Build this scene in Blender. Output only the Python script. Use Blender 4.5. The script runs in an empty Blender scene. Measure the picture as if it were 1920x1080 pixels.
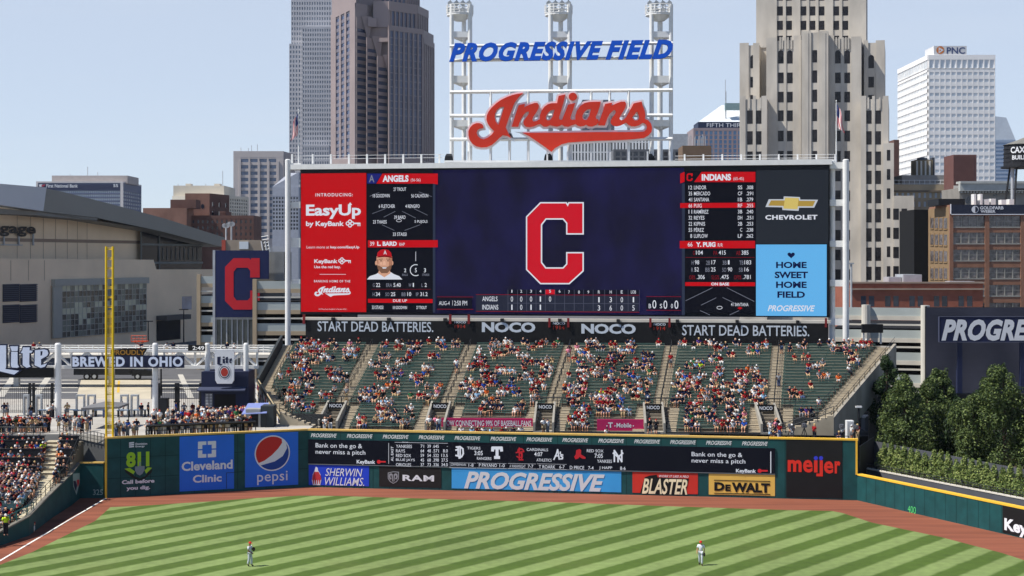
import bpy, math, random
from mathutils import Vector, Matrix
from mathutils.geometry import tessellate_polygon
random.seed(7)
SC = bpy.context.scene
COL = SC.collection
# ------------------------------------------------------------- camera, sky, sun, exposure
F, YH, H = 2800.0, 485.0, 23.45          # focal length in photo pixels, horizon row, eye height
cam = bpy.data.cameras.new("camera"); camo = bpy.data.objects.new("camera", cam); COL.objects.link(camo)
camo.location = (0, 0, H); camo.rotation_euler = (math.pi/2, 0, 0)
cam.sensor_width = 36.0; cam.lens = 36.0*F/1920.0; cam.shift_y = -(540-YH)/1920.0
cam.clip_start = 1.0; cam.clip_end = 20000
SC.camera = camo
SUN_EL, SUN_AZ = math.radians(55), math.radians(194)   # azimuth measured from +X towards +Y
sdir = Vector((math.cos(SUN_EL)*math.cos(SUN_AZ), math.cos(SUN_EL)*math.sin(SUN_AZ), math.sin(SUN_EL)))
world = bpy.data.worlds.new("World"); SC.world = world; world.use_nodes = True
wn = world.node_tree
bg = wn.nodes["Background"]; sky = wn.nodes.new("ShaderNodeTexSky")
sky.sky_type = 'NISHITA'; sky.sun_disc = False; sky.sun_elevation = SUN_EL
sky.sun_rotation = math.pi/2 - SUN_AZ
sky.air_density = 1.0; sky.dust_density = 0.5; sky.ozone_density = 6.0; sky.altitude = 2000
hz = wn.nodes.new("ShaderNodeMix"); hz.data_type = 'RGBA'; hz.inputs[0].default_value = 0.6      # summer haze whitens the blue
hz.inputs[7].default_value = (6.0, 6.6, 7.5, 1)
tc = wn.nodes.new("ShaderNodeTexCoord"); sx = wn.nodes.new("ShaderNodeSeparateXYZ"); hr = wn.nodes.new("ShaderNodeMapRange")   # haze thins with height
wn.links.new(tc.outputs["Generated"], sx.inputs[0]); wn.links.new(sx.outputs["Z"], hr.inputs[0]); wn.links.new(hr.outputs[0], hz.inputs[0])
hr.inputs[1].default_value = 0.17; hr.inputs[2].default_value = 0.28; hr.inputs[3].default_value = 0.68; hr.inputs[4].default_value = 0.0
wn.links.new(sky.outputs[0], hz.inputs[6])
cn = wn.nodes.new("ShaderNodeTexNoise"); cm = wn.nodes.new("ShaderNodeMapping"); cm.inputs["Scale"].default_value = (1.5, 1.5, 14)   # faint streaks of high cloud
wn.links.new(tc.outputs["Generated"], cm.inputs[0]); wn.links.new(cm.outputs[0], cn.inputs["Vector"]); cn.inputs["Scale"].default_value = 2.2; cn.inputs["Detail"].default_value = 6
cr = wn.nodes.new("ShaderNodeMapRange"); cr.inputs[1].default_value = 0.52; cr.inputs[2].default_value = 0.8; cr.inputs[4].default_value = 0.12; wn.links.new(cn.outputs["Fac"], cr.inputs[0])
cl = wn.nodes.new("ShaderNodeMix"); cl.data_type = 'RGBA'; wn.links.new(cr.outputs[0], cl.inputs[0]); wn.links.new(hz.outputs[2], cl.inputs[6]); cl.inputs[7].default_value = (6.9, 7.1, 7.5, 1)
wn.links.new(cl.outputs[2], bg.inputs[0]); bg.inputs[1].default_value = 0.1
sl = bpy.data.lights.new("sun", 'SUN'); sl.energy = 4.9; sl.angle = math.radians(0.53); sl.color = (1, 0.95, 0.87)
so = bpy.data.objects.new("sun", sl); COL.objects.link(so)
so.rotation_euler = (-sdir).to_track_quat('-Z', 'Y').to_euler(); so.location = (-100, 50, 200)
SC.view_settings.view_transform = 'Standard'; SC.view_settings.look = 'None'
SC.view_settings.exposure = 0.3; SC.view_settings.gamma = 1.0
SC.cycles.volume_bounces = 0; SC.cycles.volume_step_rate = 10; SC.cycles.max_bounces = 5; SC.cycles.diffuse_bounces = 3; SC.cycles.transparent_max_bounces = 6

# ------------------------------------------------------------- helpers
def X(px, Y): return (px-960)*Y/F
def Z(py, Y): return H-(py-YH)*Y/F
def W(px, py, Y): return Vector((X(px, Y), Y, Z(py, Y)))
def G(px, py, z=0.0):
    Y = F*(H-z)/(py-YH); return Vector((X(px, Y), Y, z))
def lin(c):
    return tuple(((v/255.0)/12.92 if v/255.0 <= 0.04045 else ((v/255.0+0.055)/1.055)**2.4) for v in c)
class MB:
    def __init__(s): s.v=[]; s.f=[]; s.m=[]
    def add(s, vs, fs, m=0):
        b=len(s.v); s.v.extend([tuple(p) for p in vs]); s.f.extend([tuple(i+b for i in f) for f in fs]); s.m.extend([m]*len(fs)); return s
    def quad(s, a, b, c, d, m=0): return s.add([a,b,c,d], [(0,1,2,3)], m)
    def box(s, x0, x1, y0, y1, z0, z1, m=0):
        return s.add([(x0,y0,z0),(x1,y0,z0),(x1,y1,z0),(x0,y1,z0),(x0,y0,z1),(x1,y0,z1),(x1,y1,z1),(x0,y1,z1)],
                     [(0,3,2,1),(4,5,6,7),(0,1,5,4),(1,2,6,5),(2,3,7,6),(3,0,4,7)], m)
    def fbox(s, fr, u0, u1, v0, v1, d0, d1, m=0):   # box in a frame: u along, v up, d out
        P=fr.p
        return s.add([P(u0,v0,d1),P(u1,v0,d1),P(u1,v0,d0),P(u0,v0,d0),P(u0,v1,d1),P(u1,v1,d1),P(u1,v1,d0),P(u0,v1,d0)],
                     [(0,3,2,1),(4,5,6,7),(0,1,5,4),(1,2,6,5),(2,3,7,6),(3,0,4,7)], m)
    def frect(s, fr, u0, u1, v0, v1, d, m=0):
        P=fr.p; return s.quad(P(u0,v0,d),P(u1,v0,d),P(u1,v1,d),P(u0,v1,d),m)
    def tube(s, pts, r, n=8, m=0, caps=True):
        pts=[Vector(p) for p in pts]; rs=r if isinstance(r,(list,tuple)) else [r]*len(pts); b=len(s.v); fs=[]
        for i,p in enumerate(pts):
            t=(pts[min(i+1,len(pts)-1)]-pts[max(i-1,0)]).normalized()
            a=t.cross(Vector((0,0,1)) if abs(t.z)<0.9 else Vector((1,0,0))).normalized(); c=t.cross(a)
            for k in range(n):
                q=2*math.pi*k/n; s.v.append(tuple(p+(a*math.cos(q)+c*math.sin(q))*rs[i]))
        for i in range(len(pts)-1):
            for k in range(n):
                fs.append((b+i*n+k, b+i*n+(k+1)%n, b+(i+1)*n+(k+1)%n, b+(i+1)*n+k))
        if caps: fs.append(tuple(b+k for k in range(n-1,-1,-1))); fs.append(tuple(b+(len(pts)-1)*n+k for k in range(n)))
        s.f.extend(fs); s.m.extend([m]*len(fs)); return s
    def bar(s, a, b, w, m=0): return s.tube([a,b], w*0.7071, 4, m)
    def prism(s, poly, z0, z1, m=0):   # plan polygon
        n=len(poly); vs=[(p[0],p[1],z0) for p in poly]+[(p[0],p[1],z1) for p in poly]
        fs=[(i,(i+1)%n,n+(i+1)%n,n+i) for i in range(n)]+[tuple(range(n-1,-1,-1)),tuple(range(n,2*n))]
        return s.add(vs,fs,m)
    def fpoly(s, fr, loops, d, m=0, thick=0):   # loops in (u,v): outline then holes
        L=[[Vector((a,b,0)) for a,b in lp] for lp in loops]; tris=tessellate_polygon(L); flat=[p for lp in L for p in lp]
        o=[]
        for t in tris:
            a,b,c=[flat[i] for i in t]
            if (b-a).cross(c-a).z<0: t=(t[0],t[2],t[1])
            o.append(tuple(t))
        s.add([fr.p(p.x,p.y,d) for p in flat], o, m)
        if thick:
            for lp in L:
                n=len(lp)
                s.add([fr.p(p.x,p.y,d) for p in lp]+[fr.p(p.x,p.y,d-thick) for p in lp],[(i,(i+1)%n,n+(i+1)%n,n+i) for i in range(n)],m)
        return s
    def build(s, name, mats, parent=None, smooth=False):
        me=bpy.data.meshes.new(name); me.from_pydata(s.v,[],s.f); ml=mats if isinstance(mats,(list,tuple)) else [mats]
        for mm in ml: me.materials.append(mm)
        if len(ml)>1: me.polygons.foreach_set("material_index", s.m)
        if smooth: me.polygons.foreach_set("use_smooth",[True]*len(s.f))
        me.update(); o=bpy.data.objects.new(name, me); COL.objects.link(o)
        if parent is not None: setp(o, parent)
        return o
def setp(o, p):
    o.parent=p
    if p.parent is None: o.matrix_parent_inverse=Matrix.Translation(-p.location)
def tag(o, label, cat, group=None):
    o["label"]=label; o["category"]=cat; o["kind"]="thing"
    if group: o["group"]=group
    return o
def thing(name, label, cat, loc=(0,0,0), group=None):
    o=bpy.data.objects.new(name,None); COL.objects.link(o); o.location=loc; o.empty_display_size=0.5
    return tag(o,label,cat,group)
def struct(o): o["kind"]="structure"; return o
def stuff(o): o["kind"]="stuff"; return o
class Fr:                                  # upright plane through plan points A (left) and B (right) as the camera sees them
    def __init__(s, A, B):
        s.o=Vector((A[0],A[1],0)); s.U=(Vector((B[0],B[1],0))-s.o).normalized(); s.V=Vector((0,0,1)); s.N=s.U.cross(s.V)
        s.L=(Vector((B[0],B[1],0))-s.o).length
    def p(s,u,v,d=0): return s.o+s.U*u+s.V*v+s.N*d
    def uv(s,px,py):
        r=Vector(((px-960)/F,1,-(py-YH)/F)); o=Vector((0,0,H)); t=(s.o-o).dot(s.N)/r.dot(s.N); q=o+r*t-s.o
        return q.dot(s.U), q.z
    def u(s,px): return s.uv(px,YH)[0]
    def rect(s,x0,y0,x1,y1):               # photo pixels (y read at the left end) -> u0,u1,v0,v1
        u0,v1=s.uv(x0,y0); _,v0=s.uv(x0,y1); return u0,s.u(x1),v0,v1
def FY(Y, x0=0.0): return Fr((x0,Y),(x0+10,Y))

# ------------------------------------------------------------- materials
_mc={}
def mat(name, rgb, rough=0.8, var=0.12, scale=0.6, spec=0.3, metal=0.0, emit=0.0, bump=0.0, stretch=None):
    if name in _mc: return _mc[name]
    m=bpy.data.materials.new(name); m.use_nodes=True; nt=m.node_tree; b=nt.nodes["Principled BSDF"]; c=lin(rgb)
    b.inputs["Roughness"].default_value=rough; b.inputs["Metallic"].default_value=metal
    b.inputs["Specular IOR Level"].default_value=spec
    if var>0:
        g=nt.nodes.new("ShaderNodeNewGeometry"); n=nt.nodes.new("ShaderNodeTexNoise"); n.inputs["Scale"].default_value=scale; n.inputs["Detail"].default_value=6
        if stretch:
            mp=nt.nodes.new("ShaderNodeMapping"); mp.inputs["Scale"].default_value=stretch
            nt.links.new(g.outputs["Position"],mp.inputs[0]); nt.links.new(mp.outputs[0],n.inputs["Vector"])
        else: nt.links.new(g.outputs["Position"],n.inputs["Vector"])
        r=nt.nodes.new("ShaderNodeValToRGB"); r.color_ramp.elements[0].position=0.3; r.color_ramp.elements[1].position=0.7
        r.color_ramp.elements[0].color=tuple(max(0,v*(1-var)) for v in c)+(1,); r.color_ramp.elements[1].color=tuple(min(1,v*(1+var)) for v in c)+(1,)
        nt.links.new(n.outputs["Fac"],r.inputs[0]); nt.links.new(r.outputs[0],b.inputs["Base Color"])
        if bump:
            bp=nt.nodes.new("ShaderNodeBump"); bp.inputs["Strength"].default_value=bump; nt.links.new(n.outputs["Fac"],bp.inputs["Height"]); nt.links.new(bp.outputs[0],b.inputs["Normal"])
    else: b.inputs["Base Color"].default_value=c+(1,)
    if emit:
        b.inputs["Emission Color"].default_value=c+(1,); b.inputs["Emission Strength"].default_value=emit
        b.inputs["Base Color"].default_value=(0.004,0.004,0.005,1)
    _mc[name]=m; return m
def led(rgb): return mat("lit_%02x%02x%02x"%tuple(int(v) for v in rgb), rgb, rough=1.0, var=0, spec=0.0, emit=0.8)
def glassm(name, rgb, rgb2, scale=0.25, rough=0.12, spec=0.6):
    if name in _mc: return _mc[name]
    m=mat(name, rgb, rough=rough, var=0.2, scale=scale, spec=spec); nt=m.node_tree
    r=[n for n in nt.nodes if n.type=='VALTORGB'][0]; r.color_ramp.elements[0].color=lin(rgb)+(1,); r.color_ramp.elements[1].color=lin(rgb2)+(1,)
    return m
white_paint=mat("white_paint",(226,226,224),0.5,0.05,1.5)
steel=mat("galvanised_steel",(176,180,184),0.5,0.1,1.0,metal=0.2)
black_metal=mat("black_metal",(26,28,32),0.6,0.1)
concrete=mat("concrete",(186,178,164),0.9,0.16,0.5,bump=0.05)
pale_concrete=mat("pale_concrete",(206,200,188),0.9,0.1,0.4)
navy=mat("navy_paint",(24,32,62),0.6,0.08)
black_vinyl=mat("black_vinyl",(12,12,15),0.6,0.08)
letter_white=mat("white_lettering",(222,224,228),0.6,0)
# ------------------------------------------------------------- lettering
_tc={}
def glyphs(s, bold=0.0, shear=0.0, space=1.0, ext=0.0):
    k=(s,bold,shear,space,ext)
    if k in _tc: return _tc[k]
    c=bpy.data.curves.new("t",'FONT'); c.body=s; c.offset=bold; c.shear=shear; c.space_character=space; c.resolution_u=3; c.extrude=ext
    o=bpy.data.objects.new("t",c); me=o.to_mesh()
    v=[tuple(p.co) for p in me.vertices]; f=[tuple(p.vertices) for p in me.polygons]
    o.to_mesh_clear(); bpy.data.objects.remove(o); bpy.data.curves.remove(c)
    x0=min(p[0] for p in v); x1=max(p[0] for p in v); y0=min(p[1] for p in v); y1=max(p[1] for p in v)
    v=[((p[0]-x0)/(x1-x0),(p[1]-y0)/(y1-y0),p[2]) for p in v]
    _tc[k]=(v,f); return _tc[k]
def text(mb, fr, s, x0, y0, x1, y1, d=0.03, m=0, bold=0.02, shear=0.0, space=1.0, depth=0.0):
    """letter s into the photo rectangle x0..x1, y0(top)..y1(bottom) read at its left end, lying on the plane fr"""
    u0,u1,v0,v1=fr.rect(x0,y0,x1,y1)
    return textuv(mb,fr,s,u0,u1,v0,v1,d,m,bold,shear,space,depth)
def textuv(mb, fr, s, u0,u1,v0,v1,d=0.03,m=0,bold=0.02,shear=0.0,space=1.0,depth=0.0):
    v,f=glyphs(s,bold,shear,space,0.5 if depth else 0.0)
    mb.add([fr.p(u0+(u1-u0)*a, v0+(v1-v0)*b, d+(c+0.5)*depth if depth else d) for a,b,c in v], f, m)
    return mb
def pxpoly(fr, pts): return [fr.uv(a,b) for a,b in pts]
def circ(cx,cy,rx,ry=None,n=32,a0=0,a1=2*math.pi):
    ry=ry or rx; full=abs(a1-a0-2*math.pi)<1e-6; N=n if full else n+1
    return [(cx+rx*math.cos(a0+(a1-a0)*i/n), cy+ry*math.sin(a0+(a1-a0)*i/n)) for i in range(N)]
def offset_poly(p, d):
    n=len(p); A=sum(p[i][0]*p[(i+1)%n][1]-p[(i+1)%n][0]*p[i][1] for i in range(n)); sg=1 if A>0 else -1; o=[]
    for i in range(n):
        a=Vector(p[i-1]); b=Vector(p[i]); c=Vector(p[(i+1)%n]); e1=(b-a).normalized(); e2=(c-b).normalized()
        n1=Vector((e1.y,-e1.x)); n2=Vector((e2.y,-e2.x)); q=n1+n2
        q=q.normalized() if q.length>1e-4 else n1
        k=d/max(0.4,q.dot(n1)); o.append(tuple(b+q*(k*sg)))
    return o
def windows(bld, rects, m, name="window", keep=100, sub=None):
    """rects: (frame,u0,u1,v0,v1,d).  The largest `keep` are parts, any others one stuff part."""
    def size(r):
        c=r[0].p((r[1]+r[2])/2,(r[3]+r[4])/2,0); return (r[2]-r[1])*(r[4]-r[3])/(c.y*c.y)
    rects=sorted(rects,key=size,reverse=True)
    for fr,u0,u1,v0,v1,d in rects[:keep]:
        MB().frect(fr,u0,u1,v0,v1,d).build(name,m,bld)
    if len(rects)>keep:
        b=MB()
        for fr,u0,u1,v0,v1,d in rects[keep:]: b.frect(fr,u0,u1,v0,v1,d)
        stuff(b.build(name+"s",m,bld))
def grid(wall, wins, fr, u0,u1,v0,v1,nc,nr,pier,span,depth=0.25,m=0,sd=None,ms=None):
    """raised piers and spandrels round recessed panes; pier/span are fractions of a bay"""
    sd=depth-0.04 if sd is None else sd; ms=m if ms is None else ms; cw=(u1-u0)/nc; rh=(v1-v0)/nr
    for i in range(nc+1):
        w=cw*pier/2; a=max(u0,u0+i*cw-w); b=min(u1,u0+i*cw+w)
        wall.fbox(fr,a,b,v0,v1,0,depth,m)
    for j in range(nr+1):
        w=rh*span/2; a=max(v0,v0+j*rh-w); b=min(v1,v0+j*rh+w)
        wall.fbox(fr,u0,u1,a,b,0,sd,ms)
    for i in range(nc):
        for j in range(nr):
            wins.append((fr,u0+i*cw+cw*pier/2,u0+(i+1)*cw-cw*pier/2,v0+j*rh+rh*span/2,v0+(j+1)*rh-rh*span/2,0.02))
ORD="zero first second third fourth fifth sixth seventh eighth ninth tenth eleventh twelfth thirteenth fourteenth fifteenth sixteenth seventeenth eighteenth nineteenth twentieth".split()
def ordn(n):
    if n<=20: return ORD[n]
    if n<30: return "twenty-"+ORD[n-20]
    if n==30: return "thirtieth"
    if n<40: return "thirty-"+ORD[n-30]
    return "fortieth" if n==40 else "forty-"+ORD[n-40]
# ============================================================= ground, field, outfield wall
PZ=5.8                                      # level of the plaza and the street behind the field
def sheet(name, pts, z, m):
    b=MB(); b.add([(x,y,z) for x,y in pts],[tuple(range(len(pts)))]); return struct(b.build(name,m))
asphalt=mat("asphalt",(92,92,94),0.9,0.14,0.25)
city=mat("city_ground",(120,118,112),0.9,0.2,0.05)
sheet("ground",[(-9000,-400),(9000,-400),(9000,14000),(-9000,14000)],-0.6,city)
street_poly=[(-700,176),(46,192),(46,216),(700,216),(700,9000),(-700,9000)]
b=MB(); b.prism(street_poly,-0.5,PZ-0.15); struct(b.build("street",asphalt))
plaza_m=mat("plaza_paving",(172,168,160),0.9,0.12,0.4)
b=MB(); b.prism([(-120,150.2),(-43.5,150.2),(-39,147.6),(-21,154.6),(-21,184),(-120,176.2)],-0.45,PZ); struct(b.build("plaza",plaza_m))
# --- warning track, grass, chalk
track=mat("warning_track",(132,77,57),0.95,0.26,0.7,bump=0.15,stretch=(0.12,1.3,1))
nt=track.node_tree
sheet("warning_track",[(-60,60),(-60,146.5),(-40.2,146.5),(-21.2,153.8),(34,145.2),(60,118),(90,60)],0.0,track)
grass=mat("mown_grass",(120,144,84),0.95,0,1.0); nt=grass.node_tree; bs=nt.nodes["Principled BSDF"]
g=nt.nodes.new("ShaderNodeNewGeometry"); dt=nt.nodes.new("ShaderNodeVectorMath"); dt.operation='DOT_PRODUCT'
STR_ANG=math.radians(51.2); PER=3.39
nx,ny=math.sin(STR_ANG),-math.cos(STR_ANG)
dt.inputs[1].default_value=(nx/PER,ny/PER,0); nt.links.new(g.outputs["Position"],dt.inputs[0])
nw=nt.nodes.new("ShaderNodeTexNoise"); nw.inputs["Scale"].default_value=0.8; nt.links.new(g.outputs["Position"],nw.inputs["Vector"])
ph=(nx*0.9+ny*125.83)/PER
ma=nt.nodes.new("ShaderNodeMath"); ma.operation='MULTIPLY_ADD'; ma.inputs[1].default_value=0.09; nt.links.new(nw.outputs["Fac"],ma.inputs[0]); 
nt.links.new(dt.outputs["Value"],ma.inputs[2])
sb=nt.nodes.new("ShaderNodeMath"); sb.operation='SUBTRACT'; sb.inputs[1].default_value=ph+0.045; nt.links.new(ma.outputs[0],sb.inputs[0])
mu=nt.nodes.new("ShaderNodeMath"); mu.operation='MULTIPLY'; mu.inputs[1].default_value=2*math.pi; nt.links.new(sb.outputs[0],mu.inputs[0])
co=nt.nodes.new("ShaderNodeMath"); co.operation='COSINE'; nt.links.new(mu.outputs[0],co.inputs[0])
rp=nt.nodes.new("ShaderNodeMapRange"); rp.inputs[1].default_value=-0.3; rp.inputs[2].default_value=0.3; nt.links.new(co.outputs[0],rp.inputs[0])
mx=nt.nodes.new("ShaderNodeMix"); mx.data_type='RGBA'; nt.links.new(rp.outputs[0],mx.inputs[0])
mx.inputs[6].default_value=lin((118,136,79))+(1,); mx.inputs[7].default_value=lin((72,94,32))+(1,)
n2=nt.nodes.new("ShaderNodeTexNoise"); n2.inputs["Scale"].default_value=1.3; n2.inputs["Detail"].default_value=8; nt.links.new(g.outputs["Position"],n2.inputs["Vector"])
n3=nt.nodes.new("ShaderNodeTexNoise"); n3.inputs["Scale"].default_value=0.07; n3.inputs["Detail"].default_value=3; nt.links.new(g.outputs["Position"],n3.inputs["Vector"])
ad=nt.nodes.new("ShaderNodeMath"); ad.operation='ADD'; nt.links.new(n2.outputs["Fac"],ad.inputs[0]); nt.links.new(n3.outputs["Fac"],ad.inputs[1])
mr=nt.nodes.new("ShaderNodeMapRange"); mr.inputs[1].default_value=0.6; mr.inputs[2].default_value=1.4; mr.inputs[3].default_value=0.72; mr.inputs[4].default_value=1.26; nt.links.new(ad.outputs[0],mr.inputs[0])
m2=nt.nodes.new("ShaderNodeMix"); m2.data_type='RGBA'; m2.blend_type='MULTIPLY'; m2.inputs[0].default_value=1; nt.links.new(mx.outputs[2],m2.inputs[6]); nt.links.new(mr.outputs[0],m2.inputs[7])
n4=nt.nodes.new("ShaderNodeTexNoise"); n4.inputs["Scale"].default_value=0.12; n4.inputs["Detail"].default_value=5; nt.links.new(g.outputs["Position"],n4.inputs["Vector"])
w4=nt.nodes.new("ShaderNodeMapRange"); w4.inputs[1].default_value=0.55; w4.inputs[2].default_value=0.75; w4.inputs[4].default_value=0.22; nt.links.new(n4.outputs["Fac"],w4.inputs[0])
m3=nt.nodes.new("ShaderNodeMix"); m3.data_type='RGBA'; nt.links.new(w4.outputs[0],m3.inputs[0]); nt.links.new(m2.outputs[2],m3.inputs[6]); m3.inputs[7].default_value=lin((112,112,66))+(1,)      # worn, drier turf
nt.links.new(m3.outputs[2],bs.inputs["Base Color"])
edge=[(207,951),(242,949.5),(280,947.5),(340,943.5),(402,939.8),(470,934.5),(560,929.5),(640,930),(700,932),(830,936),(1040,941.5),(1260,949.5),(1480,956.5),(1559,958),(1580,962),(1635,980),(1762,1006.5),(1879,1037),(1925,1052)]
pts=[G(a,c) for a,c in edge]
pts=[(p.x,p.y) for p in pts]+[(48,95),(48,60),(-39.3,60),(-39.3,113.8)]+[(lambda p:(p.x,p.y))(G(a,c)) for a,c in ((61,1035),(125,1003),(178,977))]
sheet("grass_field",pts,0.004,grass)
b=MB(); x0=-39.75
b.quad((x0-0.09,60,0.009),(x0+0.09,60,0.009),(x0+0.09,146.1,0.009),(x0-0.09,146.1,0.009))
struct(b.build("foul_line",mat("chalk_line",(238,236,228),0.9,0.05,3.0)))
# --- walls
teal=mat("wall_teal",(22,74,76),0.65,0.2,0.9); cap_y=mat("cap_yellow",(232,184,60),0.6,0.06)
seam=mat("panel_seam",(12,40,42),0.9,0)
WL=Fr((-39.8,146.2),(-20.98,153.4)); WM=Fr((-20.98,153.4),(33.5,144.9)); WR=Fr((33.5,144.9),(46.5,117.5))
WH=5.8
def wallbody(fr,u0,u1,h,bld,t=0.5,name="panel_face"):
    mb=MB(); mb.fbox(fr,u0,u1,-0.4,h,-t,0); o=mb.build(name,teal,bld); return o
def capstrip(fr,u0,u1,h,bld,mt=None):
    mb=MB(); mb.fbox(fr,u0-0.02,u1+0.02,h,h+0.16,-0.55,0.06); return mb.build("wall_cap",mt or cap_y,bld)
def seams(fr,us,v0,v1,bld,d=0.012,vs=(),u0=0,u1=0):
    mb=MB()
    for u in us: mb.frect(fr,u-0.02,u+0.02,v0,v1,d)
    for v in vs: mb.frect(fr,u0,u1,v-0.02,v+0.02,d+0.002)
    return mb.build("seam",seam,bld)
def panel(fr,x0,x1,v0,v1,m,bld,name="advert_panel",d=0.03):
    mb=MB(); mb.fbox(fr,fr.u(x0),fr.u(x1),v0,v1,0.0,d); return mb.build(name,m,bld)
# left-field wall with three adverts
wl=thing("outfield_wall","tall dark green wall with the 811, clinic and cola adverts by the foul pole","wall",(-39.8,146.2,0))
wallbody(WL,0,WL.L,WH,wl); capstrip(WL,0,WL.L,WH,wl,mat("cap_tan",(214,176,96),0.6,0.06))
mb=MB(); mb.fbox(WL,-0.05,0.14,0,WH,0.01,0.1); mb.build("yellow_post",cap_y,wl)
seams(WL,[WL.L*k/14 for k in range(1,14)],0.05,WH-0.05,wl,0.012,(1.9,3.9),0.2,WL.L)
blue=mat("clinic_blue",(38,110,222),0.6,0.05)
p=panel(WL,336.7,438.7,0.25,5.72,blue,wl)
mb=MB(); lt=mat("ad_white",(226,228,234),0.6,0)
for t,x0,x1,y0,y1 in (("Cleveland",341,436,868.5,883.5),("Clinic",362,416,893,906)):
    pass
text(mb,WL,"Cleveland",340.5,866,436,883.5,0.05,bold=0.03); mb.build("lettering",lt,p); mb=MB(); text(mb,WL,"Clinic",361.5,891,415.5,905.5,0.05,bold=0.03)
mb.build("lettering",lt,p); mb=MB()
cx0,cx1=WL.u(371),WL.u(405); cv1=WL.uv(371,828)[1]; cv0=WL.uv(371,858.5)[1]; cw=(cx1-cx0); ch=cv1-cv0
for sx in (0,1):
    for sy in (0,1):
        def q(a,c): return (cx0+cw*(a if sx==0 else 1-a), cv0+ch*(c if sy==0 else 1-c))
        mb.fpoly(WL,[[q(0.03,0),q(0.46,0),q(0.46,0.22),q(0.24,0.22),q(0.24,0.46),q(0,0.46),q(0,0.03)]],0.05)
mb.build("clinic_emblem",lt,p)
mb=MB(); d0,d1,v0,v1=WL.rect(424,886,438.5,919)
for a in ((d0,d0+0.05,0.3,v1),(d0,d1,v1-0.05,v1)): mb.frect(WL,a[0],a[1],a[2],a[3],0.045)
mb.build("gate_outline",black_metal,p)
p=panel(WL,459.4,559,0.3,5.72,blue,wl)
mb=MB(); cu,cv=WL.uv(510.5,849.5); R=abs(WL.u(543.5)-cu)
text(mb,WL,"pepsi",482,885.5,539,909.5,0.05,m=0,bold=0.005,space=1.05)
mb.fpoly(WL,[circ(cu,cv,R)],0.05,0)
def zp(x,y): a,c=WL.uv(x/3.0,600+y/3.0); return a,c
def arc(p0,p1,n,sgn,r):                       # points on the globe's rim between two angles
    a0=math.atan2(p0[1]-cv,p0[0]-cu); a1=math.atan2(p1[1]-cv,p1[0]-cu)
    if sgn>0 and a1<a0: a1+=2*math.pi
    if sgn<0 and a1>a0: a1-=2*math.pi
    return [(cu+r*math.cos(a0+(a1-a0)*i/n),cv+r*math.sin(a0+(a1-a0)*i/n)) for i in range(n+1)]
ri=R*0.93
mb.fpoly(WL,[arc(zp(1440,815),zp(1590,660),20,-1,ri)+[zp(*q) for q in ((1586,690),(1566,720),(1530,758),(1488,790))]],0.065,1)
mb.fpoly(WL,[arc(zp(1462,822),zp(1616,690),20,1,ri)+[zp(*q) for q in ((1614,720),(1590,765),(1545,795),(1500,808))]],0.065,2)
mb.build("cola_emblem",[lt,mat("cola_red",(196,40,36),0.6,0.03),mat("cola_blue",(28,66,150),0.6,0.03)],p)
mb=MB()                                        # the utility advert sits on the green itself
text(mb,WL,"811",236.5,848,280,876.5,0.03,m=1,bold=0.05,space=0.95)
text(mb,WL,"Call before",228.5,900.5,289.5,908,0.03,bold=0.04); text(mb,WL,"you dig.",237,912,281.5,921,0.03,bold=0.04)
text(mb,WL,"Dominion",254,830.5,276,834.5,0.03,bold=0.03); text(mb,WL,"Energy",254,835.5,271.5,839.5,0.03,bold=0.03)
for k in range(3): mb.fpoly(WL,[pxpoly(WL,[(242,829.5+3.6*k),(251,828.5+3.6*k),(251.5,831+3.6*k),(242,832.2+3.6*k)])],0.03)
mb.fpoly(WL,[pxpoly(WL,[(253,874.5),(271,873.5),(271,881),(267,888),(262,891.5),(256.5,888.5),(253,882)])],0.045,2)
mb.fpoly(WL,[pxpoly(WL,[(261,866),(263.5,866),(263.5,875),(261,875)])],0.045,2)
mb.fpoly(WL,[pxpoly(WL,[(233,880),(246,886),(252,893),(262,897),(272,893),(278,885),(286,879),(284,886),(272,897),(262,900.5),(250,897),(236,886)])],0.035,3)
mb.fpoly(WL,[pxpoly(WL,[(233,879),(243,877),(253,884),(250,889)])],0.038,1); mb.fpoly(WL,[pxpoly(WL,[(285,877),(277,876),(271,882),(274,888)])],0.038,1)
mb.build("utility_advert",[lt,mat("lime_lettering",(158,204,40),0.6,0),mat("shovel_grey",(128,140,150),0.6,0),mat("dark_ribbon",(30,34,30),0.7,0)],wl)
# centre wall
wm=thing("outfield_wall","long centre wall with an LED board above a row of advert panels","wall",(-20.98,153.4,0))
wallbody(WM,0,WM.L,WH,wm); capstrip(WM,0,WM.u(1440),WH,wm,mat("cap_tan",(214,176,96),0.6,0.06)); capstrip(WM,WM.u(1440)+0.1,WM.L+0.05,WH,wm)
mb=MB(); mb.fbox(WM,WM.L-0.16,WM.L+0.02,2.5,WH,0.01,0.1); mb.build("yellow_post",cap_y,wm)
seams(WM,[WM.L*k/32 for k in range(1,32)],0.05,WH-0.05,wm,0.012)
z5=lambda x,y:(560+x/3.6923,800+y/3.6923); z6=lambda x,y:(1040+x/3.2,800+y/3.2)
for k in range(13):
    pxs=583+67.6*k-0.25*k; mb=MB()
    u0=WM.u(pxs); u1=WM.u(pxs+48.5); textuv(mb,WM,"PROGRESSIVE",u0,u1,5.12,5.52,0.02,bold=0.02,shear=0.3); mb.build("ribbon_lettering",letter_white,wm)
LV0,LV1=2.42,4.9
led_dark=led((15,17,26))
lb=MB(); lb.fbox(WM,WM.u(578.5),WM.u(1453),LV0,LV1,0.0,0.12); lb=lb.build("led_board",led_dark,wm)
mb=MB(); mb.frect(WM,WM.u(578.5),WM.u(1453),LV0-0.08,LV0-0.02,0.1); mb.build("board_edge",steel,wm)
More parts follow.
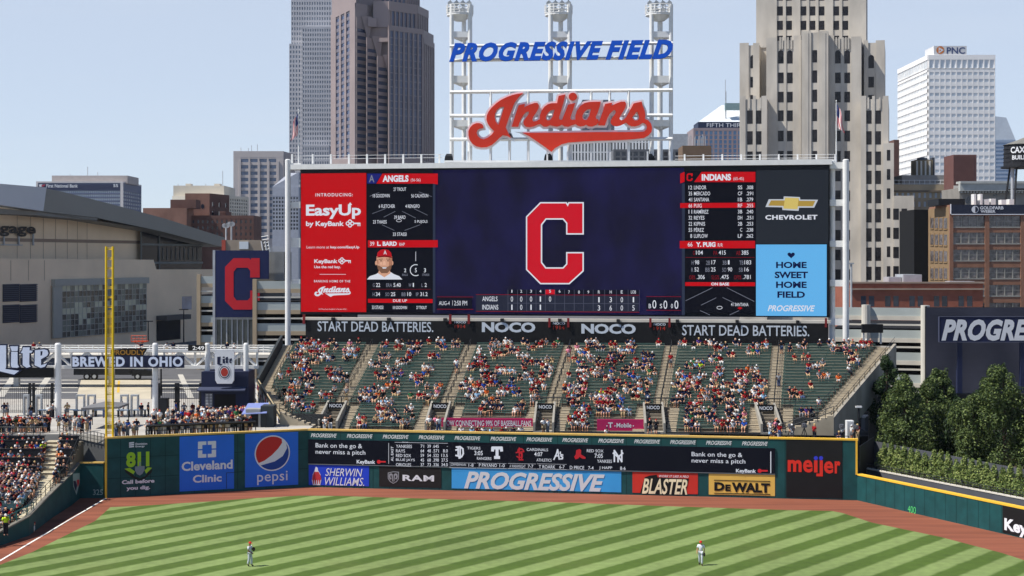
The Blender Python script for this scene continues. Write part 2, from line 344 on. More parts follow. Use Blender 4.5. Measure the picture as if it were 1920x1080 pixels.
def t5(mb,s,x0,x1,y0,y1,m=0,b=0.012,sh=0,sp=1.0,d=0.14):
    a,c=z5(x0,y0); e,f=z5(x1,y1); text(mb,WM,s,a,c,e,f,d,m,b-0.008,sh,sp)
def t6(mb,s,x0,x1,y0,y1,m=0,b=0.012,sh=0,sp=1.0,d=0.14):
    a,c=z6(x0,y0); e,f=z6(x1,y1); text(mb,WM,s,a,c,e,f,d,m,b-0.008,sh,sp)
BLM=[led((206,210,222)),led((168,36,44)),led((190,40,46))]
def NB():
    global mb
    mb.build("board_lettering",BLM,lb); mb=MB()
mb=MB()
t5(mb,"Bank on the go &",120,442,112,152); t5(mb,"never miss a pitch",120,464,156,196); t5(mb,"KeyBank",404,532,228,262,b=0.035)
NB()
t5(mb,"TEAM",716,760,103,110,b=0); 
rows=[("YANKEES","71","39",".645","-"),("RAYS","64","48",".571","8.0"),("RED SOX","59","54",".522","13.5"),("BLUE JAYS","45","68",".398","27.5"),("ORIOLES","37","73",".336","34.0")]
for k,(a,w,l,pc,gb) in enumerate(rows):
    y=123+31.8*k; wd={7:104,4:62,9:130}[len(a)] if len(a)!=7 or a!="YANKEES" else 110
    t5(mb,a,676,676+wd,y,y+22); t5(mb,w,846,870,y,y+22); t5(mb,l,893,917,y,y+22); t5(mb,pc,930,972,y,y+22)
    if k: t5(mb,gb,1034-11*len(gb),1034,y,y+22)
    else: t5(mb,gb,1028,1034,y+12,y+15)
for a in ((624,626.5,112,256),(667,1034,106,108)): 
    u0,u1,v0,v1=WM.rect(*z5(a[0],a[2]),*z5(a[1],a[3])); mb.frect(WM,u0,u1,v0,v1,0.135)
v,f=glyphs("AL EAST",0.012)                     # upright lettering up the divider
u0,u1,v0,v1=WM.rect(*z5(641,135),*z5(658,238)); mb.add([WM.p(u0+(u1-u0)*(1-b_),v0+(v1-v0)*a_,0.14) for a_,b_,c_ in v],f)
def game(tf,a,tm,bn,x,y,hw):
    tf(mb,a,x-hw,x+hw*0.75,y,y+20); tf(mb,tm,x-24,x+30,y+30,y+60,b=0.02); tf(mb,bn,x-2,x+hw*1.35,y+70,y+92)
NB()
t5(mb,"TIGERS",1168,1260,137,156); t5(mb,"3:05",1218,1276,165,196,b=0.02); t5(mb,"RANGERS",1236,1336,208,228)
t5(mb,"CARDINALS",1580,1728,147,166); t5(mb,"4:07",1632,1690,174,203,b=0.02); t5(mb,"ATHLETICS",1648,1752,219,239)
t6(mb,"RED SOX",194,294,134,152); t6(mb,"7:05",240,290,160,186,b=0.02); t6(mb,"YANKEES",256,344,196,215)
NB()
t5(mb,"J ZIMMERMANN",1048,1160,252,274,b=0); t5(mb,"1-8",1178,1212,254,276); t5(mb,"P PAYANO",1250,1374,254,276); t5(mb,"1-0",1392,1428,257,279)
t5(mb,"A WAINWRIGHT",1462,1572,261,283,b=0); t5(mb,"7-7",1588,1626,262,284); t5(mb,"T ROARK",1664,1778,264,287); t5(mb,"6-7",1806,1842,266,289)
t6(mb,"D PRICE",92,178,233,254); t6(mb,"7-4",202,234,236,256); t6(mb,"J HAPP",268,346,236,258); t6(mb,"8-6",393,426,238,259)
NB()
t6(mb,"Bank on the go &",822,1126,150,184); t6(mb,"never miss a pitch",822,1144,188,222); t6(mb,"KeyBank",1088,1208,252,280,b=0.035)
for x0,x1 in ((1044,1228),(1236,1440),(1450,1644),(1652,1856)):
    for yy in (247,282):
        u0,u1,v0,v1=WM.rect(*z5(x0,yy+(x0-1044)*0.013),*z5(x1,yy+1.5+(x0-1044)*0.013)); mb.frect(WM,u0,u1,v0,v1,0.135)
u0,u1,v0,v1=WM.rect(*z6(1294,148),*z6(1299,278)); mb.frect(WM,u0,u1,v0,v1,0.135)
NB()
# team letters drawn as strokes
def strokes(tf,x0,y0,w,h,lines,t,m):
    for ln in lines:
        for (a,c),(e,g_) in zip(ln,ln[1:]):
            p0=WM.uv(*tf(x0+a*w,y0+c*h)); p1=WM.uv(*tf(x0+e*w,y0+g_*h)); dx,dy=p1[0]-p0[0],p1[1]-p0[1]; L=math.hypot(dx,dy) or 1
            n_=(-dy/L*t/2,dx/L*t/2); e_=(dx/L*t/3,dy/L*t/3)
            q_=[(p0[0]-e_[0]+n_[0],p0[1]-e_[1]+n_[1]),(p0[0]-e_[0]-n_[0],p0[1]-e_[1]-n_[1]),(p1[0]+e_[0]-n_[0],p1[1]+e_[1]-n_[1]),(p1[0]+e_[0]+n_[0],p1[1]+e_[1]+n_[1])]
            mb.add([WM.p(a_,b_,0.14) for a_,b_ in q_],[(0,1,2,3)],m)
strokes(z5,1090,136,54,82,[[(.05,.05),(.55,.02),(.9,.2),(.95,.6),(.75,.85),(.4,.98)],[(.3,.08),(.3,.8),(.6,.95)],[(.55,.1),(.55,.85)],[(0,.3),(.3,.25)],[(0,.75),(.3,.8)]],0.16,0)
strokes(z5,1344,142,62,72,[[(.02,.06),(.98,.06)],[(.02,.06),(0,.3)],[(.98,.06),(1,.3)],[(.5,.06),(.5,.95)],[(.28,.97),(.72,.97)]],0.3,0)
strokes(z5,1500,146,64,84,[[(.9,.2),(.7,.08),(.35,.12),(.3,.3),(.75,.5),(.75,.75),(.4,.8),(.2,.7)],[(.45,0),(.45,.98),(.85,.98)],[(.1,.38),(.95,.3)],[(.7,.3),(.7,.95)]],0.13,1)
strokes(z5,1768,156,62,72,[[(0,.98),(.3,.4),(.42,.02),(.6,.95)],[(.15,.65),(.55,.6)],[(.72,.25),(.7,.4)],[(1,.55),(.8,.5),(.8,.65),(.98,.75),(.95,.9),(.75,.92)]],0.13,0)
strokes(z6,352,140,58,70,[[(.12,.98),(.12,.02),(.88,.98),(.88,.02)],[(.0,.25),(.5,.6),(1,.25)],[(.5,.6),(.5,1)]],0.15,0)
mb.fpoly(WM,[pxpoly(WM,[z6(*q) for q in ((130,140),(150,133),(160,140),(158,165),(186,182),(186,192),(165,190),(150,180),(142,190),(126,195),(118,180),(128,165))])],0.14,1)
NB()
# key emblems
for tf,x,y in ((z5,545,236),(z6,1218,258)):
    mb.fpoly(WM,[circ(*WM.uv(*tf(x+12,y+6)),0.2,0.2,12)],0.14,2); 
    u0,u1,v0,v1=WM.rect(*tf(x+18,y),*tf(x+60,y+10)); mb.frect(WM,u0,u1,v0,v1,0.14,2)
mb.build("board_lettering",[led((206,210,222)),led((168,36,44)),led((190,40,46))],lb)
def adp(x0,x1,v0,v1,rgb,name="advert_panel"):
    return panel(WM,x0,x1,v0,v1,mat("ad_%d_%d_%d"%rgb,rgb,0.6,0.06),wm,name)
AV0,AV1=0.22,2.28
p=adp(579,692,AV0,AV1,(30,66,206))
mb=MB(); t5(mb,"SHERWIN",186,442,286,340,b=0.01,sh=0.25,d=0.06); t5(mb,"WILLIAMS.",182,454,348,404,b=0.01,sh=0.25,d=0.06)
mb.fpoly(WM,[pxpoly(WM,[z5(*q) for q in ((112,300),(120,276),(132,284),(136,304),(152,330),(158,370),(150,404),(100,404),(92,370),(98,330))])],0.05,0)
mb.fpoly(WM,[pxpoly(WM,[z5(*q) for q in ((110,312),(138,312),(154,340),(156,368),(94,368),(98,338))])],0.06,1)
for q in (104,118,132,146): mb.fpoly(WM,[pxpoly(WM,[z5(*r) for r in ((q-5,368),(q+5,368),(q+2,398),(q-2,398))])],0.06,1)
mb.build("lettering",[lt,mat("paint_red",(190,50,60),0.6,0)],p)
p=adp(711,827.5,AV0,AV1,(30,27,28))
mb=MB(); t5(mb,"RAM",720,938,332,374,b=0.045,sp=1.15,d=0.06)
mb.fpoly(WM,[pxpoly(WM,[z5(*q) for q in ((618,318),(656,309),(695,312),(694,362),(680,382),(655,395),(632,380),(618,358))])],0.05,1)
mb.fpoly(WM,[pxpoly(WM,[z5(*q) for q in ((624,322),(656,314),(689,317),(688,360),(676,377),(655,388),(636,376),(624,356))])],0.06,2)
for sg in (-1,1):
    mb.fpoly(WM,[pxpoly(WM,[z5(656+sg*a,c) for a,c in ((3,330),(14,322),(27,326),(31,342),(27,360),(18,366),(12,358),(20,350),(20,338),(12,336),(10,350),(8,376),(2,382))])],0.07,1)
mb.build("lettering",[lt,mat("chrome_grey",(150,152,158),0.5,0),mat("ad_30_27_28",(30,27,28))],p)
p=adp(847,1165,AV0,AV1,(62,160,226))
mb=MB(); c0=z5(1146,308); text(mb,WM,"PROGRESSIVE",c0[0],c0[1],1134,c0[1]+32.5,0.06,bold=0.035,shear=0.3); mb.build("lettering",mat("ad_silver",(214,218,222),0.6,0),p)
p=adp(1186,1308.5,AV0,AV1,(206,52,40))
mb=MB(); mb.fpoly(WM,[pxpoly(WM,[z6(*q) for q in ((512,402),(540,304),(572,292),(612,288),(618,304),(806,312),(782,409))])],0.05,1); t6(mb,"BLASTER",524,796,309,402,m=0,b=0.03,sh=0.3,d=0.07); t6(mb,"STER",648,790,346,401,m=3,b=0.03,sh=0.3,d=0.075) if False else None; t6(mb,"WORK IT LIKE A PRO",626,804,289,303,m=2,b=0.02,sh=0.25,d=0.05)
u0,u1,v0,v1=WM.rect(*z6(532,366),*z6(786,394))
mb.build("lettering",[mat("blaster_cream",(240,228,190),0.6,0.1,0.9),black_vinyl,lt],p)
p=adp(1329,1453,AV0,AV1,(232,190,92))
mb=MB(); 
for s_,x0,x1,y0,y1 in (("D",958,1020,332,384),("E",1024,1056,346,386),("WALT",1062,1292,334,392)): t6(mb,s_,x0,x1,y0,y1,b=0.06,d=0.06)
for y in (318,396):
    u0,u1,v0,v1=WM.rect(*z6(956,y),*z6(1294,y+5)); mb.frect(WM,u0,u1,v0,v1,0.06)
mb.build("lettering",black_vinyl,p)
mat("ad_27_27_30",(20,20,22),.6,.15,.8)
p=adp(1474,1579.5,0.15,5.76,(27,27,30))
mb=MB(); t6(mb,"m",1398,1482,198,270,b=0.045,d=0.06); t6(mb,"e",1490,1548,198,274,b=0.035,d=0.06); 
for x0,x1,y1 in ((1556,1577,274),(1590,1609,284)):
    u0,u1,v0,v1=WM.rect(*z6(x0,201),*z6(x1,y1)); mb.frect(WM,u0,u1,v0,v1,0.06)
u0,u1,v0,v1=WM.rect(*z6(1570,280),*z6(1609,297)); mb.frect(WM,u0,u1,v0,v1,0.062)
t6(mb,"e",1616,1672,206,280,b=0.035,d=0.06); t6(mb,"r",1680,1714,206,280,b=0.045,d=0.06)
for x in (1567,1598): mb.fpoly(WM,[circ(*WM.uv(*z6(x,188)),0.2,0.2,14)],0.06,1)
mb.build("lettering",[mat("sign_red",(222,48,34),0.6,0.03),mat("sign_blue",(52,62,206),0.6,0)],p)
# right wall
wr=thing("outfield_wall","low sunlit teal wall with a yellow cap and the number 400","wall",(33.5,144.9,0))
WRH=2.44
mb=MB(); mb.fbox(WR,0.003,WR.L,-0.4,WRH,-0.5,0); mb.build("panel_face",teal,wr); 
mb=MB(); mb.fbox(WR,0.05,WR.L,WRH,WRH+0.15,-0.5,0.05); mb.build("wall_cap",mat("cap_yellow",(232,184,60)),wr)
seams(WR,[WR.L*k/22 for k in range(1,22)],0.05,WRH-0.05,wr,0.012)
mb=MB(); text(mb,WR,"400",1702.5,947.5,1717.5,960,0.03,bold=-0.01); mb.build("distance_marker",mat("marker_green",(92,216,120),0.6,0),wr)
p=panel(WR,1880,1990,0.1,WRH-0.05,mat("ad_27_27_30",(20,20,22)),wr)
mb=MB(); text(mb,WR,"KeyBank",1884,971,1984,1000,0.05,bold=0.04); mb.build("lettering",lt,p)
# side wall in the left-field corner
SW=[(-42.3,146.25),(-41.9,142.2),(-41.6,135.0),(-40.9,126.5),(-42.0,121.0),(-47.0,112.0)]; SH=[3.4,2.92,2.2,1.55,0.95,0.9]
sw=thing("side_wall","short dark green corner wall carrying the shield emblem and the number 325","wall",(-42.3,146.25,0))
WS=Fr((-42.3,146.25),(-39.9,146.2))
mb=MB(); mb.fbox(WS,0,WS.L-0.1,-0.3,3.4,-0.4,0); mb.fbox(WS,-0.1,WS.L-0.1,3.4,3.52,-0.45,0.05,1); mb.build("corner_panel",[teal,mat("cap_tan",(214,176,96))],sw)
mb=MB(); text(mb,WS,"325",174.5,917.5,193,928,0.03,bold=0.01); mb.build("distance_marker",mat("marker_grey",(150,176,170),0.6,0),sw)
mb=MB(); tm=MB()
for i in range(5):
    a,c=SW[i],SW[i+1]; h0,h1=SH[i],SH[i+1]; a2=(a[0]-0.35,a[1]); c2=(c[0]-0.35,c[1])
    A=[(a[0],a[1],-0.3),(c[0],c[1],-0.3),(c[0],c[1],h1),(a[0],a[1],h0)]; B=[(a2[0],a2[1],-0.3),(c2[0],c2[1],-0.3),(c2[0],c2[1],h1),(a2[0],a2[1],h0)]
    mb.add(A+B,[(0,3,2,1),(4,5,6,7),(3,7,6,2)])
    tm.add([(a[0]+0.04,a[1],h0),(c[0]+0.04,c[1],h1),(c2[0]-.04,c2[1],h1),(a2[0]-.04,a2[1],h0),(a[0]+0.04,a[1],h0+0.1),(c[0]+0.04,c[1],h1+0.1),(c2[0]-.04,c2[1],h1+.1),(a2[0]-.04,a2[1],h0+.1)],[(4,5,6,7),(0,1,5,4),(1,2,6,5),(2,3,7,6),(3,0,4,7)])
mb.build("panel_face",teal,sw); tm.build("wall_cap",mat("cap_concrete",(120,116,106),0.9,.1),sw)
S1=Fr((-41.9,142.2),(-42.3,146.25)); S1.N=Vector((1,0,0)) if S1.N.x<0 else S1.N
mb=MB(); u0,v1=S1.uv(136,888); 
def sq(x,y): return S1.uv(x,y)
mb.fpoly(S1,[pxpoly(S1,[(136,888),(149,887),(149,905),(143,928),(137,912)])],0.02,0)
mb.fpoly(S1,[pxpoly(S1,[(137,902),(141,901),(144,910),(142,922),(138,911)])],0.03,1); mb.fpoly(S1,[pxpoly(S1,[(143,900),(148,899),(148,906),(145,914)])],0.03,2)
mb.build("shield_emblem",[mat("marker_grey",(150,176,170)),navy,mat("shield_red",(190,40,44),0.6,0)],sw)
# ============================================================= scoreboard, light towers, roof signs
SY=190.0; FS=Fr((X(563,195.2),195.2),(X(1555,185.0),185.0))
def srect(mb,fr,x0,y0,x1,y1,d,m=0):
    u0,u1,v0,v1=fr.rect(x0,y0,x1,y1); mb.frect(fr,u0,u1,v0,v1,d,m)
def sbox(mb,fr,x0,y0,x1,y1,d0,d1,m=0):
    u0,u1,v0,v1=fr.rect(x0,y0,x1,y1); mb.fbox(fr,u0,u1,v0,v1,d0,d1,m)
z3=lambda x,y:(540+x/3.375,300+y/3.375); z4=lambda x,y:(1040+x/3.1759,300+y/3.1759)
def t3(mb,s,x0,x1,y0,y1,m=0,b=0.012,sh=0,sp=1.0,d=0.3):
    a,c=z3(x0,y0); e,f=z3(x1,y1); text(mb,FS,s,a,c,e,f,d,m,b-0.014,sh,sp)
def t4(mb,s,x0,x1,y0,y1,m=0,b=0.012,sh=0,sp=1.0,d=0.3):
    a,c=z4(x0,y0); e,f=z4(x1,y1); text(mb,FS,s,a,c,e,f,d,m,b-0.014,sh,sp)
sb=thing("scoreboard","giant black video scoreboard above the centre bleachers","scoreboard",(X(1058,SY),SY,13))
mb=MB(); sbox(mb,FS,563,318.5,1555,589.5,-2.2,0.0); mb.build("cabinet",mat("cabinet_black",(18,20,27),0.6,0.1,0.2),sb)
L_dark=led((13,15,24)); L_white=led((214,218,230)); L_red=led((186,14,24)); L_blk=led((9,10,16)); L_dim=led((120,124,140)); L_dred=led((120,18,26))
L_blue=led((98,176,232)); L_nv=led((12,20,64))
# left advert screen
p=MB(); srect(p,FS,565,325.5,687,584.5,0.1); p=p.build("display_panel",led((184,16,22)),sb)
mb=MB()
t3(mb,"INTRODUCING:",178,414,211,232,b=0.03,sp=1.25); t3(mb,"EasyUp",118,465,283,374,b=0.045); 
mb.fpoly(FS,[pxpoly(FS,[z3(*q) for q in ((385,285),(397,268),(410,285),(402,285),(402,312),(392,312),(392,285))])],0.31)
t3(mb,"by KeyBank",118,358,388,428,b=0.045)
def key(x,y,s):
    for a,c in ((0,-12),(-14,0),(14,0),(0,12)):
        o=circ(*FS.uv(*z3(x+a*s,y+c*s)),0.0215*13*s,None,14); i=circ(*FS.uv(*z3(x+a*s,y+c*s)),0.011*13*s,None,14); mb.fpoly(FS,[o,i[::-1]],0.3+0.004*(a+c+30)/10)
    srect(mb,FS,*z3(x+24*s,y-5*s),*z3(x+66*s,y+4*s),0.3)
    for a in (48,60): srect(mb,FS,*z3(x+a*s,y+4*s),*z3(x+(a+6)*s,y+17*s),0.3)
key(396,402,1.0); key(345,638,0.85)
t3(mb,"Learn more at",122,264,543,560,b=0.015); t3(mb,"key.com/EasyUp",272,455,543,564,b=0.04)
t3(mb,"KeyBank",170,318,628,660,b=0.045); t3(mb,"Use the red key.",170,337,668,690,b=0.035)
srect(mb,FS,*z3(204,722),*z3(370,724.5),0.3); t3(mb,"BANKING HOME OF THE",169,398,759,774,b=0.025,sp=1.2)
t3(mb,"2019 KeyCorp. KeyBank is Member FDIC.",197,377,939,949,b=0.01)
AD=mb
# script word, shared by the roof sign and the advert
S2=1311.7
def sh2(p): return [(a+S2,b) for a,b in p]
SCRIPT=[
 [[(283,618),(280,590),(262,565),(225,550),(180,550),(130,570),(90,610),(65,665),(65,725),(80,790),(120,845),(180,885),(250,900),(330,895),(400,865),(460,815),(510,765),(560,722),(620,732),(682,764),(640,690),(603,610),(625,545),(650,470),(690,360),(730,260),(780,185),(830,135),(858,115),(780,125),(700,143),(620,172),(540,212),(470,260),(400,325),(355,385),(330,440),(325,500),(345,560),(385,615),(440,665),(400,715),(345,760),(285,785),(238,770),(200,735),(182,690),(195,650),(225,628)],
  [(585,310),(520,320),(475,360),(450,410),(445,470),(460,530),(495,575),(505,560),(530,480),(555,400)]],
 [[(690,600),(740,440),(790,290),(880,270),(872,322),(950,282),(1020,258),(1062,258),(1084,290),(1078,335),(1040,400),(1000,458),(985,500),(1005,528),(1050,520),(1100,490),(1110,560),(1060,570),(1010,595),(950,608),(895,600),(865,570),(860,530),(880,490),(920,440),(940,405),(935,380),(905,385),(860,430),(825,490),(800,550),(785,600)]],
 [[(1095,500),(1098,440),(1120,370),(1165,310),(1215,275),(1270,262),(1345,262),(1367,157),(1463,135),(1440,250),(1405,370),(1375,460),(1375,490),(1395,505),(1425,500),(1432,560),(1390,585),(1340,600),(1290,590),(1245,575),(1200,600),(1155,600),(1115,570)],[(1310,352),(1255,362),(1215,400),(1185,450),(1182,490),(1205,512),(1245,505),(1280,460)]],
 [sh2([(190,285),(297,258),(270,345),(230,455),(228,490),(255,505),(295,495),(310,560),(250,578),(195,600),(145,597),(110,575),(100,520),(125,450),(160,370)])],
 [sh2(circ(262,167,60,56,20))],
 [sh2([(300,500),(298,440),(320,370),(365,305),(430,260),(500,245),(580,242),(665,240),(650,310),(620,400),(590,460),(600,492),(625,495),(640,540),(600,575),(540,598),(490,595),(455,570),(420,590),(370,597),(330,585),(300,560)]),sh2([(527,342),(470,350),(425,390),(400,440),(400,480),(425,505),(465,500),(500,440)])],
 [sh2([(625,582),(655,490),(695,380),(728,272),(828,255),(820,300),(890,265),(960,240),(1012,240),(1030,268),(1022,320),(985,390),(945,450),(935,490),(960,510),(995,500),(1035,460),(1050,530),(1000,560),(950,585),(890,597),(840,585),(808,550),(808,510),(830,470),(870,420),(885,385),(870,360),(840,370),(790,420),(755,490),(725,582)])],
 [sh2([(1010,500),(1050,430),(1100,340),(1140,265),(1255,240),(1270,300),(1298,370),(1308,440),(1302,490),(1270,545),(1220,580),(1160,597),(1110,595),(1065,575),(1035,545)]),sh2([(1190,380),(1155,420),(1118,470),(1150,510),(1190,515),(1220,480),(1210,430)])],
 [[(850,692),(1466,688)]+sh2([(600,680),(1200,678),(1290,672),(1325,640),(1335,600),(1320,570),(1290,550),(1270,545),(1302,490),(1350,510),(1390,560),(1405,620),(1395,680),(1350,730),(1290,765),(1100,785),(900,795),(600,805),(400,815),(200,830),(100,855),(40,890),(0,915)])+[(1265,965),(1180,900),(1050,810),(940,735)]],
]
def script(mb,fr,fx,d,m,grow=0.0,thick=0.0,step=0.004):
    for i,loops in enumerate(SCRIPT):
        L=[pxpoly(fr,[fx(*q) for q in lp]) for lp in loops]
        if grow: L=[offset_poly(L[0],grow)]+[offset_poly(l,-grow*0.6) for l in L[1:]]
        mb.fpoly(fr,L,d+step*i,m,thick)
adx=lambda x,y:z3(172+(x-60)*(400-172)/(2717-60), 800+(y-115)*(866-800)/(965-115))
script(AD,FS,adx,0.3,0,0.02)
AD.build("lettering",L_white,p)
# visitors' panel
p=MB(); srect(p,FS,688,325.5,812,585,0.1); p=p.build("display_panel",L_dark,sb)
mb=MB()
mb.fpoly(FS,[pxpoly(FS,[z3(*q) for q in ((600,86),(950,86),(950,155),(920,150),(562,150))])],0.2,1); mb.fpoly(FS,[pxpoly(FS,[z3(*q) for q in ((503,86),(596,86),(558,150),(503,150))])],0.2,4)
srect(mb,FS,*z3(508,508),*z3(950,553),0.2,1); srect(mb,FS,*z3(508,878),*z3(917,903),0.2,1)
srect(mb,FS,*z3(918,150),*z3(934,966),0.15,3)
t3(mb,"A",516,550,96,142,2,b=0.03); 
t3(mb,"ANGELS",602,766,98,140,b=0.06); t3(mb,"(56-56)",780,842,118,142,b=0.01)
for s_,x0,x1,y in (("27 TROUT",671,751,175),("18 GOODWIN",540,647,216),("56 CALHOUN",783,890,216),("6 FLETCHER",578,680,282),("4 RENGIFO",746,836,282),("39 BARD",675,747,352),("23 THAISS",541,628,381),("5 PUJOLS",804,886,381),("33 STASSI",667,753,459)):
    t3(mb,s_,x0,x1,y,y+22,b=0.02)
def ln(mb,pts,m,w=0.06,tf=z3):
    for a,c in zip(pts,pts[1:]):
        p0=FS.uv(*tf(*a)); p1=FS.uv(*tf(*c)); dx,dy=p1[0]-p0[0],p1[1]-p0[1]; L=math.hypot(dx,dy); n_=(-dy/L*w/2,dx/L*w/2)
        mb.add([FS.p(*q,0.25) for q in ((p0[0]+n_[0],p0[1]+n_[1]),(p0[0]-n_[0],p0[1]-n_[1]),(p1[0]-n_[0],p1[1]-n_[1]),(p1[0]+n_[0],p1[1]+n_[1]))],[(0,1,2,3)],m)
for a in (((608,362),(682,325)),((725,325),(812,368)),((598,410),(676,446)),((838,410),(740,446)),((536,340),(620,308)),((800,308),(886,350)),((520,230),(580,205)),((830,202),(912,232))): ln(mb,a,2,0.05)
ln(mb,[z for z in circ(705,384,16,8,14)]+[(721,384)],0,0.05)
t3(mb,"39",522,550,517,543,b=0.02); t3(mb,"L. BARD",568,692,516,544,b=0.06); t3(mb,"RHP",708,742,524,544,b=0.015)
for s_,x0,x1,y0,y1,m_ in (("2",738,751,686,710,0),("5",806,818,684,711,0),("3",863,876,685,711,0),("BALLS",727,761,719,733,2),("STRIKES",853,897,719,733,2),
  ("G",540,552,780,803,2),("22",560,587,778,803,0),("ERA",625,662,780,803,2),("5.40",671,717,778,803,0),("W",766,784,780,803,2),("1",793,800,778,803,0),("L",848,858,780,803,2),("2",868,881,778,803,0),
  ("H",539,552,838,861,2),("34",559,586,836,861,0),("SO",620,645,838,861,2),("25",654,682,836,861,0),("BB",722,748,838,861,2),("10",758,783,836,861,0),("IP",813,830,838,861,2),("31.2",840,886,836,861,0),
  ("DUE UP",668,757,881,898,0),("33 STASSI",535,606,921,943,0),("18 GOODWIN",667,756,923,943,0),("27 TROUT",815,881,923,943,0)):
    t3(mb,s_,x0,x1,y0,y1,m_,b=0.025)
ln(mb,[(811,580),(811,640)],0,0.06); ln(mb,circ(811,697,35,35,20,math.radians(60),math.radians(290)),0,0.1); ln(mb,[(530,818),(905,818)],5,0.05)
# portrait on the screen
def pp(pts,m,d): mb.fpoly(FS,[pxpoly(FS,[z3(*q) for q in pts])],d,m)
pp([(502,756),(520,735),(560,722),(580,708),(650,708),(672,722),(706,735),(726,756)],0,0.2); pp([(582,690),(645,690),(652,716),(612,742),(572,716)],6,0.22)
pp(circ(560,652,7,14,10),6,0.21); pp(circ(662,652,7,14,10),6,0.21)
pp([(563,610),(662,610),(662,655),(654,690),(632,714),(594,714),(572,690),(563,655)],6,0.24)
pp([(565,655),(572,668),(580,668),(592,676),(632,676),(646,668),(654,668),(661,655),(655,690),(632,716),(594,716),(571,690)],7,0.25)
pp([(598,679),(628,679),(622,687),(604,687)],0,0.27); pp([(640,610),(662,610),(662,655),(654,690),(634,712),(642,670)],11,0.245); pp([(566,630),(574,628),(576,660),(568,655)],11,0.245); pp([(590,645),(600,650),(596,664),(584,660)],8,0.246); pp([(582,700),(645,698),(630,716),(596,716)],11,0.235); pp([(606,640),(619,640),(623,664),(602,664)],8,0.26)
pp(circ(592,638,8,4,8),7,0.27); pp(circ(636,638,8,4,8),7,0.27); pp([(578,626),(604,624),(604,629),(578,631)],7,0.27); pp([(624,624),(650,626),(650,631),(624,629)],7,0.27)
pp([(566,612),(570,585),(590,568),(615,564),(640,570),(656,588),(660,614),(612,606)],9,0.28); pp([(560,618),(580,608),(615,603),(650,608),(668,622),(640,616),(612,614),(585,616)],10,0.29)
t3(mb,"A",608,628,572,598,0,b=0.03,d=0.31)
mb.build("screen_graphics",[L_white,L_red,L_dim,led((44,52,72)),led((28,34,110)),L_dred,led((206,156,130)),led((122,88,70)),led((222,174,148)),led((178,18,30)),led((120,12,22)),led((170,118,94))],p)
# main screen
m_=bpy.data.materials.new("lit_main_picture"); m_.use_nodes=True; nt=m_.node_tree; b_=nt.nodes["Principled BSDF"]; b_.inputs["Base Color"].default_value=(0.01,0.01,0.012,1); b_.inputs["Roughness"].default_value=1; b_.inputs["Specular IOR Level"].default_value=0
g_=nt.nodes.new("ShaderNodeNewGeometry"); n_=nt.nodes.new("ShaderNodeTexNoise"); mp=nt.nodes.new("ShaderNodeMapping"); mp.inputs["Scale"].default_value=(0.06,1,0.1); nt.links.new(g_.outputs["Position"],mp.inputs[0]); nt.links.new(mp.outputs[0],n_.inputs["Vector"]); n_.inputs["Scale"].default_value=1.6; n_.inputs["Detail"].default_value=8
r_=nt.nodes.new("ShaderNodeValToRGB"); r_.color_ramp.elements[0].position=0.35; r_.color_ramp.elements[1].position=0.72; r_.color_ramp.elements[0].color=lin((17,15,44))+(1,); r_.color_ramp.elements[1].color=lin((27,25,74))+(1,)
nt.links.new(n_.outputs["Fac"],r_.inputs[0]); nt.links.new(r_.outputs[0],b_.inputs["Emission Color"]); b_.inputs["Emission Strength"].default_value=0.68
p=MB(); srect(p,FS,812.5,319,1283,588,0.08); p=p.build("display_panel",m_,sb)
mb=MB()
def cpoly(fr,x0,y0,x1,y1,grow=0):
    w,h=x1-x0,y1-y0; q=lambda a,c:(x0+a*w,y0+c*h)
    P=[(.245,0),(.70,0),(.735,.04),(.76,0),(1,0),(1,.375),(.727,.375),(.727,.245),(.654,.187),(.335,.187),(.247,.265),(.247,.745),(.33,.82),(.654,.82),(.727,.765),(.727,.628),(1,.628),(1,.845),(.755,1),(.245,1),(0,.828),(0,.172)]
    L=pxpoly(fr,[q(*z) for z in P]); return offset_poly(L,grow) if grow else L
mb.fpoly(FS,[cpoly(FS,989,381.5,1092.5,530.5,0.17)],0.2,0); mb.fpoly(FS,[cpoly(FS,989,381.5,1092.5,530.5)],0.24,1)
srect(mb,FS,820,557,886,580,0.2,2); srect(mb,FS,820,579,888,580.2,0.23,3); srect(mb,FS,820,556,888,557,0.23,3)
srect(mb,FS,893,553,1197,583.5,0.2,4); srect(mb,FS,952,543,1199,551.5,0.2,2); srect(mb,FS,893,583,1199,584.3,0.23,3); srect(mb,FS,893,551.7,1199,552.8,0.23,3)
srect(mb,FS,1022.5,543,1040.5,551.5,0.22,1)
for x in (953,971,988,1005.5,1023,1041,1059,1077,1094.5,1112.5,1134,1156,1178,1199): srect(mb,FS,x-0.4,543,x+0.4,583,0.23,5)
srect(mb,FS,952,567.8,1199,568.6,0.23,5)
t3(mb,"AUG-4",958,1026,893,918,b=0.015); srect(mb,FS,*z3(1043,888),*z3(1045,920),0.3,0); t3(mb,"2:50 PM",1054,1136,890,920,b=0.015)
t3(mb,"ANGELS",1232,1328,863,893,b=0.02); t3(mb,"INDIANS",1232,1333,915,946,b=0.02)
for k,x in enumerate((1419,1478,1540,1599,1660)):
    t3(mb,str(k+1),x-(3 if k==0 else 6),x+(3 if k==0 else 6),821,839,b=0.02)
    c_="00010"[k]; t3(mb,c_,x-(4 if c_=="1" else 7),x+(4 if c_=="1" else 7),863,896,b=0.015)
    if k<4: c_="1011"[k]; t3(mb,c_,x-(4 if c_=="1" else 7),x+(4 if c_=="1" else 7),915,948,b=0.015)
t3(mb,"6",1715,1726,821,839,b=0.02)
for s_,x in (("7",87),("8",146),("9",202)): t4(mb,s_,x-5,x+5,777,795,b=0.02)
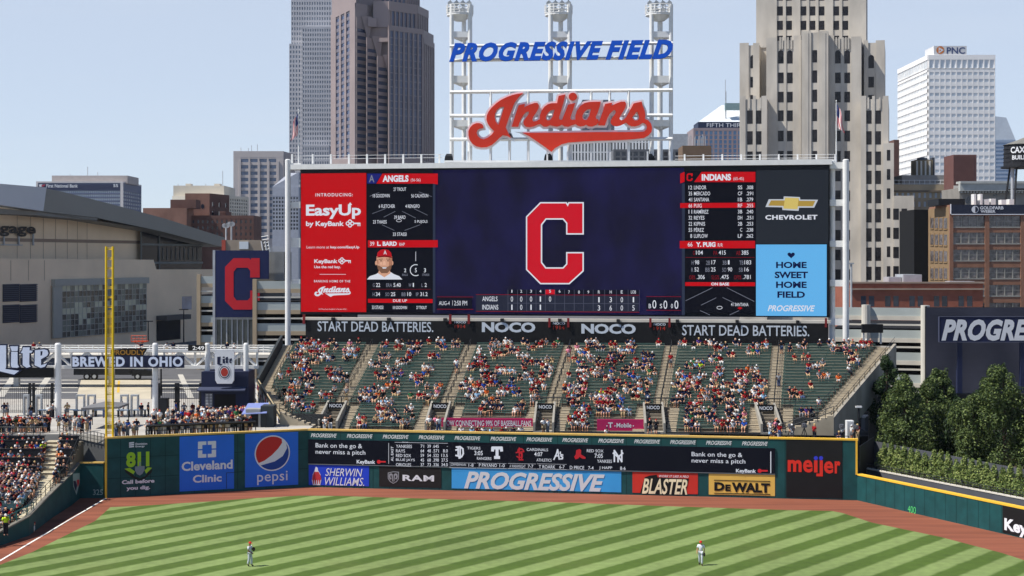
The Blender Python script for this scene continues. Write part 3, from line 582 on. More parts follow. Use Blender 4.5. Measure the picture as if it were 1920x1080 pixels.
for s_,x,a,c in (("R",265,"1","3"),("H",335,"3","6"),("E",401,"0","0"),("LOB",470,"1","5")):
    t4(mb,s_,x-(15 if s_=="LOB" else 6),x+(15 if s_=="LOB" else 6),776,795,b=0.02); t4(mb,a,x-(4 if a=="1" else 7),x+(4 if a=="1" else 7),816,847,b=0.015); t4(mb,c,x-7,x+7,865,896,b=0.015)
srect(mb,FS,1212,557,1276,580,0.2,2); srect(mb,FS,1212,581,1277,582,0.23,3); srect(mb,FS,1212,555.5,1277,556.5,0.23,3)
for s_,x0,x1,y0,y1 in (("B",561,575,856,882),("0",583,606,834,884),("S",627,641,856,882),("0",649,671,836,886),("0",693,705,856,882),("0",714,737,836,886)): t4(mb,s_,x0,x1,y0,y1,b=0.015)
mb.build("screen_graphics",[L_white,led((196,24,40)),led((17,19,34)),L_dred,led((38,42,58)),led((78,82,100))],p)
# home panel
p=MB(); srect(p,FS,1284,321,1417,587,0.1); p=p.build("display_panel",L_dark,sb)
mb=MB(); 
mb.fpoly(FS,[pxpoly(FS,[z4(*q) for q in ((875,71),(1195,71),(1195,132),(830,132))])],0.2,1); mb.fpoly(FS,[pxpoly(FS,[z4(*q) for q in ((748,82),(774,71),(774,130),(748,140))])],0.2,1)
srect(mb,FS,*z4(748,257),*z4(1193,286),0.2,1); srect(mb,FS,*z4(745,482),*z4(1193,526),0.2,1); srect(mb,FS,*z4(778,727),*z4(1193,750),0.2,1); srect(mb,FS,*z4(758,140),*z4(775,924),0.15,3)
mb.fpoly(FS,[cpoly(FS,*z4(786,80),*z4(822,126))],0.22,1)
t4(mb,"INDIANS",876,1050,85,124,b=0.06); t4(mb,"(65-45)",1064,1126,103,126,b=0.01)
for k,(a,c,e,f) in enumerate((("12","LINDOR","SS",".308"),("35","MERCADO","CF",".291"),("41","SANTANA","1B",".279"),("66","PUIG","RF",".255"),("11","RAMÍREZ","3B",".240"),("32","REYES","DH",".251"),("22","KIPNIS","2B",".253"),("55","PÉREZ","C",".238"),("8","LUPLOW","LF",".262"))):
    y=153+36*k; w={"LINDOR":73,"MERCADO":96,"SANTANA":90,"PUIG":46,"RAMÍREZ":86,"REYES":62,"KIPNIS":66,"PÉREZ":59,"LUPLOW":82}[c]
    t4(mb,a,798 if len(a)>1 else 808,819,y,y+23,b=0.02); t4(mb,c,830,830+w,y-(5 if "Í" in c or "É" in c else 0),y+23,b=0.02); t4(mb,e,1117-13*len(e),1117,y,y+22,b=0.02); t4(mb,f,1140,1182,y,y+22,b=0.02)
t4(mb,"66",793,821,490,516,b=0.02); t4(mb,"Y. PUIG",842,958,489,518,b=0.06); t4(mb,"R/R",972,1001,496,517,b=0.01)
for s_,x0,x1,y,m2 in (("G",824,835,541,5),("104",842,883,539,0),("PA",946,970,541,5),("415",977,1019,539,0),("AB",1080,1106,541,5),("385",1113,1154,539,0),("H",816,828,599,2),("98",835,861,597,0),("2B",902,926,599,2),("17",934,959,597,0),("3B",1000,1024,599,2),("1",1032,1041,597,0),("TB",1100,1124,599,2),("183",1130,1170,597,0),
   ("R",814,826,641,2),("52",833,859,639,0),("BB",898,924,641,2),("25",931,958,639,0),("SO",998,1022,641,2),("90",1031,1057,639,0),("SB",1097,1121,641,2),("16",1130,1156,639,0),("OB%",802,838,686,5),(".306",847,894,684,0),("SLG%",934,980,686,5),(".475",988,1036,684,0),("OPS%",1068,1112,686,5),(".781",1121,1167,684,0),("ON BASE",932,1039,729,747,)):
    if s_=="ON BASE": t4(mb,s_,x0,x1,729,747,b=0.05); continue
    t4(mb,s_,x0,x1,y,y+25,m2,b=0.02)
for a in (((780,838),(940,760)),((1025,760),(1188,842)),((872,864),(962,820)),((1000,818),(1092,862)),((866,896),(924,922)),((1098,896),(1042,922))): ln(mb,a,2,0.06,z4)
ln(mb,circ(982,879,16,9,14)+[(998,879)],0,0.06,z4); ln(mb,[(780,580),(1190,580)],5,0.05,z4)
t4(mb,"41 SANTANA",1050,1154,850,870,b=0.02); mb.fpoly(FS,[pxpoly(FS,[z4(*q) for q in ((1088,882),(1103,873),(1118,882),(1103,890))])],0.22,1)
mb.build("screen_graphics",[L_white,L_red,L_dim,led((44,52,72)),L_blk,L_dred],p)
# right advert screens
p=MB(); srect(p,FS,1417.5,319.5,1553,457,0.1); p=p.build("display_panel",led((37,42,50)),sb)
mb=MB(); t4(mb,"CHEVROLET",1254,1564,328,356,b=0.05,sp=1.1)
z4p=lambda *q:[z4(*r) for r in q]
bow=[(1275,234),(1362,234),(1364,217),(1460,221),(1462,236),(1568,237),(1545,284),(1455,284),(1452,303),(1356,298),(1355,282),(1255,280)]
mb.fpoly(FS,[pxpoly(FS,z4p(*bow))],0.2,1)
mb.fpoly(FS,[pxpoly(FS,z4p((1288,241),(1369,241),(1371,224),(1453,227),(1455,243),(1552,244),(1537,276),(1448,276),(1446,294),(1362,290),(1362,274),(1272,272)))],0.23,2)
mb.fpoly(FS,[pxpoly(FS,z4p((1371,224),(1453,227),(1449,262),(1446,294),(1362,290),(1366,262)))],0.25,3)
mb.build("screen_graphics",[L_white,led((188,194,204)),led((168,140,66)),led((206,184,104))],p)
p=MB(); srect(p,FS,1417.5,458.5,1550,592,0.1); p=p.build("display_panel",L_blue,sb)
mb=MB()
for s_,x0,x1,y0,y1 in (("HOME",1318,1500,606,644),("SWEET",1310,1508,664,704),("HOME",1318,1500,723,762),("FIELD",1326,1490,782,820)): t4(mb,s_,x0,x1,y0,y1,0,b=0.05)
hp=[]
for i in range(28):
    a=2*math.pi*i/28; hp.append(z4(1408+21*math.sin(a)**3*1.05, 566-(13*math.cos(a)-5*math.cos(2*a)-2*math.cos(3*a)-math.cos(4*a))*1.25))
mb.fpoly(FS,[pxpoly(FS,hp)],0.2,0)
t4(mb,"PROGRESSIVE",1268,1550,864,900,1,b=0.035,sh=0.3)
mb.build("screen_graphics",[L_nv,L_white],p)
# steel round the board
st=MB()
sbox(st,FS,541,308.5,1560,318,-1.8,0.25); 
for x0,x1,dd in ((535,545,0.4),(1556,1567,-0.8),(1580,1592,0.4)):
    c=FS.u((x0+x1)/2); r=abs(FS.u(x1)-FS.u(x0))/2; st.tube([FS.p(c,5.6,dd-r),FS.p(c,FS.uv(x0,300)[1],dd-r),FS.p(c,FS.uv(x0,298.5)[1],dd-r)],[r,r,r*0.6],14)
sbox(st,FS,545,446,563,464,-1.2,-0.2); sbox(st,FS,545,306,563,318,-1.2,-0.2); sbox(st,FS,545,378,563,390,-1.2,-0.2); sbox(st,FS,545,524,563,532,-1.2,-0.2)
for y in (304,374,451,525,598): sbox(st,FS,1556,y,1585,y+12,-1.6,-0.3); sbox(st,FS,1583,y,1590,y+12,-1.2,-0.4)
st.build("steel_frame",white_paint,sb)
rail=MB()
xs=[543]+[582+34.1*k for k in range(8)]+[1283+35.5*k for k in range(9)]
for x in xs[:9]: sbox(rail,FS,x-1.6,288,x+1.6,306,-1.2,-1.0)
for y in (291,297): sbox(rail,FS,543,y,830,y+0.7,-1.15,-1.1)
rail.build("catwalk_rail",white_paint,sb); rail=MB()
for x in xs[9:]: sbox(rail,FS,x-1.6,288,x+1.6,306,-1.2,-1.0)
for y in (291,297): sbox(rail,FS,1265,y,1570,y+0.7,-1.15,-1.1)
rail.build("catwalk_rail",white_paint,sb)
# light towers
def tower(xs,label):
    TY=195.5; fr=FY(TY); t=thing("light_tower",label,"light tower",(X((xs[0]+xs[3])/2,TY),TY,30),"light towers above the scoreboard")
    (a0,a1),(p0,p1),(b0,b1)=xs[4]
    for q0,q1 in ((a0,a1),(b0,b1)):
        mb=MB(); r=(fr.u(q1)-fr.u(q0))/2; c=fr.u((q0+q1)/2); mb.tube([fr.p(c,26,0),fr.p(c,fr.uv(0,8)[1],0)],r,12); mb.build("leg",white_paint,t)
    mb=MB(); r=(fr.u(p1)-fr.u(p0))/2; c=fr.u((p0+p1)/2); mb.tube([fr.p(c,26,-2.4),fr.p(c,fr.uv(0,10)[1],-2.4)],r,12); mb.build("leg",white_paint,t)
    for y0,y1 in ((59,70),(142,155),(225,237)):
        mb=MB(); u0,u1,v0,v1=fr.rect(a0+4,y0,b0+4,y1); mb.fbox(fr,u0,u1,v0,v1,-0.35,0.1)
        um=fr.u((p0+p1)/2); mb.fbox(fr,um-0.15,um+0.15,v0-0.25,v1-0.1,-2.4,-0.3); mb.add([fr.p(u0,v0,-0.3),fr.p(u1,v0,-0.3),fr.p(um,v0-0.4,-2.4)],[(0,1,2)]); mb.build("cross_beam",white_paint,t)
    mb=MB(); x0,x1=a0-6,b1+1
    cx=fr.u((x0+x1)/2); R=(fr.u(x1)-fr.u(x0))/2; zt=fr.uv(0,24)[1]; z0=fr.uv(0,-45)[1]
    mb.tube([fr.p(cx,zt-0.25,-1.1),fr.p(cx,zt,-1.1)],R,20); mb.tube([fr.p(cx,zt-0.9,-1.1),fr.p(cx,zt-0.25,-1.1)],[R*0.4,R*0.85],20); mb.build("platform",white_paint,t)
    mb=MB()
    for k in range(4):
        zz=zt+0.02+0.36*k; ring=[fr.p(cx+R*math.cos(2*math.pi*i/24),zz,-1.1+R*math.sin(2*math.pi*i/24)) for i in range(25)]; mb.tube(ring,0.045,4,caps=False)
    for i in range(16): a=2*math.pi*i/16; q=fr.p(cx+R*math.cos(a),zt,-1.1+R*math.sin(a)); mb.bar(q,q+Vector((0,0,1.15)),0.08)
    mb.build("guard_rail",white_paint,t)
    mb=MB()
    for i in range(4):
        for j in range(5):
            u=cx-R*0.72+i*R*0.48; v=zt+0.5+j*0.85; mb.tube([fr.p(u,v,-0.6),fr.p(u,v-0.1,-0.15)],[0.16,0.34],10); 
    for i in range(4): u=cx-R*0.72+i*R*0.48; mb.bar(fr.p(u,zt,-0.7),fr.p(u,zt+4.5,-0.7),0.1)
    for j in range(5): mb.bar(fr.p(cx-R*0.9,zt+0.55+j*.85,-0.7),fr.p(cx+R*0.9,zt+0.55+j*.85,-0.7),0.08)
    mb.build("floodlight_bank",steel,t)
    mb=MB(); u0,u1,v0,v1=fr.rect(a0-9,289,a0+8,304); mb.add([fr.p(u0,v0,1.6),fr.p(u1,v0,1.6),fr.p(u1-.1,v0+.65,1.6),fr.p(u0+.1,v0+.65,1.6),fr.p(u0+.25,v1,0.7),fr.p(u1-.3,v1,0.7),fr.p(u0,v0,0.6),fr.p(u1,v0,0.6)],[(0,1,2,3),(3,2,5,4),(0,3,4,6),(1,7,5,2),(6,4,5,7),(0,6,7,1)]); mb.build("spotlight_box",black_metal,t)
tower((843,0,0,886,((843,851),(864.5,873),(877,885.5))),"white steel light tower, leftmost of three above the scoreboard")
tower((1028,0,0,1073,((1028,1037),(1048,1057),(1063.5,1072.5))),"white steel light tower, middle one of three above the scoreboard")
tower((1218,0,0,1262,((1217.6,1226),(1236,1246),(1254,1262))),"white steel light tower, rightmost of three above the scoreboard")
# blue roof lettering
TF=FY(194.0)
bs_=thing("roof_sign","slanted blue letters spelling PROGRESSIVE FIELD across the three towers","sign",(X(1050,194),194,Z(117,194)))
mb=MB(); tilt=0.0150
def tl(s,x0,x1,y0,y1):
    v,f=glyphs(s,0.05,0.34,1.13,0.5); u0,u1=TF.u(x0),TF.u(x1); ub=TF.u(842); vb0=TF.uv(0,y1)[1]; vb1=TF.uv(0,y0)[1]
    n0=len(mb.f); mb.add([TF.p(u0+(u1-u0)*a, vb0+(vb1-vb0)*c+tilt*(u0+(u1-u0)*a-ub),(e+0.5)*0.5) for a,c,e in v],f,0)
    for i,fc in enumerate(f):
        if all(v[j][2]>0.4 for j in fc): mb.m[n0+i]=1
tl("PROGRESSIVE",842.5,1130.5,81.5,117); tl("FIELD",1135,1261,81.5,117)
mb.build("letters",[mat("sign_blue_edge",(22,44,120),0.5,0.05),mat("sign_blue_face",(14,92,216),0.5,0.05)],bs_)
mb=MB()
for y in (86,113): 
    a=TF.uv(843,y); c=TF.uv(1262,y-6); mb.bar(TF.p(a[0],a[1],-0.3),TF.p(c[0],c[1],-0.3),0.3)
mb.build("support_bar",white_paint,bs_)
# red script sign
rs=thing("roof_sign","red script Indians sign with silver outline above the scoreboard","sign",(X(1050,193),193,Z(300,193)))
RFm=FY(193.0); rfx=lambda x,y:(870+x/7.716,160+y/7.716)
mb=MB(); script(mb,RFm,rfx,0.35,0,0.0,0.3,0.012); mb.build("script_face",mat("sign_script_red",(226,58,36),0.55,0.1,0.4),rs)
mb=MB(); script(mb,RFm,rfx,0.05,0,0.27,0.35,0.008)
mb.fpoly(RFm,[pxpoly(RFm,[rfx(*q) for q in ((640,700),(690,690),(735,800))])],0.05); mb.fpoly(RFm,[pxpoly(RFm,[rfx(*q) for q in ((720,672),(1000,680),(900,720))])],0.05)
mb.build("script_outline",mat("sign_silver",(232,234,236),0.4,0.04),rs)
mb=MB()
for y,dy in ((171.5,-4),(216,-1),(260.5,-1)):
    a=RFm.uv(843,y); c=RFm.uv(1262,y+dy); mb.bar(RFm.p(a[0],a[1],-0.8),RFm.p(c[0],c[1],-0.8),0.34)
for x in (920,955.5,990.5,1109,1144,1179.5): u=RFm.u(x); mb.bar(RFm.p(u,RFm.uv(0,303)[1],-0.7),RFm.p(u,RFm.uv(0,170)[1],-0.7),0.26)
sbox(mb,RFm,833,301,1265,305,-2.5,0.3)
for x in (878,919,955,990.5,1026,1064,1108,1144,1179,1214,1256): sbox(mb,RFm,x-1.5,284,x+1.5,302,0.0,0.2)
mb.build("sign_frame",white_paint,rs)
# flags on the scoreboard
def flag(px,ytop,lab,Q):
    fr=FY(Q); f=thing("flagpole",lab,"flagpole",(X(px,Q),Q,Z(305,Q)))
    mb=MB(); u=fr.u(px); mb.tube([fr.p(u,Z(308,Q),0),fr.p(u,Z(ytop,Q),0)],[0.09,0.05],8); mb.tube([fr.p(u,Z(ytop,Q),0),fr.p(u,Z(ytop-2.5,Q),0)],[0.1,0.04],8); mb.build("pole",white_paint,f)
    sg=-1 if px<900 else 1
    mb=MB(); n=14; k=8; w=0.95; hh=2.9; zt=Z(ytop+5,Q)
    for i in range(n):
        for j in range(k):
            def P(a,c):
                s_=a/n; t_=c/k; return fr.p(u+sg*(0.06+w*t_*(0.45+0.5*s_)+0.06*math.sin(7*s_)), zt-hh*s_-0.75*t_, 0.25*t_+0.1*math.sin(9*t_+3*s_))
            mb.quad(P(i,j),P(i+1,j),P(i+1,j+1),P(i,j+1),0 if (i<7 and j<4) else (1 if j%2 else 2))
    mb.build("flag",[mat("flag_blue",(60,72,126),0.9,0),mat("flag_red",(200,58,64),0.9,0),mat("flag_white",(240,238,236),0.9,0)],f)
flag(560,207,"white flagpole with a limp striped flag left of the light towers",196.2); flag(1568,190,"white flagpole with a limp striped flag above the board's right end",186.0)
# ============================================================= people (built once per pose, then shared)
DG=None
def skin_mesh(name, pts, edges, rad, sub=0):
    me=bpy.data.meshes.new(name); me.from_pydata(pts,edges,[]); o=bpy.data.objects.new(name,me); COL.objects.link(o)
    md=o.modifiers.new("s",'SKIN'); md.use_smooth_shade=True
    for i,r in enumerate(rad):
        d=me.skin_vertices[0].data[i]; d.radius=(r,r) if not isinstance(r,tuple) else r; d.use_root=(i==0)
    if sub: o.modifiers.new("u",'SUBSURF').levels=sub; o.modifiers[-1].render_levels=sub
    bpy.context.view_layer.update(); dg=bpy.context.evaluated_depsgraph_get()
    out=bpy.data.meshes.new_from_object(o.evaluated_get(dg)); out.name=name
    bpy.data.objects.remove(o); bpy.data.meshes.remove(me)
    out.polygons.foreach_set("use_smooth",[True]*len(out.polygons)); return out
def figure(pose, arms, sub=0, walk=0.0, fingers=False):
    """joints of one figure facing -Y, feet on z=0; returns dict of meshes body/shirt/trousers/cap/hair"""
    J={}
    if pose=="sit":
        J.update(pel=(0,0.02,.50),spi=(0,0.05,.72),che=(0,0.04,.92),nek=(0,0.0,1.08),hed=(0,-0.02,1.2),top=(0,-0.02,1.29))
        for s,n in ((-1,'l'),(1,'r')):
            J.update({'hip'+n:(s*.1,0,.49),'kne'+n:(s*.15,-.44,.50),'ank'+n:(s*.14,-.40,.09),'toe'+n:(s*.15,-.56,.04),'sho'+n:(s*.19,.04,.98)})
            if arms==0: J.update({'elb'+n:(s*.25,-.06,.72),'han'+n:(s*.12,-.30,.58)})
            elif arms==1: J.update({'elb'+n:(s*.26,-.12,.74),'han'+n:(s*.10,-.28,.98 if s>0 else .6)})
            elif arms==2: J.update({'elb'+n:(s*.24,-.36,.66),'han'+n:(s*.05,-.46,.80)})
            else: J.update({'elb'+n:(s*.34,.02,.76),'han'+n:(s*.28,-.2,.56)})
        if arms==2:
            for k in ('che','nek','hed','top'): J[k]=(J[k][0],J[k][1]-(.16 if k!='che' else .1),J[k][2]-.05)
            for n in 'lr': J['sho'+n]=(J['sho'+n][0],-.08,.94)
    else:
        J.update(pel=(0,0,.95),spi=(0,.01,1.15),che=(0,.01,1.34),nek=(0,0,1.52),hed=(0,-.02,1.63),top=(0,-.02,1.73))
        for s,n in ((-1,'l'),(1,'r')):
            w=walk*s
            J.update({'hip'+n:(s*.09,0,.92),'kne'+n:(s*.10,-.03-w*.5,.5),'ank'+n:(s*.10,.02-w,.09+(0.05 if w<0 else 0)),'toe'+n:(s*.13,-.13-w,.035),'sho'+n:(s*.19,.01,1.42)})
            if arms==0: J.update({'elb'+n:(s*.25,.03+w*.4,1.15),'han'+n:(s*.25,-.06+w*.7,.90)})
            elif arms==1: J.update({'elb'+n:(s*.26,-.12,1.17),'han'+n:(s*.18,-.36,1.12)})
            elif arms==2: J.update({'elb'+n:(s*.27,-.02,1.16),'han'+n:(s*.10,-.22,1.32 if s>0 else .98)})
            else: J.update({'elb'+n:(s*.34,.08,1.17),'han'+n:(s*.2,-.06,1.0)})
    names=list(J); ix={n:i for i,n in enumerate(names)}; P=[J[n] for n in names]
    R=dict(pel=.115,spi=.11,che=.125,nek=.055,hed=.092,top=.06)
    for n in 'lr': R.update({'hip'+n:.085,'kne'+n:.058,'ank'+n:.04,'toe'+n:.035,'sho'+n:.058,'elb'+n:.042,'han'+n:.035})
    E=[('pel','spi'),('spi','che'),('che','nek'),('nek','hed'),('hed','top')]
    for n in 'lr': E+=[('pel','hip'+n),('hip'+n,'kne'+n),('kne'+n,'ank'+n),('ank'+n,'toe'+n),('che','sho'+n),('sho'+n,'elb'+n),('elb'+n,'han'+n)]
    if fingers:
        for s,n in ((-1,'l'),(1,'r')):
            h=Vector(J['han'+n]); dr=(h-Vector(J['elb'+n])).normalized(); sd=dr.cross(Vector((1,0,0))).normalized()
            pm=h+dr*.05; k='pal'+n; ix[k]=len(P); names.append(k); P.append(tuple(pm)); R[k]=.03; E.append(('han'+n,k))
            for f_ in range(5):
                a='f%d%s'%(f_,n); c='g%d%s'%(f_,n); off=sd*((f_-1.5)*.02 if f_<4 else -.045); ln_=(.045,.055,.05,.04,.03)[f_]
                p1=pm+off+dr*(ln_*.6 if f_<4 else .0); p2=p1+dr*ln_*.6+Vector((0,-.02,-.01))
                for nm_,pt in ((a,p1),(c,p2)): ix[nm_]=len(P); names.append(nm_); P.append(tuple(pt)); R[nm_]=.009
                E+=[(k,a),(a,c)]
    def sk(nm,keep,grow,ends=None,sub=sub):
        ks=[n for n in names if n in keep]; m_={n:i for i,n in enumerate(ks)}; pts=[P[ix[n]] for n in ks]; r=[R[n]+grow for n in ks]
        if ends:
            for (a,c,t) in ends:
                m_[a+c]=len(pts); pts.append(tuple(Vector(P[ix[a]]).lerp(Vector(P[ix[c]]),t))); r.append(R[a]*(1-t)+R[c]*t+grow*1.6)
        ed=[(m_[a],m_[c]) for a,c in E if a in m_ and c in m_]+([(m_[a],m_[a+c]) for a,c,t in ends] if ends else [])
        return skin_mesh(nm,pts,ed,r,sub)
    out={}
    out['body']=sk('body',names,0)
    out['shirt']=sk('shirt',['pel','spi','che','shol','shor'],.022,[('che','nek',.35),('shol','elbl',.75),('shor','elbr',.75)])
    out['shorts']=sk('shorts',['pel','hipl','hipr'],.024,[('hipl','knel',.85),('hipr','kner',.85)])
    out['trousers']=sk('trousers',['pel','hipl','hipr','knel','kner'],.022,[('knel','ankl',.95),('kner','ankr',.95)])
    if fingers:
        for n in 'lr': out['shoe'+n]=sk('shoe',['ank'+n,'toe'+n],.016)
    hx,hy,hz_=J['hed']
    def dome(nm,brim,ex,up):
        v=[];f=[]; n=10; rs=4
        for j in range(rs+1):
            a=j/rs*math.pi/2
            for i in range(n): t=2*math.pi*i/n; v.append((hx+ex*math.cos(t)*math.cos(a),hy+(ex*1.12)*math.sin(t)*math.cos(a)+(.015 if not brim else 0),hz_+up+.115*math.sin(a)))
        for j in range(rs):
            for i in range(n): f.append((j*n+i,j*n+(i+1)%n,(j+1)*n+(i+1)%n,(j+1)*n+i))
        if brim:
            b=len(v)
            for t in range(7):
                a=math.pi+math.pi*t/6; v.append((hx+ex*math.cos(a),hy+ex*1.1*math.sin(a),hz_+up+.005)); v.append((hx+ex*1.05*math.cos(a),hy+ex*1.1*math.sin(a)-.09*abs(math.sin(a)),hz_+up-.01))
            for t in range(6): f.append((b+2*t,b+2*t+1,b+2*t+3,b+2*t+2))
        me=bpy.data.meshes.new(nm); me.from_pydata(v,[],f); me.polygons.foreach_set("use_smooth",[True]*len(f)); return me
    out['cap']=dome('cap',True,.108,.03); out['hair']=dome('hair',False,.112,-.03)
    return out
FIG={}
for k,(p,a,w) in {"sit0":("sit",0,0),"sit1":("sit",1,0),"sit2":("sit",2,0),"sit3":("sit",3,0),"std0":("std",0,.0),"std1":("std",1,0),"std2":("std",2,0),"std3":("std",3,0),"wlk0":("std",0,.2)}.items():
    FIG[k]=figure(p,a,0,w)
def cloth(n,rgb): return mat(n,rgb,0.9,0.08,8.0,spec=0.1)
SHIRT={"red":(150,28,34),"navy":(28,34,62),"white":(226,226,224),"grey":(132,134,140),"black":(30,30,34),"royal blue":(48,86,176),"pink":(214,130,150),"light blue":(150,184,214),"orange":(214,104,48),"maroon":(104,28,36),"lime":(196,226,50),"green":(52,108,70),"tan":(186,160,122),"purple":(88,60,130)}
SHW=[12,20,22,14,12,4,3,5,2,3,.4,2,5,1]
TROU={"khaki":(180,156,120),"dark":(36,38,46),"denim":(70,84,116),"grey":(120,122,126),"white":(206,204,200)}
CAPS={"navy":(26,32,60),"red":(170,28,36),"white":(222,222,220),"black":(28,28,30),"grey":(128,130,134),"straw":(196,170,120)}
HAIR={"brown":(62,44,32),"blond":(170,136,84),"black":(24,20,18),"grey":(150,148,144)}
SKIN=[(206,152,122),(190,136,106),(220,168,138),(122,82,60),(164,112,84)]
MSH={k:cloth("shirt_"+k.replace(" ","_"),v) for k,v in SHIRT.items()}; MTR={k:cloth("trousers_"+k,v) for k,v in TROU.items()}
MCP={k:cloth("cap_"+k,v) for k,v in CAPS.items()}; MHR={k:cloth("hair_"+k,v) for k,v in HAIR.items()}; MSK=[mat("skin_%d"%i,v,0.6,0.05,20) for i,v in enumerate(SKIN)]
PEOPLE=[]                                   # every spectator: where, facing, pose, clothing, words for the label
def person(pos,yaw,pose,words,zone,shirt=None,size=None):
    r=random
    d=dict(pos=pos,yaw=yaw,pose=pose,words=words,zone=zone,shirt=shirt or r.choices(list(SHIRT),SHW)[0],low=r.choices(("shorts","trousers"),(6,4))[0],
           tr=r.choices(list(TROU),(4,4,3,3,1.5))[0],skin=r.choices(range(5),(4,4,3,1.5,1.5))[0],cap=r.choices([None]+list(CAPS),(5,3.2,2.2,1.8,.7,.7,.5))[0],hair=r.choice(list(HAIR)),size=size or r.uniform(.86,1.02))
    PEOPLE.append(d); return d
# ============================================================= centre bleachers
BY0,TR,RI,NR,BZ=157.6,0.86,0.285,27,5.25
ROT=math.radians(-3.4); PV=Vector((3.0,157.0,0)); RM=Matrix.Rotation(ROT,3,'Z')
def BW(x,y,z): return PV+RM@(Vector((x,y,z))-PV)
YT=BY0+TR*NR
def rowY(r): return BY0+TR*r
def rowZ(r): return BZ+RI*r
def lerp(a,c,t): return a+(c-a)*t
def xl(r):
    t=r/NR; return lerp(-24.3,-29.5,min(1,t/0.45)) if t<0.45 else -29.5
def xr(r): return lerp(32.2,44.2,r/NR)
AIS=[(-19.6,-18.4),(-8.1,-6.4),(3.4,5.7),(15.1,17.9),(27.2,30.7)]        # aisle centres, bottom and top
def aisx(k,r): return lerp(AIS[k][0],AIS[k][1],r/NR)
AW=0.75; VOM=7; VW=0.88
bl=thing("bleacher_stand","wide green centre bleachers full of fans below the scoreboard","bleachers",(3,165,5.9))
bench_m=mat("bench_green",(78,106,97),0.6,0.14,1.5); riser_m=mat("riser_grey",(118,110,97),0.9,0.15,0.8); stair_m=mat("stair_concrete",(174,162,140),0.9,0.12,0.8)
def bx(mb,x0,x1,y0,y1,z0,z1,m=0):
    b=len(mb.v); mb.box(x0,x1,y0,y1,z0,z1,m)
    for i in range(b,len(mb.v)): mb.v[i]=tuple(BW(*mb.v[i]))
# concrete treads
mb=MB()
for r in range(NR+1): bx(mb,xl(r)+1.2,xr(r)-1.5,rowY(r)-.02,rowY(r)+TR,rowZ(r)-0.6,rowZ(r))
mb.build("tread",riser_m,bl)
def vhole(k,r): return r<VOM
# stairs: two half-risers a row, one part per aisle
for k in range(5):
    mb=MB()
    for r in range(NR):
        c=aisx(k,r); w=AW
        spans=[(c-w,c+w)] if r>=VOM else [(c-VW-1.55,c-VW-.25),(c+VW+.25,c+VW+1.25)]
        for a,e in spans:
            bx(mb,a,e,rowY(r),rowY(r)+TR/2,rowZ(r)-.3,rowZ(r)+.06); bx(mb,a,e,rowY(r)+TR/2,rowY(r)+TR,rowZ(r)-.3,rowZ(r)+.06+RI/2)
    mb.build("stairs",stair_m,bl)
for side in (0,1):
    mb=MB()
    for r in range(NR):
        a,e=(xl(r)+.1,xl(r)+1.35) if side==0 else (xr(r)-1.6,xr(r)-.1)
        bx(mb,a,e,rowY(r),rowY(r)+TR/2,rowZ(r)-.5,rowZ(r)+.06); bx(mb,a,e,rowY(r)+TR/2,rowY(r)+TR,rowZ(r)-.5,rowZ(r)+.06+RI/2)
    mb.build("stairs",stair_m,bl)
# benches
def secspan(s,r):
    a=xl(r)+1.45 if s==0 else aisx(s-1,r)+(AW+.05 if r>=VOM else VW+1.3)
    e=xr(r)-1.7 if s==5 else aisx(s,r)-(AW+.05 if r>=VOM else VW+1.6)
    if s==0 and r<3: return None
    if s==5 and r<4: return None
    if s==2 and r<4: return None
    if s==3 and r<4: e=8.6
    return (a,e)
benches=[]
for r in range(NR):
    for s in range(6):
        sp=secspan(s,r)
        if not sp: continue
        segs=[sp]
        for a,e in segs: benches.append((r,s,a,e))
rest=MB()
for i,(r,s,a,e) in enumerate(benches):
    mb=MB() if i<100 else rest
    bx(mb,a,e,rowY(r)+.30,rowY(r)+.58,rowZ(r)+.38,rowZ(r)+.44)
    bx(mb,a,e,rowY(r)+.74,rowY(r)+.80,rowZ(r)+.52,rowZ(r)+.62)
    n=max(2,int((e-a)/2.2))
    for q in range(n+1):
        xx=a+.1+(e-a-.2)*q/n; bx(mb,xx-.03,xx+.03,rowY(r)+.35,rowY(r)+.55,rowZ(r),rowZ(r)+.38)
    if i<100: mb.build("bench",bench_m,bl)
stuff(rest.build("benches",bench_m,bl))
# hand rails down the aisles
rail_m=mat("rail_dark",(44,48,50),0.5,0.05)
for k in range(5):
    mb=MB()
    for r in range(VOM,NR,2):
        c=aisx(k,r); p0=BW(c,rowY(r)+.2,rowZ(r)); c2=aisx(k,r+1.4); p1=BW(c2,rowY(r+1.4)+.2,rowZ(r+1.4))
        up=Vector((0,0,.92)); mb.bar(p0,p0+up,.05); mb.bar(p1,p1+up,.05); mb.bar(p0+up,p1+up,.05); mb.bar(p0+up*.55,p1+up*.55,.04)
    c=aisx(k,VOM); 
    for q in range(9):
        x_=c-VW-1.4+q*(2*VW+2.8)/8; p=BW(x_,rowY(VOM)-.1,rowZ(VOM)); mb.bar(p,p+Vector((0,0,1)),.05)
    mb.bar(BW(c-VW-1.4,rowY(VOM)-.1,rowZ(VOM)+1),BW(c+VW+1.4,rowY(VOM)-.1,rowZ(VOM)+1),.06)
    mb.build("hand_rail",rail_m,bl)
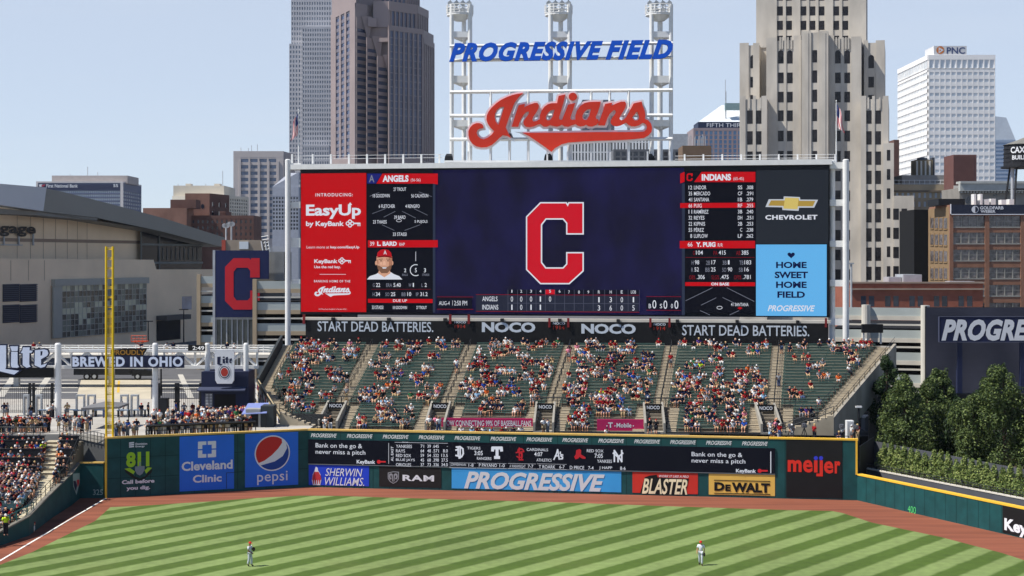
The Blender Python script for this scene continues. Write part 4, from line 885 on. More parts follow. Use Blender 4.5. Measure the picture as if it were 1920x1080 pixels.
# vomitories with tunnels
for k in range(5):
    c=aisx(k,0)-.1; y0=BY0+1.0; y1=rowY(VOM)-.12
    v=MB(); zt=rowZ(VOM)+.02
    for sx in (-1,1):
        x0=c+sx*VW; x1=c+sx*(VW+.22); a,e=min(x0,x1),max(x0,x1)
        b=len(v.v); h0=BZ+.95
        v.add([(a,BY0-.2,BZ-.3),(e,BY0-.2,BZ-.3),(e,y1,BZ-.3),(a,y1,BZ-.3),(a,BY0-.2,h0),(e,BY0-.2,h0),(e,y1,zt+.55),(a,y1,zt+.55)],[(0,3,2,1),(4,5,6,7),(0,1,5,4),(1,2,6,5),(2,3,7,6),(3,0,4,7)])
        for i in range(b,len(v.v)): v.v[i]=tuple(BW(*v.v[i]))
    bx(v,c-VW,c+VW,BY0-.3,y1,BZ-.4,BZ+.03)
    bx(v,c-VW-.22,c+VW+.22,y1-.9,y1-.05,zt-.35,zt+.02)
    pv=v.build("tunnel_wall",mat("tunnel_concrete",(150,146,136),0.9,0.12,0.6),bl)
    d=MB(); bx(d,c-VW,c+VW,y1-.04,y1-.01,BZ,zt-.3); d.build("tunnel_opening",mat("tunnel_dark",(16,16,18),0.95,0),pv)
    sgn=MB(); bx(sgn,c-VW-.05,c+VW+.05,y1-1.05,y1-.92,zt-.28,zt+.42)
    sg=sgn.build("tunnel_sign",black_vinyl,pv)
    fr=Fr(tuple(BW(c-VW,y1-1.06,0))[:2],tuple(BW(c+VW,y1-1.06,0))[:2]); t_=MB(); textuv(t_,fr,"NOCO",.18,2*VW-.18,zt-.12,zt+.26,.02,0,.03); t_.build("lettering",letter_white,sg)
# side parapets
mb=MB()
def para(mb,x0f,r0,r1,h,wd,base):
    pts=[(x0f(r),rowY(r),rowZ(r)) for r in (r0,r1)]
    (xa,ya,za),(xb,yb,zb)=pts
    q=[(xa,ya,za-base),(xa+wd,ya,za-base),(xb+wd,yb,zb-base),(xb,yb,zb-base),(xa,ya,za+h),(xa+wd,ya,za+h),(xb+wd,yb,zb+h),(xb,yb,zb+h)]
    mb.add([BW(*p) for p in q],[(0,3,2,1),(4,5,6,7),(0,1,5,4),(1,2,6,5),(2,3,7,6),(3,0,4,7)])
para(mb,lambda r:xr(r),2.5,NR,0.35,0.35,3.2)
mb.build("side_parapet",mat("parapet_concrete",(150,144,132),0.9,0.22,0.5,stretch=(1,1,.25)),bl)
mb=MB(); para(mb,lambda r:xl(r)-.3,12.15,NR,1.15,0.28,.8); mb.build("side_parapet",mat("fence_charcoal",(52,58,60),0.7,0.1),bl)
mb=MB(); para(mb,lambda r:xl(r)-.3,1.0,12.15,.95,0.28,3.2); mb.build("side_parapet",mat("parapet_tan",(176,160,128),0.9,0.1),bl)
mb=MB(); para(mb,lambda r:xl(r)-.34,1.0,12.15,1.1,0.06,-.85)
fr_pts=[BW(xl(r)-.36,rowY(r),rowZ(r)) for r in (1.0,12.15)]
mb.build("parapet_cap",rail_m,bl)
# pennant banner on the outside of the left parapet: white, red and navy blocks
bm=MB(); P0,P1=fr_pts
for i in range(22):
    for j in range(3):
        a=P0.lerp(P1,(i+.06)/22); e=P0.lerp(P1,(i+.94)/22); z0=-1.15+j*.66; z1=z0+.54; off=Vector((-.03,-.02,0))
        bm.quad(a+off+Vector((0,0,z0)),e+off+Vector((0,0,z0)),e+off+Vector((0,0,z1)),a+off+Vector((0,0,z1)),2 if (i*3+j)%7==3 else (1 if (i*2+j*3)%5==1 else 0))
bm.build("banner_strip",[mat("banner_white",(224,222,218),0.8,.03),mat("banner_navy",(34,40,78),0.8,0),mat("banner_red",(176,40,44),0.8,0)],bl)
mb=MB()
for r in range(3,NR,2):
    p=BW(xr(r)+.17,rowY(r),rowZ(r)+.35); mb.bar(p,p+Vector((0,0,.75)),.05)
for h in (.4,.75): mb.bar(BW(xr(3)+.17,rowY(3),rowZ(3)+.35+h),BW(xr(NR)+.17,rowY(NR),rowZ(NR)+.35+h),.05)
for r in range(1,NR,2):
    x_=xl(r)+1.55; p=BW(x_,rowY(r),rowZ(r)); mb.bar(p,p+Vector((0,0,.95)),.05)
    if r<NR-2: mb.bar(p+Vector((0,0,.95)),BW(xl(r+2)+1.55,rowY(r+2),rowZ(r+2)+.95),.05)
    x_=xr(r)-1.95; p=BW(x_,rowY(r),rowZ(r)); mb.bar(p,p+Vector((0,0,.95)),.05)
    if 1<r<NR-2: mb.bar(p+Vector((0,0,.95)),BW(xr(r+2)-1.95,rowY(r+2),rowZ(r+2)+.95),.05)
mb.build("edge_rail",rail_m,bl)
# front base, landings and end stairs
mb=MB(); bx(mb,xl(0),xr(1),BY0-.15,BY0+.05,4.4,BZ+.02); bx(mb,-24,-19.5,BY0+.4,BY0+.6,BZ-.6,BZ+1.6); bx(mb,29.5,33,BY0+.9,BY0+1.1,BZ-1,BZ+1.5); bx(mb,-23.5,33.5,BY0-3.4,BY0-.16,4.2,BZ-.15)
mb.build("base_wall",mat("base_charcoal",(58,60,61),0.9,.12),bl)
for sgx,x0,x1 in ((1,-24.6,-19.9),(-1,33.4,27.6)):
    mb=MB()
    for i in range(9):
        a=lerp(x0,x1,i/9); e=lerp(x0,x1,(i+1)/9); bx(mb,min(a,e),max(a,e),BY0-1.2,BY0-.2,BZ-.6,BZ+1.9-i*.22)
    mb.build("stairs",stair_m,bl)
    mb=MB(); a=BW(x0,BY0-1.2,BZ+1.9); e=BW(x1,BY0-1.2,BZ-.1); 
    for h in (.5,1.0): mb.bar(a+Vector((0,0,h)),e+Vector((0,0,h)),.06)
    for i in range(8): q=a.lerp(e,i/7); mb.bar(q,q+Vector((0,0,1.0)),.05)
    mb.build("hand_rail",rail_m,bl)
# deep concrete underside at the right end
mb=MB()
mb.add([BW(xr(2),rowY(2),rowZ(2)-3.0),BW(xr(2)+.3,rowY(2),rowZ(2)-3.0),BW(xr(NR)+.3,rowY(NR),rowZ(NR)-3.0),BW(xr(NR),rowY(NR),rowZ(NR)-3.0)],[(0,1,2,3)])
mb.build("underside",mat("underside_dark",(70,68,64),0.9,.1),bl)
for x_,y_ in ((37,168),(40.5,174),(43,179)): mb=MB(); bx(mb,x_-.4,x_+.4,y_-.4,y_+.4,-.4,rowZ((y_-BY0)/TR)-2.5); mb.build("support_column",mat("column_shade",(120,116,108),.9,.15),bl)  # column grey darkened to carry the shade under the stand
# pink party decks set in the front rows
for x0,x1,txt,lab in ((-4.55,3.0-.25+0.3,"NOW CONNECTING 99% OF BASEBALL FANS","magenta deck wall with a long white slogan in front of the bleachers"),(10.55,16.9-1.75-.05,"T··Mobile·","short magenta deck wall with a small phone logo in front of the bleachers")):
    if "Mobile" in txt: X0,X1=X(1119,158.2),X(1207,157.6)
    else: X0,X1=X(827,158.8),X(999,158.4)
    t=thing("deck_wall",lab,"wall",tuple(BW((X0+X1)/2,BY0-.2,BZ)))
    ys=BY0-1.0+ (0.9)
    yb=BY0+1.1
    a=Vector((X0,0,0)); 
    A=Vector((X0,159.2 if X0<0 else 158.0,0)); B_=Vector((X1,158.8 if X0<0 else 157.7,0)); fr=Fr((A.x,A.y),(B_.x,B_.y))
    mb=MB(); mb.fbox(fr,0,fr.L,BZ-.4,BZ+1.2,-.3,0); mb.build("wall_panel",mat("deck_magenta",(178,30,88),0.6,.05),t)
    mb=MB()
    if "Mobile" in txt:
        u0,u1,v0,v1=fr.rect(1140,792,1149,802); textuv(mb,fr,"T",u0,u1,v0,v1,.02,0,.03); u0,u1,v0,v1=fr.rect(1156,793,1184,801.5); textuv(mb,fr,"Mobile",u0,u1,v0,v1,.02,0,.02)
        for px_ in (1137,1152,1186.5): u0,u1,v0,v1=fr.rect(px_,797.5,px_+2,799.5); mb.frect(fr,u0,u1,v0,v1,.02)
    else: u0,u1,v0,v1=fr.rect(831,788,996,798.5); textuv(mb,fr,txt,u0,u1,v0,v1,.02,0,.012)
    mb.build("lettering",letter_white,t)
# banner row under the scoreboard
NYL,NYR=189.5,179.5
NF=Fr((X(573,NYL),NYL),(X(1553,NYR),NYR))
nb=thing("advert_banner","long black banner with white battery slogans under the scoreboard","banner",(X(1060,184),184,13.5))
mb=MB(); mb.fbox(NF,0,NF.L,12.6,15.65,-.3,0); mb.build("backing",black_vinyl,nb)
zb=lambda x,y:(480+x/3.6923,580+y/3.6923); zc=lambda x,y:(980+x/2.743,580+y/2.743)
bl1=mat("banner_grey_letters",(196,204,214),0.6,0); bl2=mat("banner_red_letters",(176,52,36),0.6,0)
def tb(tf,s,x0,x1,y0,y1,m=0,b=.02):
    q=MB(); a,c=tf(x0,y0); e,f=tf(x1,y1); text(q,NF,s,a,c,e,f,.04,0,b); q.build("lettering",bl2 if m else bl1,nb)
tb(zb,"START DEAD BATTERIES.",427,1228,82,152,b=.01); tb(zb,"NOCO",1564,1934,88,158,b=.045); tb(zb,"NOCO",1373,1454,82,96,b=.03); tb(zb,"1914",1376,1450,106,130,1,0)
tb(zc,"NOCO",302,582,74,125,b=.045); tb(zc,"NOCO",156,218,66,78,b=.03); tb(zc,"1914",157,216,83,103,1,0); tb(zc,"NOCO",674,736,71,83,b=.03); tb(zc,"1914",674,734,88,107,1,0); tb(zc,"START DEAD BATTERIES.",820,1474,80,134,b=.01)
for tf,x in ((zb,333),(zb,1345),(zb,1473),(zc,137),(zc,234),(zc,656),(zc,754),(zc,1558)):
    u0,u1,v0,v1=NF.rect(*tf(x-(6 if tf is zb else 4),35 if tf is zb else 45),*tf(x+(10 if tf is zb else 7),100 if tf is zb else 92)); mb=MB(); mb.fbox(NF,u0,u1,v0,v1,.05,.3); mb.build("red_marker",mat("marker_red",(120,28,32),0.6,.05),nb)
mb=MB(); mb.fbox(NF,-.6,NF.L+.3,15.66,16.0,-1.2,-.35); mb.build("beam",pale_concrete,nb)
mb=MB(); mb.fbox(NF,-.3,NF.L,10.5,12.6,-.6,-.02); mb.build("base",mat("base_grey",(104,106,106)),nb)
for k in range(9): u=NF.L*(k+.5)/9; mb=MB(); mb.fbox(NF,u-.2,u+.2,15.68,16.02,-.3,.25); mb.build("lamp_box",black_metal,nb)
# spectators in the bleachers: occupied share of each section, five bands from the top
DEN=[(.42,.26,.30,.42,.30),(.26,.16,.26,.34,.36),(.26,.34,.40,.38,.42),(.32,.42,.44,.55,.62),(.14,.20,.52,.55,.62),(.17,.14,.13,.16,.55)]
for r in range(NR):
    for s in range(6):
        sp=secspan(s,r)
        if not sp: continue
        band=min(4,int((NR-1-r)/NR*5)); d=DEN[s][band]
        if r>=NR-2: d=.42 if r==NR-1 else .3
        x=sp[0]+.2+random.random()*1.6*(1-d)/d; n=0
        while x<sp[1]-.25:
            g=random.choice((1,1,2,2,2,2,3,3,4)); d=max(.1,DEN[s][band]*.9) if r<NR-2 else d
            team=random.choice((None,None,"red",None,"navy"))
            for q in range(g):
                if x>sp[1]-.25: break
                if random.random()<.96:
                    sh=team if team and random.random()<.45 else None
                    person(BW(x,rowY(r)+.42,rowZ(r)),ROT+random.uniform(-.35,.35),random.choice(("sit0","sit0","sit1","sit2","sit3","sit0")),"@, %s row up, %s fan from left, %s bleacher section"%(ordn(r+1),ordn(n+1),ordn(s+1)),("bl",s,r),sh)
                    n+=1
                x+=random.uniform(.46,.56)
            f=sum(1 for _ in range(1)); gap=g*.51*(1-d)/d
            x+=gap*random.uniform(.15,2.0)
for k in range(5):                             # people on the stairs and in the tunnel mouths
    for q in range(random.choice((1,2,2))):
        r=random.randint(VOM+1,NR-3); person(BW(aisx(k,r)+random.choice((-.35,.35)),rowY(r)+.2,rowZ(r)+.1),random.choice((0,math.pi)),random.choice(("std0","wlk0","std2")),None,("bl",9,r))
    for q,dx in enumerate(sorted(random.uniform(-.75,.75) for _ in range(random.choice((2,3,4))))):
        person(BW(aisx(k,0)+dx,BY0-random.uniform(.2,1.4),BZ-.12),random.uniform(-1,1)+random.choice((0,math.pi)),random.choice(("std0","std2","std3","wlk0")),"@, %s person at the %s tunnel mouth from the left"%(ordn(q+1),ordn(k+1)),("vo",k,q))

for k in range(9):
    px=868+k*14+random.uniform(-4,4); person(Vector((X(px,157.8),157.9,4.5)),random.uniform(-.4,.4),"sit%d"%random.randint(0,3),"@, %s fan from the left before the long magenta wall"%ordn(k+1),("dk",0,k))
person(Vector((X(1138,157.0),157.1,4.5)),.2,"sit1","@, lone fan seated before the short magenta wall",("dk",1,0))
# ============================================================= left corner stand
ls=thing("grandstand","dark green seats and pale stairs rising in the left-field corner","grandstand",(-48,135,0))
seat_m=mat("seat_green",(52,80,84),0.5,0.12,2.0)
def lrow(i):
    Y=121.5+.88*i; return Y, (.9+.1*(Y-121.5) if Y<141 else 2.85+.3525*(Y-141))
def wallx(Y):
    for (a,b),(c,e) in zip(SW[:-1],SW[1:]):
        if e<=Y<=b: return a+(c-a)*(b-Y)/(b-e)
    return SW[0][0] if Y>140 else SW[-1][0]
def aislex(Y):
    P=[(128,-41.7),(133.5,-42.2),(140,-43.6),(149.5,-45.8)]
    if Y<=128: return -41.7
    for (a,b),(c,e) in zip(P,P[1:]):
        if Y<=c: return b+(e-b)*(Y-a)/(c-a)
    return -45.8
LN=31
mb=MB()
for i in range(LN):
    Y,z=lrow(i); mb.box(-64,wallx(Y)-.38,Y,Y+.9,-.4,z)
mb.build("tread",riser_m,ls)
mb=MB()
for i in range(6,LN):
    Y,z=lrow(i); c=aislex(Y+.4); e=min(c+.62,wallx(Y)-.4)
    mb.box(c-.62,e,Y+.44,Y+.9,z,z+.079); mb.box(c-.62,e,Y,Y+.44,z-.02,z+.012)
mb.build("stairs",mat("stair_light",(206,196,170),0.9,.1),ls)
mb=MB()
for i in range(6,LN,2):
    Y,z=lrow(i); x_=wallx(Y)-.3; mb.bar((x_,Y,z),(x_,Y,z+1.0),.05)
    if i+2<LN: Y2,z2=lrow(i+2); x2=wallx(Y2)-.3; mb.bar((x_,Y,z+1),(x2,Y2,z2+1),.05); mb.bar((x_,Y,z+.55),(x2,Y2,z2+.55),.04)
mb.build("edge_rail",rail_m,ls)
mb=MB(); prev=None
for Y in range(113,130,2):
    p=Vector((wallx(Y)-.25,Y,1.55-.1*max(0,126.5-Y) if Y>120 else .9)); mb.bar(p,p+Vector((0,0,.9)),.06)
    if prev: mb.bar(prev+Vector((0,0,.9)),p+Vector((0,0,.9)),.08); mb.bar(prev+Vector((0,0,.45)),p+Vector((0,0,.45)),.04)
    prev=p
mb.build("front_rail",mat("rail_teal",(40,92,90),0.5,.05),ls)
seatb=MB()
def seat(mb,x,Y,z):
    mb.box(x-.22,x+.22,Y+.36,Y+.72,z+.40,z+.45); mb.add([(x-.22,Y+.70,z+.42),(x+.22,Y+.70,z+.42),(x+.22,Y+.80,z+.86),(x-.22,Y+.80,z+.86),(x-.22,Y+.75,z+.42),(x+.22,Y+.75,z+.42),(x+.22,Y+.85,z+.86),(x-.22,Y+.85,z+.86)],[(0,1,2,3),(7,6,5,4),(3,2,6,7),(0,3,7,4),(1,5,6,2)]); mb.box(x-.2,x-.16,Y+.5,Y+.6,z,z+.4)
slots=[]
for i in range(LN-1):
    Y,z=lrow(i); c=aislex(Y+.4); x=(c-.9) if i>=6 else wallx(Y)-.8
    k=0
    while x>-61: k+=1; slots.append((i,'left',k,x)); x-=.5
    x=c+.88; k=0
    while i>=9 and x<wallx(Y)-.55: k+=1; slots.append((i,'right',k,x)); x+=.5
nseat=0
mb=MB()
for i,sd,k,x in sorted(slots,key=lambda q:(abs(q[3]+44),q[0])):
    Y,z=lrow(i)
    if i>=22: continue
    if nseat<100: q=MB(); seat(q,x,Y,z); q.build("seat",seat_m,ls); nseat+=1
    else: seat(mb,x,Y,z)
stuff(mb.build("seats",seat_m,ls))
for i in (22,24,26,28,29):
    Y,z=lrow(i); c=aislex(Y)
    for a,e in ((-62,c-.75),(c+.75,wallx(Y)-.3)):
        if e-a<.8: continue
        q=MB(); q.box(a,e,Y-.15,Y+.2,z+.98,z+1.05); q.box(a,e,Y-.12,Y-.08,z+.35,z+.98)
        x=a+.2
        while x<e: q.box(x-.04,x+.04,Y-.05,Y+.05,z,z+.98); x+=1.5
        q.build("drink_rail",black_metal,ls)
# people in it
hat=0
for i in range(LN-1):
    Y,z=lrow(i); vis_l=-960*Y/2800-.2; cnt={'left':0,'right':0}
    dens=.97 if i>=22 else (.93 if i>12 else (.75 if i>9 else (.4 if i>4 else .75)))
    for _,sd,k,x in [q for q in slots if q[0]==i]:
        if x<vis_l:
            if x>vis_l-9 and random.random()<.75: person(Vector((x,Y+.5,z)),random.uniform(-.2,.8),'sit%d'%random.randint(0,3),None,('far',i,k))
            continue
        if random.random()<dens*(.72 if i>=22 and i%2 else 1):
            cnt[sd]+=1
            w="@, %s row up, %s fan %s of the corner stairs"%(ordn(i+1),ordn(cnt[sd]),sd)
            person(Vector((x+random.uniform(-.06,.06),Y+.5,z)),random.uniform(-.4,.5)+.3,random.choice(("sit0","sit1","sit2","sit3")),w,("ls",i,k))
    
# ============================================================= foul pole
yel=mat("pole_yellow",(222,186,30),0.5,.06)
fp=thing("foul_pole","tall yellow foul pole with ladder rungs at the wall's left end","foul pole",(-39.8,146.8,WH))
FP=FY(146.8)
for px in (199.2,211.8):
    mb=MB(); u=FP.u(px); mb.tube([FP.p(u,WH,0),FP.p(u,FP.uv(px,462)[1],0)],.115,10); mb.build("pole",yel,fp)
mb=MB(); u0,u1=FP.u(199.2),FP.u(211.8); z=WH+.5
while z<24.4: mb.bar(FP.p(u0,z,0),FP.p(u1,z,0),.06); mb.bar(FP.p(u0,z+.14,0),FP.p(u1,z+.14,0),.04); z+=.95
mb.build("rung",yel,fp)
mb=MB()
for k in range(1,6):
    u=u0+(u1-u0)*k/6; mb.bar(FP.p(u,WH+.4,.02),FP.p(u,18.4,.02),.03)
mb.build("mesh_screen",yel,fp)
mb=MB(); u=FP.u(197.4); mb.tube([FP.p(u,WH,-.3),FP.p(u,FP.uv(197,566)[1],-.3)],.07,8)
for k in range(14): zz=WH+.4+k*.95; mb.bar(FP.p(u,zz,-.3),FP.p(u0,zz,0),.05)
mb.build("side_brace",yel,fp)
# ============================================================= entrance gate: columns, truss, signs
GY=166.0; GF=FY(GY)
gt=thing("gate_truss","white steel entrance gate truss on round columns behind left field","gate",(X(250,GY),GY,PZ))
for px,r_ in ((109,.36),(291,.32),(389,.29),(461.5,.29)):
    mb=MB(); u=GF.u(px); zt=GF.uv(px,643)[1]; mb.tube([GF.p(u,PZ-.2,0),GF.p(u,zt-.15,0),GF.p(u,zt,0)],[r_,r_,r_*.7],16); mb.build("column",white_paint,gt)
mb=MB()
for y0,y1 in ((655.5,661),(686,692)): u0,u1,v0,v1=GF.rect(-40,y0,482,y1); mb.fbox(GF,u0,u1,v0,v1,-1.2,-.5)
xs=[-40+29*k for k in range(19)]
for k,(a,e) in enumerate(zip(xs,xs[1:])):
    ya,ye=(660,688) if k%2 else (688,660); mb.bar(W(a,ya,GY+.8),W(e,ye,GY+.8),.22); mb.bar(W(e,660,GY+.8),W(e,688,GY+.8),.18)
mb.build("truss",white_paint,gt)
z7=lambda x,y:(x/6.75,640+y/6.75)
LS=thing("entrance_sign","huge pale blackletter Lite letters edged in navy on the gate","sign",tuple(W(45,690,GY-.6)))
LF=FY(GY-.75)
LET=[[[(-80,50),(80,50),(80,325),(70,350),(245,372),(180,420),(0,378),(-80,362)]],[[(130,62),(230,62),(225,122),(150,124)]],[[(145,132),(225,132),(225,290),(245,325),(215,335),(150,330),(140,300)]],
 [[(295,75),(380,75),(375,113),(420,118),(400,146),(375,146),(372,290),(390,320),(340,335),(290,302),(290,150),(262,148),(285,112)]],
 [[(445,112),(560,100),(602,112),(615,150),(600,182),(522,225),(522,300),(598,278),(570,320),(520,335),(440,302)],[(515,125),(542,125),(536,175),(515,182)]]]
mb=MB()
for i,lp in enumerate(LET):
    L=[pxpoly(LF,[z7(*q) for q in l]) for l in lp]; mb.fpoly(LF,[offset_poly(L[0],.13)],.0+.004*i,0,.15)
mb.build("letter_edge",navy,LS); mb=MB()
for i,lp in enumerate(LET): mb.fpoly(LF,[pxpoly(LF,[z7(*q) for q in l]) for l in lp],.06+.004*i,0)
mb.build("letter_face",mat("pale_blue_face",(206,216,236),0.6,.03),LS)
mb=MB(); sbox(mb,LF,-30,690,98.5,708.5,-.6,-.3); mb.build("lower_panel",black_vinyl,LS)
BS=thing("entrance_sign","gate sign reading PROUDLY BREWED IN OHIO in gold and white","sign",tuple(W(240,688,GY-.6)))
mb=MB(); mb.fpoly(LF,[pxpoly(LF,[(134.5,666.5),(345.5,666.5),(345.5,689.8),(134.5,689.8)])],.03,1,.12); mb.fpoly(LF,[pxpoly(LF,[(207,655),(276,653),(272,661),(268,667.5),(207,667.5)])],0,0,.12)
mb.build("letter_edge",[black_vinyl,navy],BS)
mb=MB(); text(mb,LF,"PROUDLY",210,656,272,665.5,.06,1,.03); text(mb,LF,"BREWED IN OHIO",136.5,668.5,343.5,687.5,.14,0,.045,0,1.12); mb.build("letter_face",[mat("pale_blue_face",(186,200,226)),mat("gold_face",(150,108,40),0.5,.05)],BS)
ck=thing("digital_clock","black digital clock showing 2:49 on the gate truss","clock",tuple(W(368,655,GY-.5)))
mb=MB(); sbox(mb,LF,352.5,647,384,658,-.3,0); mb.build("case",black_vinyl,ck)
mb=MB(); text(mb,LF,"2:49",361,648.8,383,656.3,.03,0,.01); mb.build("digits",led((226,228,232)),ck)
# kiosk and its can sign
KY=164.5; KF=FY(KY)
kk=thing("kiosk","navy drinks kiosk with an awning beside the bleachers","kiosk",(X(422,KY),KY,PZ))
mb=MB(); sbox(mb,KF,377.5,697,466,785,-4,0); mb.build("wall",navy,kk)
mb=MB(); a=KF.rect(373,725.5,462,730); mb.add([KF.p(a[0],a[2],1.0),KF.p(a[1],a[2],1.0),KF.p(a[1],a[3],0),KF.p(a[0],a[3],0),KF.p(a[0],a[2]-.12,1.0),KF.p(a[1],a[2]-.12,1.0),KF.p(a[1],a[3]-.12,0),KF.p(a[0],a[3]-.12,0)],[(0,1,2,3),(7,6,5,4),(0,4,5,1),(1,5,6,2),(3,7,4,0)]); mb.build("awning",mat("awning_grey",(64,70,92),0.6,.05),kk)
mb=MB(); srect(mb,KF,402,739,442,763,.02); mb.build("serving_hatch",mat("hatch_dark",(26,24,26),0.9,0),kk)
mb=MB(); srect(mb,KF,384.5,737,399,765,.03,0)
for k in range(9): srect(mb,KF,386,739+2.8*k,391,740+2.8*k,.04,1); srect(mb,KF,393,739+2.8*k,397.5,740+2.8*k,.04,1)
mb.build("menu_board",[mat("menu_grey",(84,88,96),0.6,0),letter_white],kk)
mb=MB(); srect(mb,KF,377.5,765,466,786,.05); mb.build("counter",mat("counter_wood",(96,62,46),0.7,.1),kk)
cs=thing("can_sign","white can-shaped Lite sign with a red disc hung above the kiosk","sign",tuple(W(420,719,KY-.6)))
CF=FY(KY-.8)
mb=MB(); mb.fpoly(CF,[pxpoly(CF,[(402.5,661),(405.5,655.5),(436,655.5),(439,661),(438.5,713),(434.5,719.5),(407.5,719.5),(403.5,713)])],0,0,.3); mb.build("can_body",mat("can_white",(214,216,222),0.45,.06),cs)
mb=MB(); zq=lambda x,y:(220+x/5.4,620+y/5.4)
for i,lp in enumerate([[[(1012,265),(1048,262),(1040,335),(1072,338),(1050,352),(1012,340)]],[[(1065,285),(1090,285),(1090,330),(1066,332)]],[[(1068,262),(1088,262),(1088,276),(1068,276)]],[[(1100,268),(1122,264),(1120,285),(1132,286),(1120,294),(1120,330),(1098,328),(1100,294),(1092,292)]],[[(1136,284),(1160,278),(1162,300),(1146,312),(1160,322),(1148,332),(1134,322)]]]): mb.fpoly(CF,[pxpoly(CF,[zq(*q) for q in l]) for l in lp],.03)
c=CF.uv(*zq(1085,420)); mb.fpoly(CF,[circ(c[0],c[1],.56,.66,24)],.03,0); mb.fpoly(CF,[circ(c[0],c[1],.47,.56,24)],.04,2); mb.fpoly(CF,[circ(c[0],c[1],.4,.48,24)],.05,1)
for a0 in (math.radians(120),math.radians(-60)): ln_=circ(c[0],c[1],.72,.84,10,a0,a0+math.radians(120)); ln2=circ(c[0],c[1],.66,.78,10,a0,a0+math.radians(120)); mb.fpoly(CF,[ln_+ln2[::-1]],.03,3)
mb.build("can_print",[navy,mat("can_red",(168,54,44),0.5,0),mat("can_white",(214,216,222)),mat("can_grey",(150,154,162),0.5,0)],cs)
mb=MB(); ring=[CF.p(CF.u(420.5)+.28*math.cos(a*.3),CF.uv(420,655)[1]+.28*math.sin(a*.3)+.1,0) for a in range(11)]; mb.tube(ring,.05,6); mb.bar(CF.p(CF.u(410),CF.uv(420,690)[1],-.3),CF.p(CF.u(410),CF.uv(420,690)[1],-.85),.15); mb.bar(CF.p(CF.u(431),CF.uv(420,700)[1],-.3),CF.p(CF.u(431),CF.uv(420,700)[1],-.85),.15); mb.build("bracket",black_metal,cs)
# black speaker box, fence panels, metal detectors
sp_=thing("speaker_cabinet","tall black loudspeaker cabinet standing by a gate column","loudspeaker",(X(306,163.5),163.5,PZ))
SF=FY(163.5); mb=MB(); u0,u1=SF.u(298),SF.u(314); mb.fbox(SF,u0,u1,PZ,PZ+2.35,-.8,0); mb.build("cabinet",black_vinyl,sp_)
mb=MB(); mb.fbox(SF,u0+.06,u1-.06,PZ+.25,PZ+2.2,0,.03); mb.build("grille",mat("grille_black",(36,38,42),0.9,.2,30),sp_)
FNY=171.0; FN=FY(FNY)
for x0,x1,w in ((-30,56,"at the far left of the gate"),(62,98,"just left of the thick gate column"),(297,330,"right of the second gate column"),(333,376,"beside the navy kiosk")):
    f=thing("iron_fence","black iron fence panel %s"%w,"fence",(X((x0+x1)/2,FNY),FNY,PZ))
    mb=MB(); u0,u1=FN.u(x0),FN.u(x1)
    for q in range(int((u1-u0)/.22)+1): u=u0+q*.22; mb.bar(FN.p(u,PZ,0),FN.p(u,PZ+2.9,0),.035)
    for h in (.2,2.7): mb.bar(FN.p(u0,PZ+h,0),FN.p(u1,PZ+h,0),.06)
    mb.build("bars",black_metal,f)
    for px in (x0+1,x1): q=MB(); u=FN.u(px); q.fbox(FN,u-.13,u+.13,PZ,PZ+3.4,-.13,.13); q.fbox(FN,u-.2,u+.2,PZ+1.2,PZ+1.35,-.2,.2); q.fbox(FN,u-.2,u+.2,PZ+2.7,PZ+2.85,-.2,.2); q.build("post",black_metal,f)
DF=FY(168.5)
for n,(x0,x1) in enumerate(((43,53),(66,78),(141.5,158),(163,178),(225,240),(244.5,259))):
    d_=thing("metal_detector","grey walk-through metal detector frame, %s from the left at the gate"%ordn(n+1),"metal detector",(X((x0+x1)/2,168.5),168.5,PZ),"walk-through detectors at the gate")
    u0,u1=DF.u(x0),DF.u(x1)
    for u in (u0,u1-.14): q=MB(); q.fbox(DF,u,u+.14,PZ,PZ+2.1,-.5,0); q.build("side_post",steel,d_)
    q=MB(); q.fbox(DF,u0,u1,PZ+2.1,PZ+2.3,-.5,0); q.build("top_bar",steel,d_)
for n,(px,Y) in enumerate(((85,167),(133,167.2),(150,166.6),(190,167),(232,166.8),(262,167))):
    t=thing("check_table","small grey bag-check table, %s from the left at the gate"%ordn(n+1),"table",(X(px,Y),Y,PZ),"bag-check tables")
    x_=X(px,Y); q=MB(); q.box(x_-.7,x_+.7,Y-.35,Y+.35,PZ+.7,PZ+.78); q.build("table_top",mat("table_blue_grey",(112,130,150),0.6,.05),t)
    for sx in (-.6,.6):
        q=MB(); q.box(x_+sx-.04,x_+sx+.04,Y-.3,Y+.3,PZ,PZ+.7); q.build("leg",black_metal,t)
# canopies
def canopy(px0,px1,Y,ze,zp,dep,m,lab,tiltx=0):
    c=thing("canopy_tent",lab,"canopy",(X((px0+px1)/2,Y),Y,PZ)); x0,x1=X(px0,Y),X(px1,Y); xm=(x0+x1)/2
    mb=MB(); A=[(x0,Y,ze),(x1,Y,ze+tiltx),(x1,Y+dep,ze+tiltx),(x0,Y+dep,ze)]; P=(xm,Y+dep/2,zp)
    mb.add(A+[P]+[(a,b_,c_-.22) for a,b_,c_ in A],[(0,1,4),(1,2,4),(2,3,4),(3,0,4),(0,5,6,1),(1,6,7,2),(3,8,5,0),(2,7,8,3)]); mb.build("roof",m,c)
    for a,b_ in ((x0+.06,Y+.06),(x1-.06,Y+.06),(x1-.06,Y+dep-.06),(x0+.06,Y+dep-.06)): q=MB(); q.tube([(a,b_,PZ),(a,b_,ze)],.05,6); q.build("leg",black_metal,c)
canopy(152,224,154.5,8.0,8.5,4.0,mat("canopy_grey",(112,112,114),0.8,.06),"grey canopy tent behind the foul pole",.15)
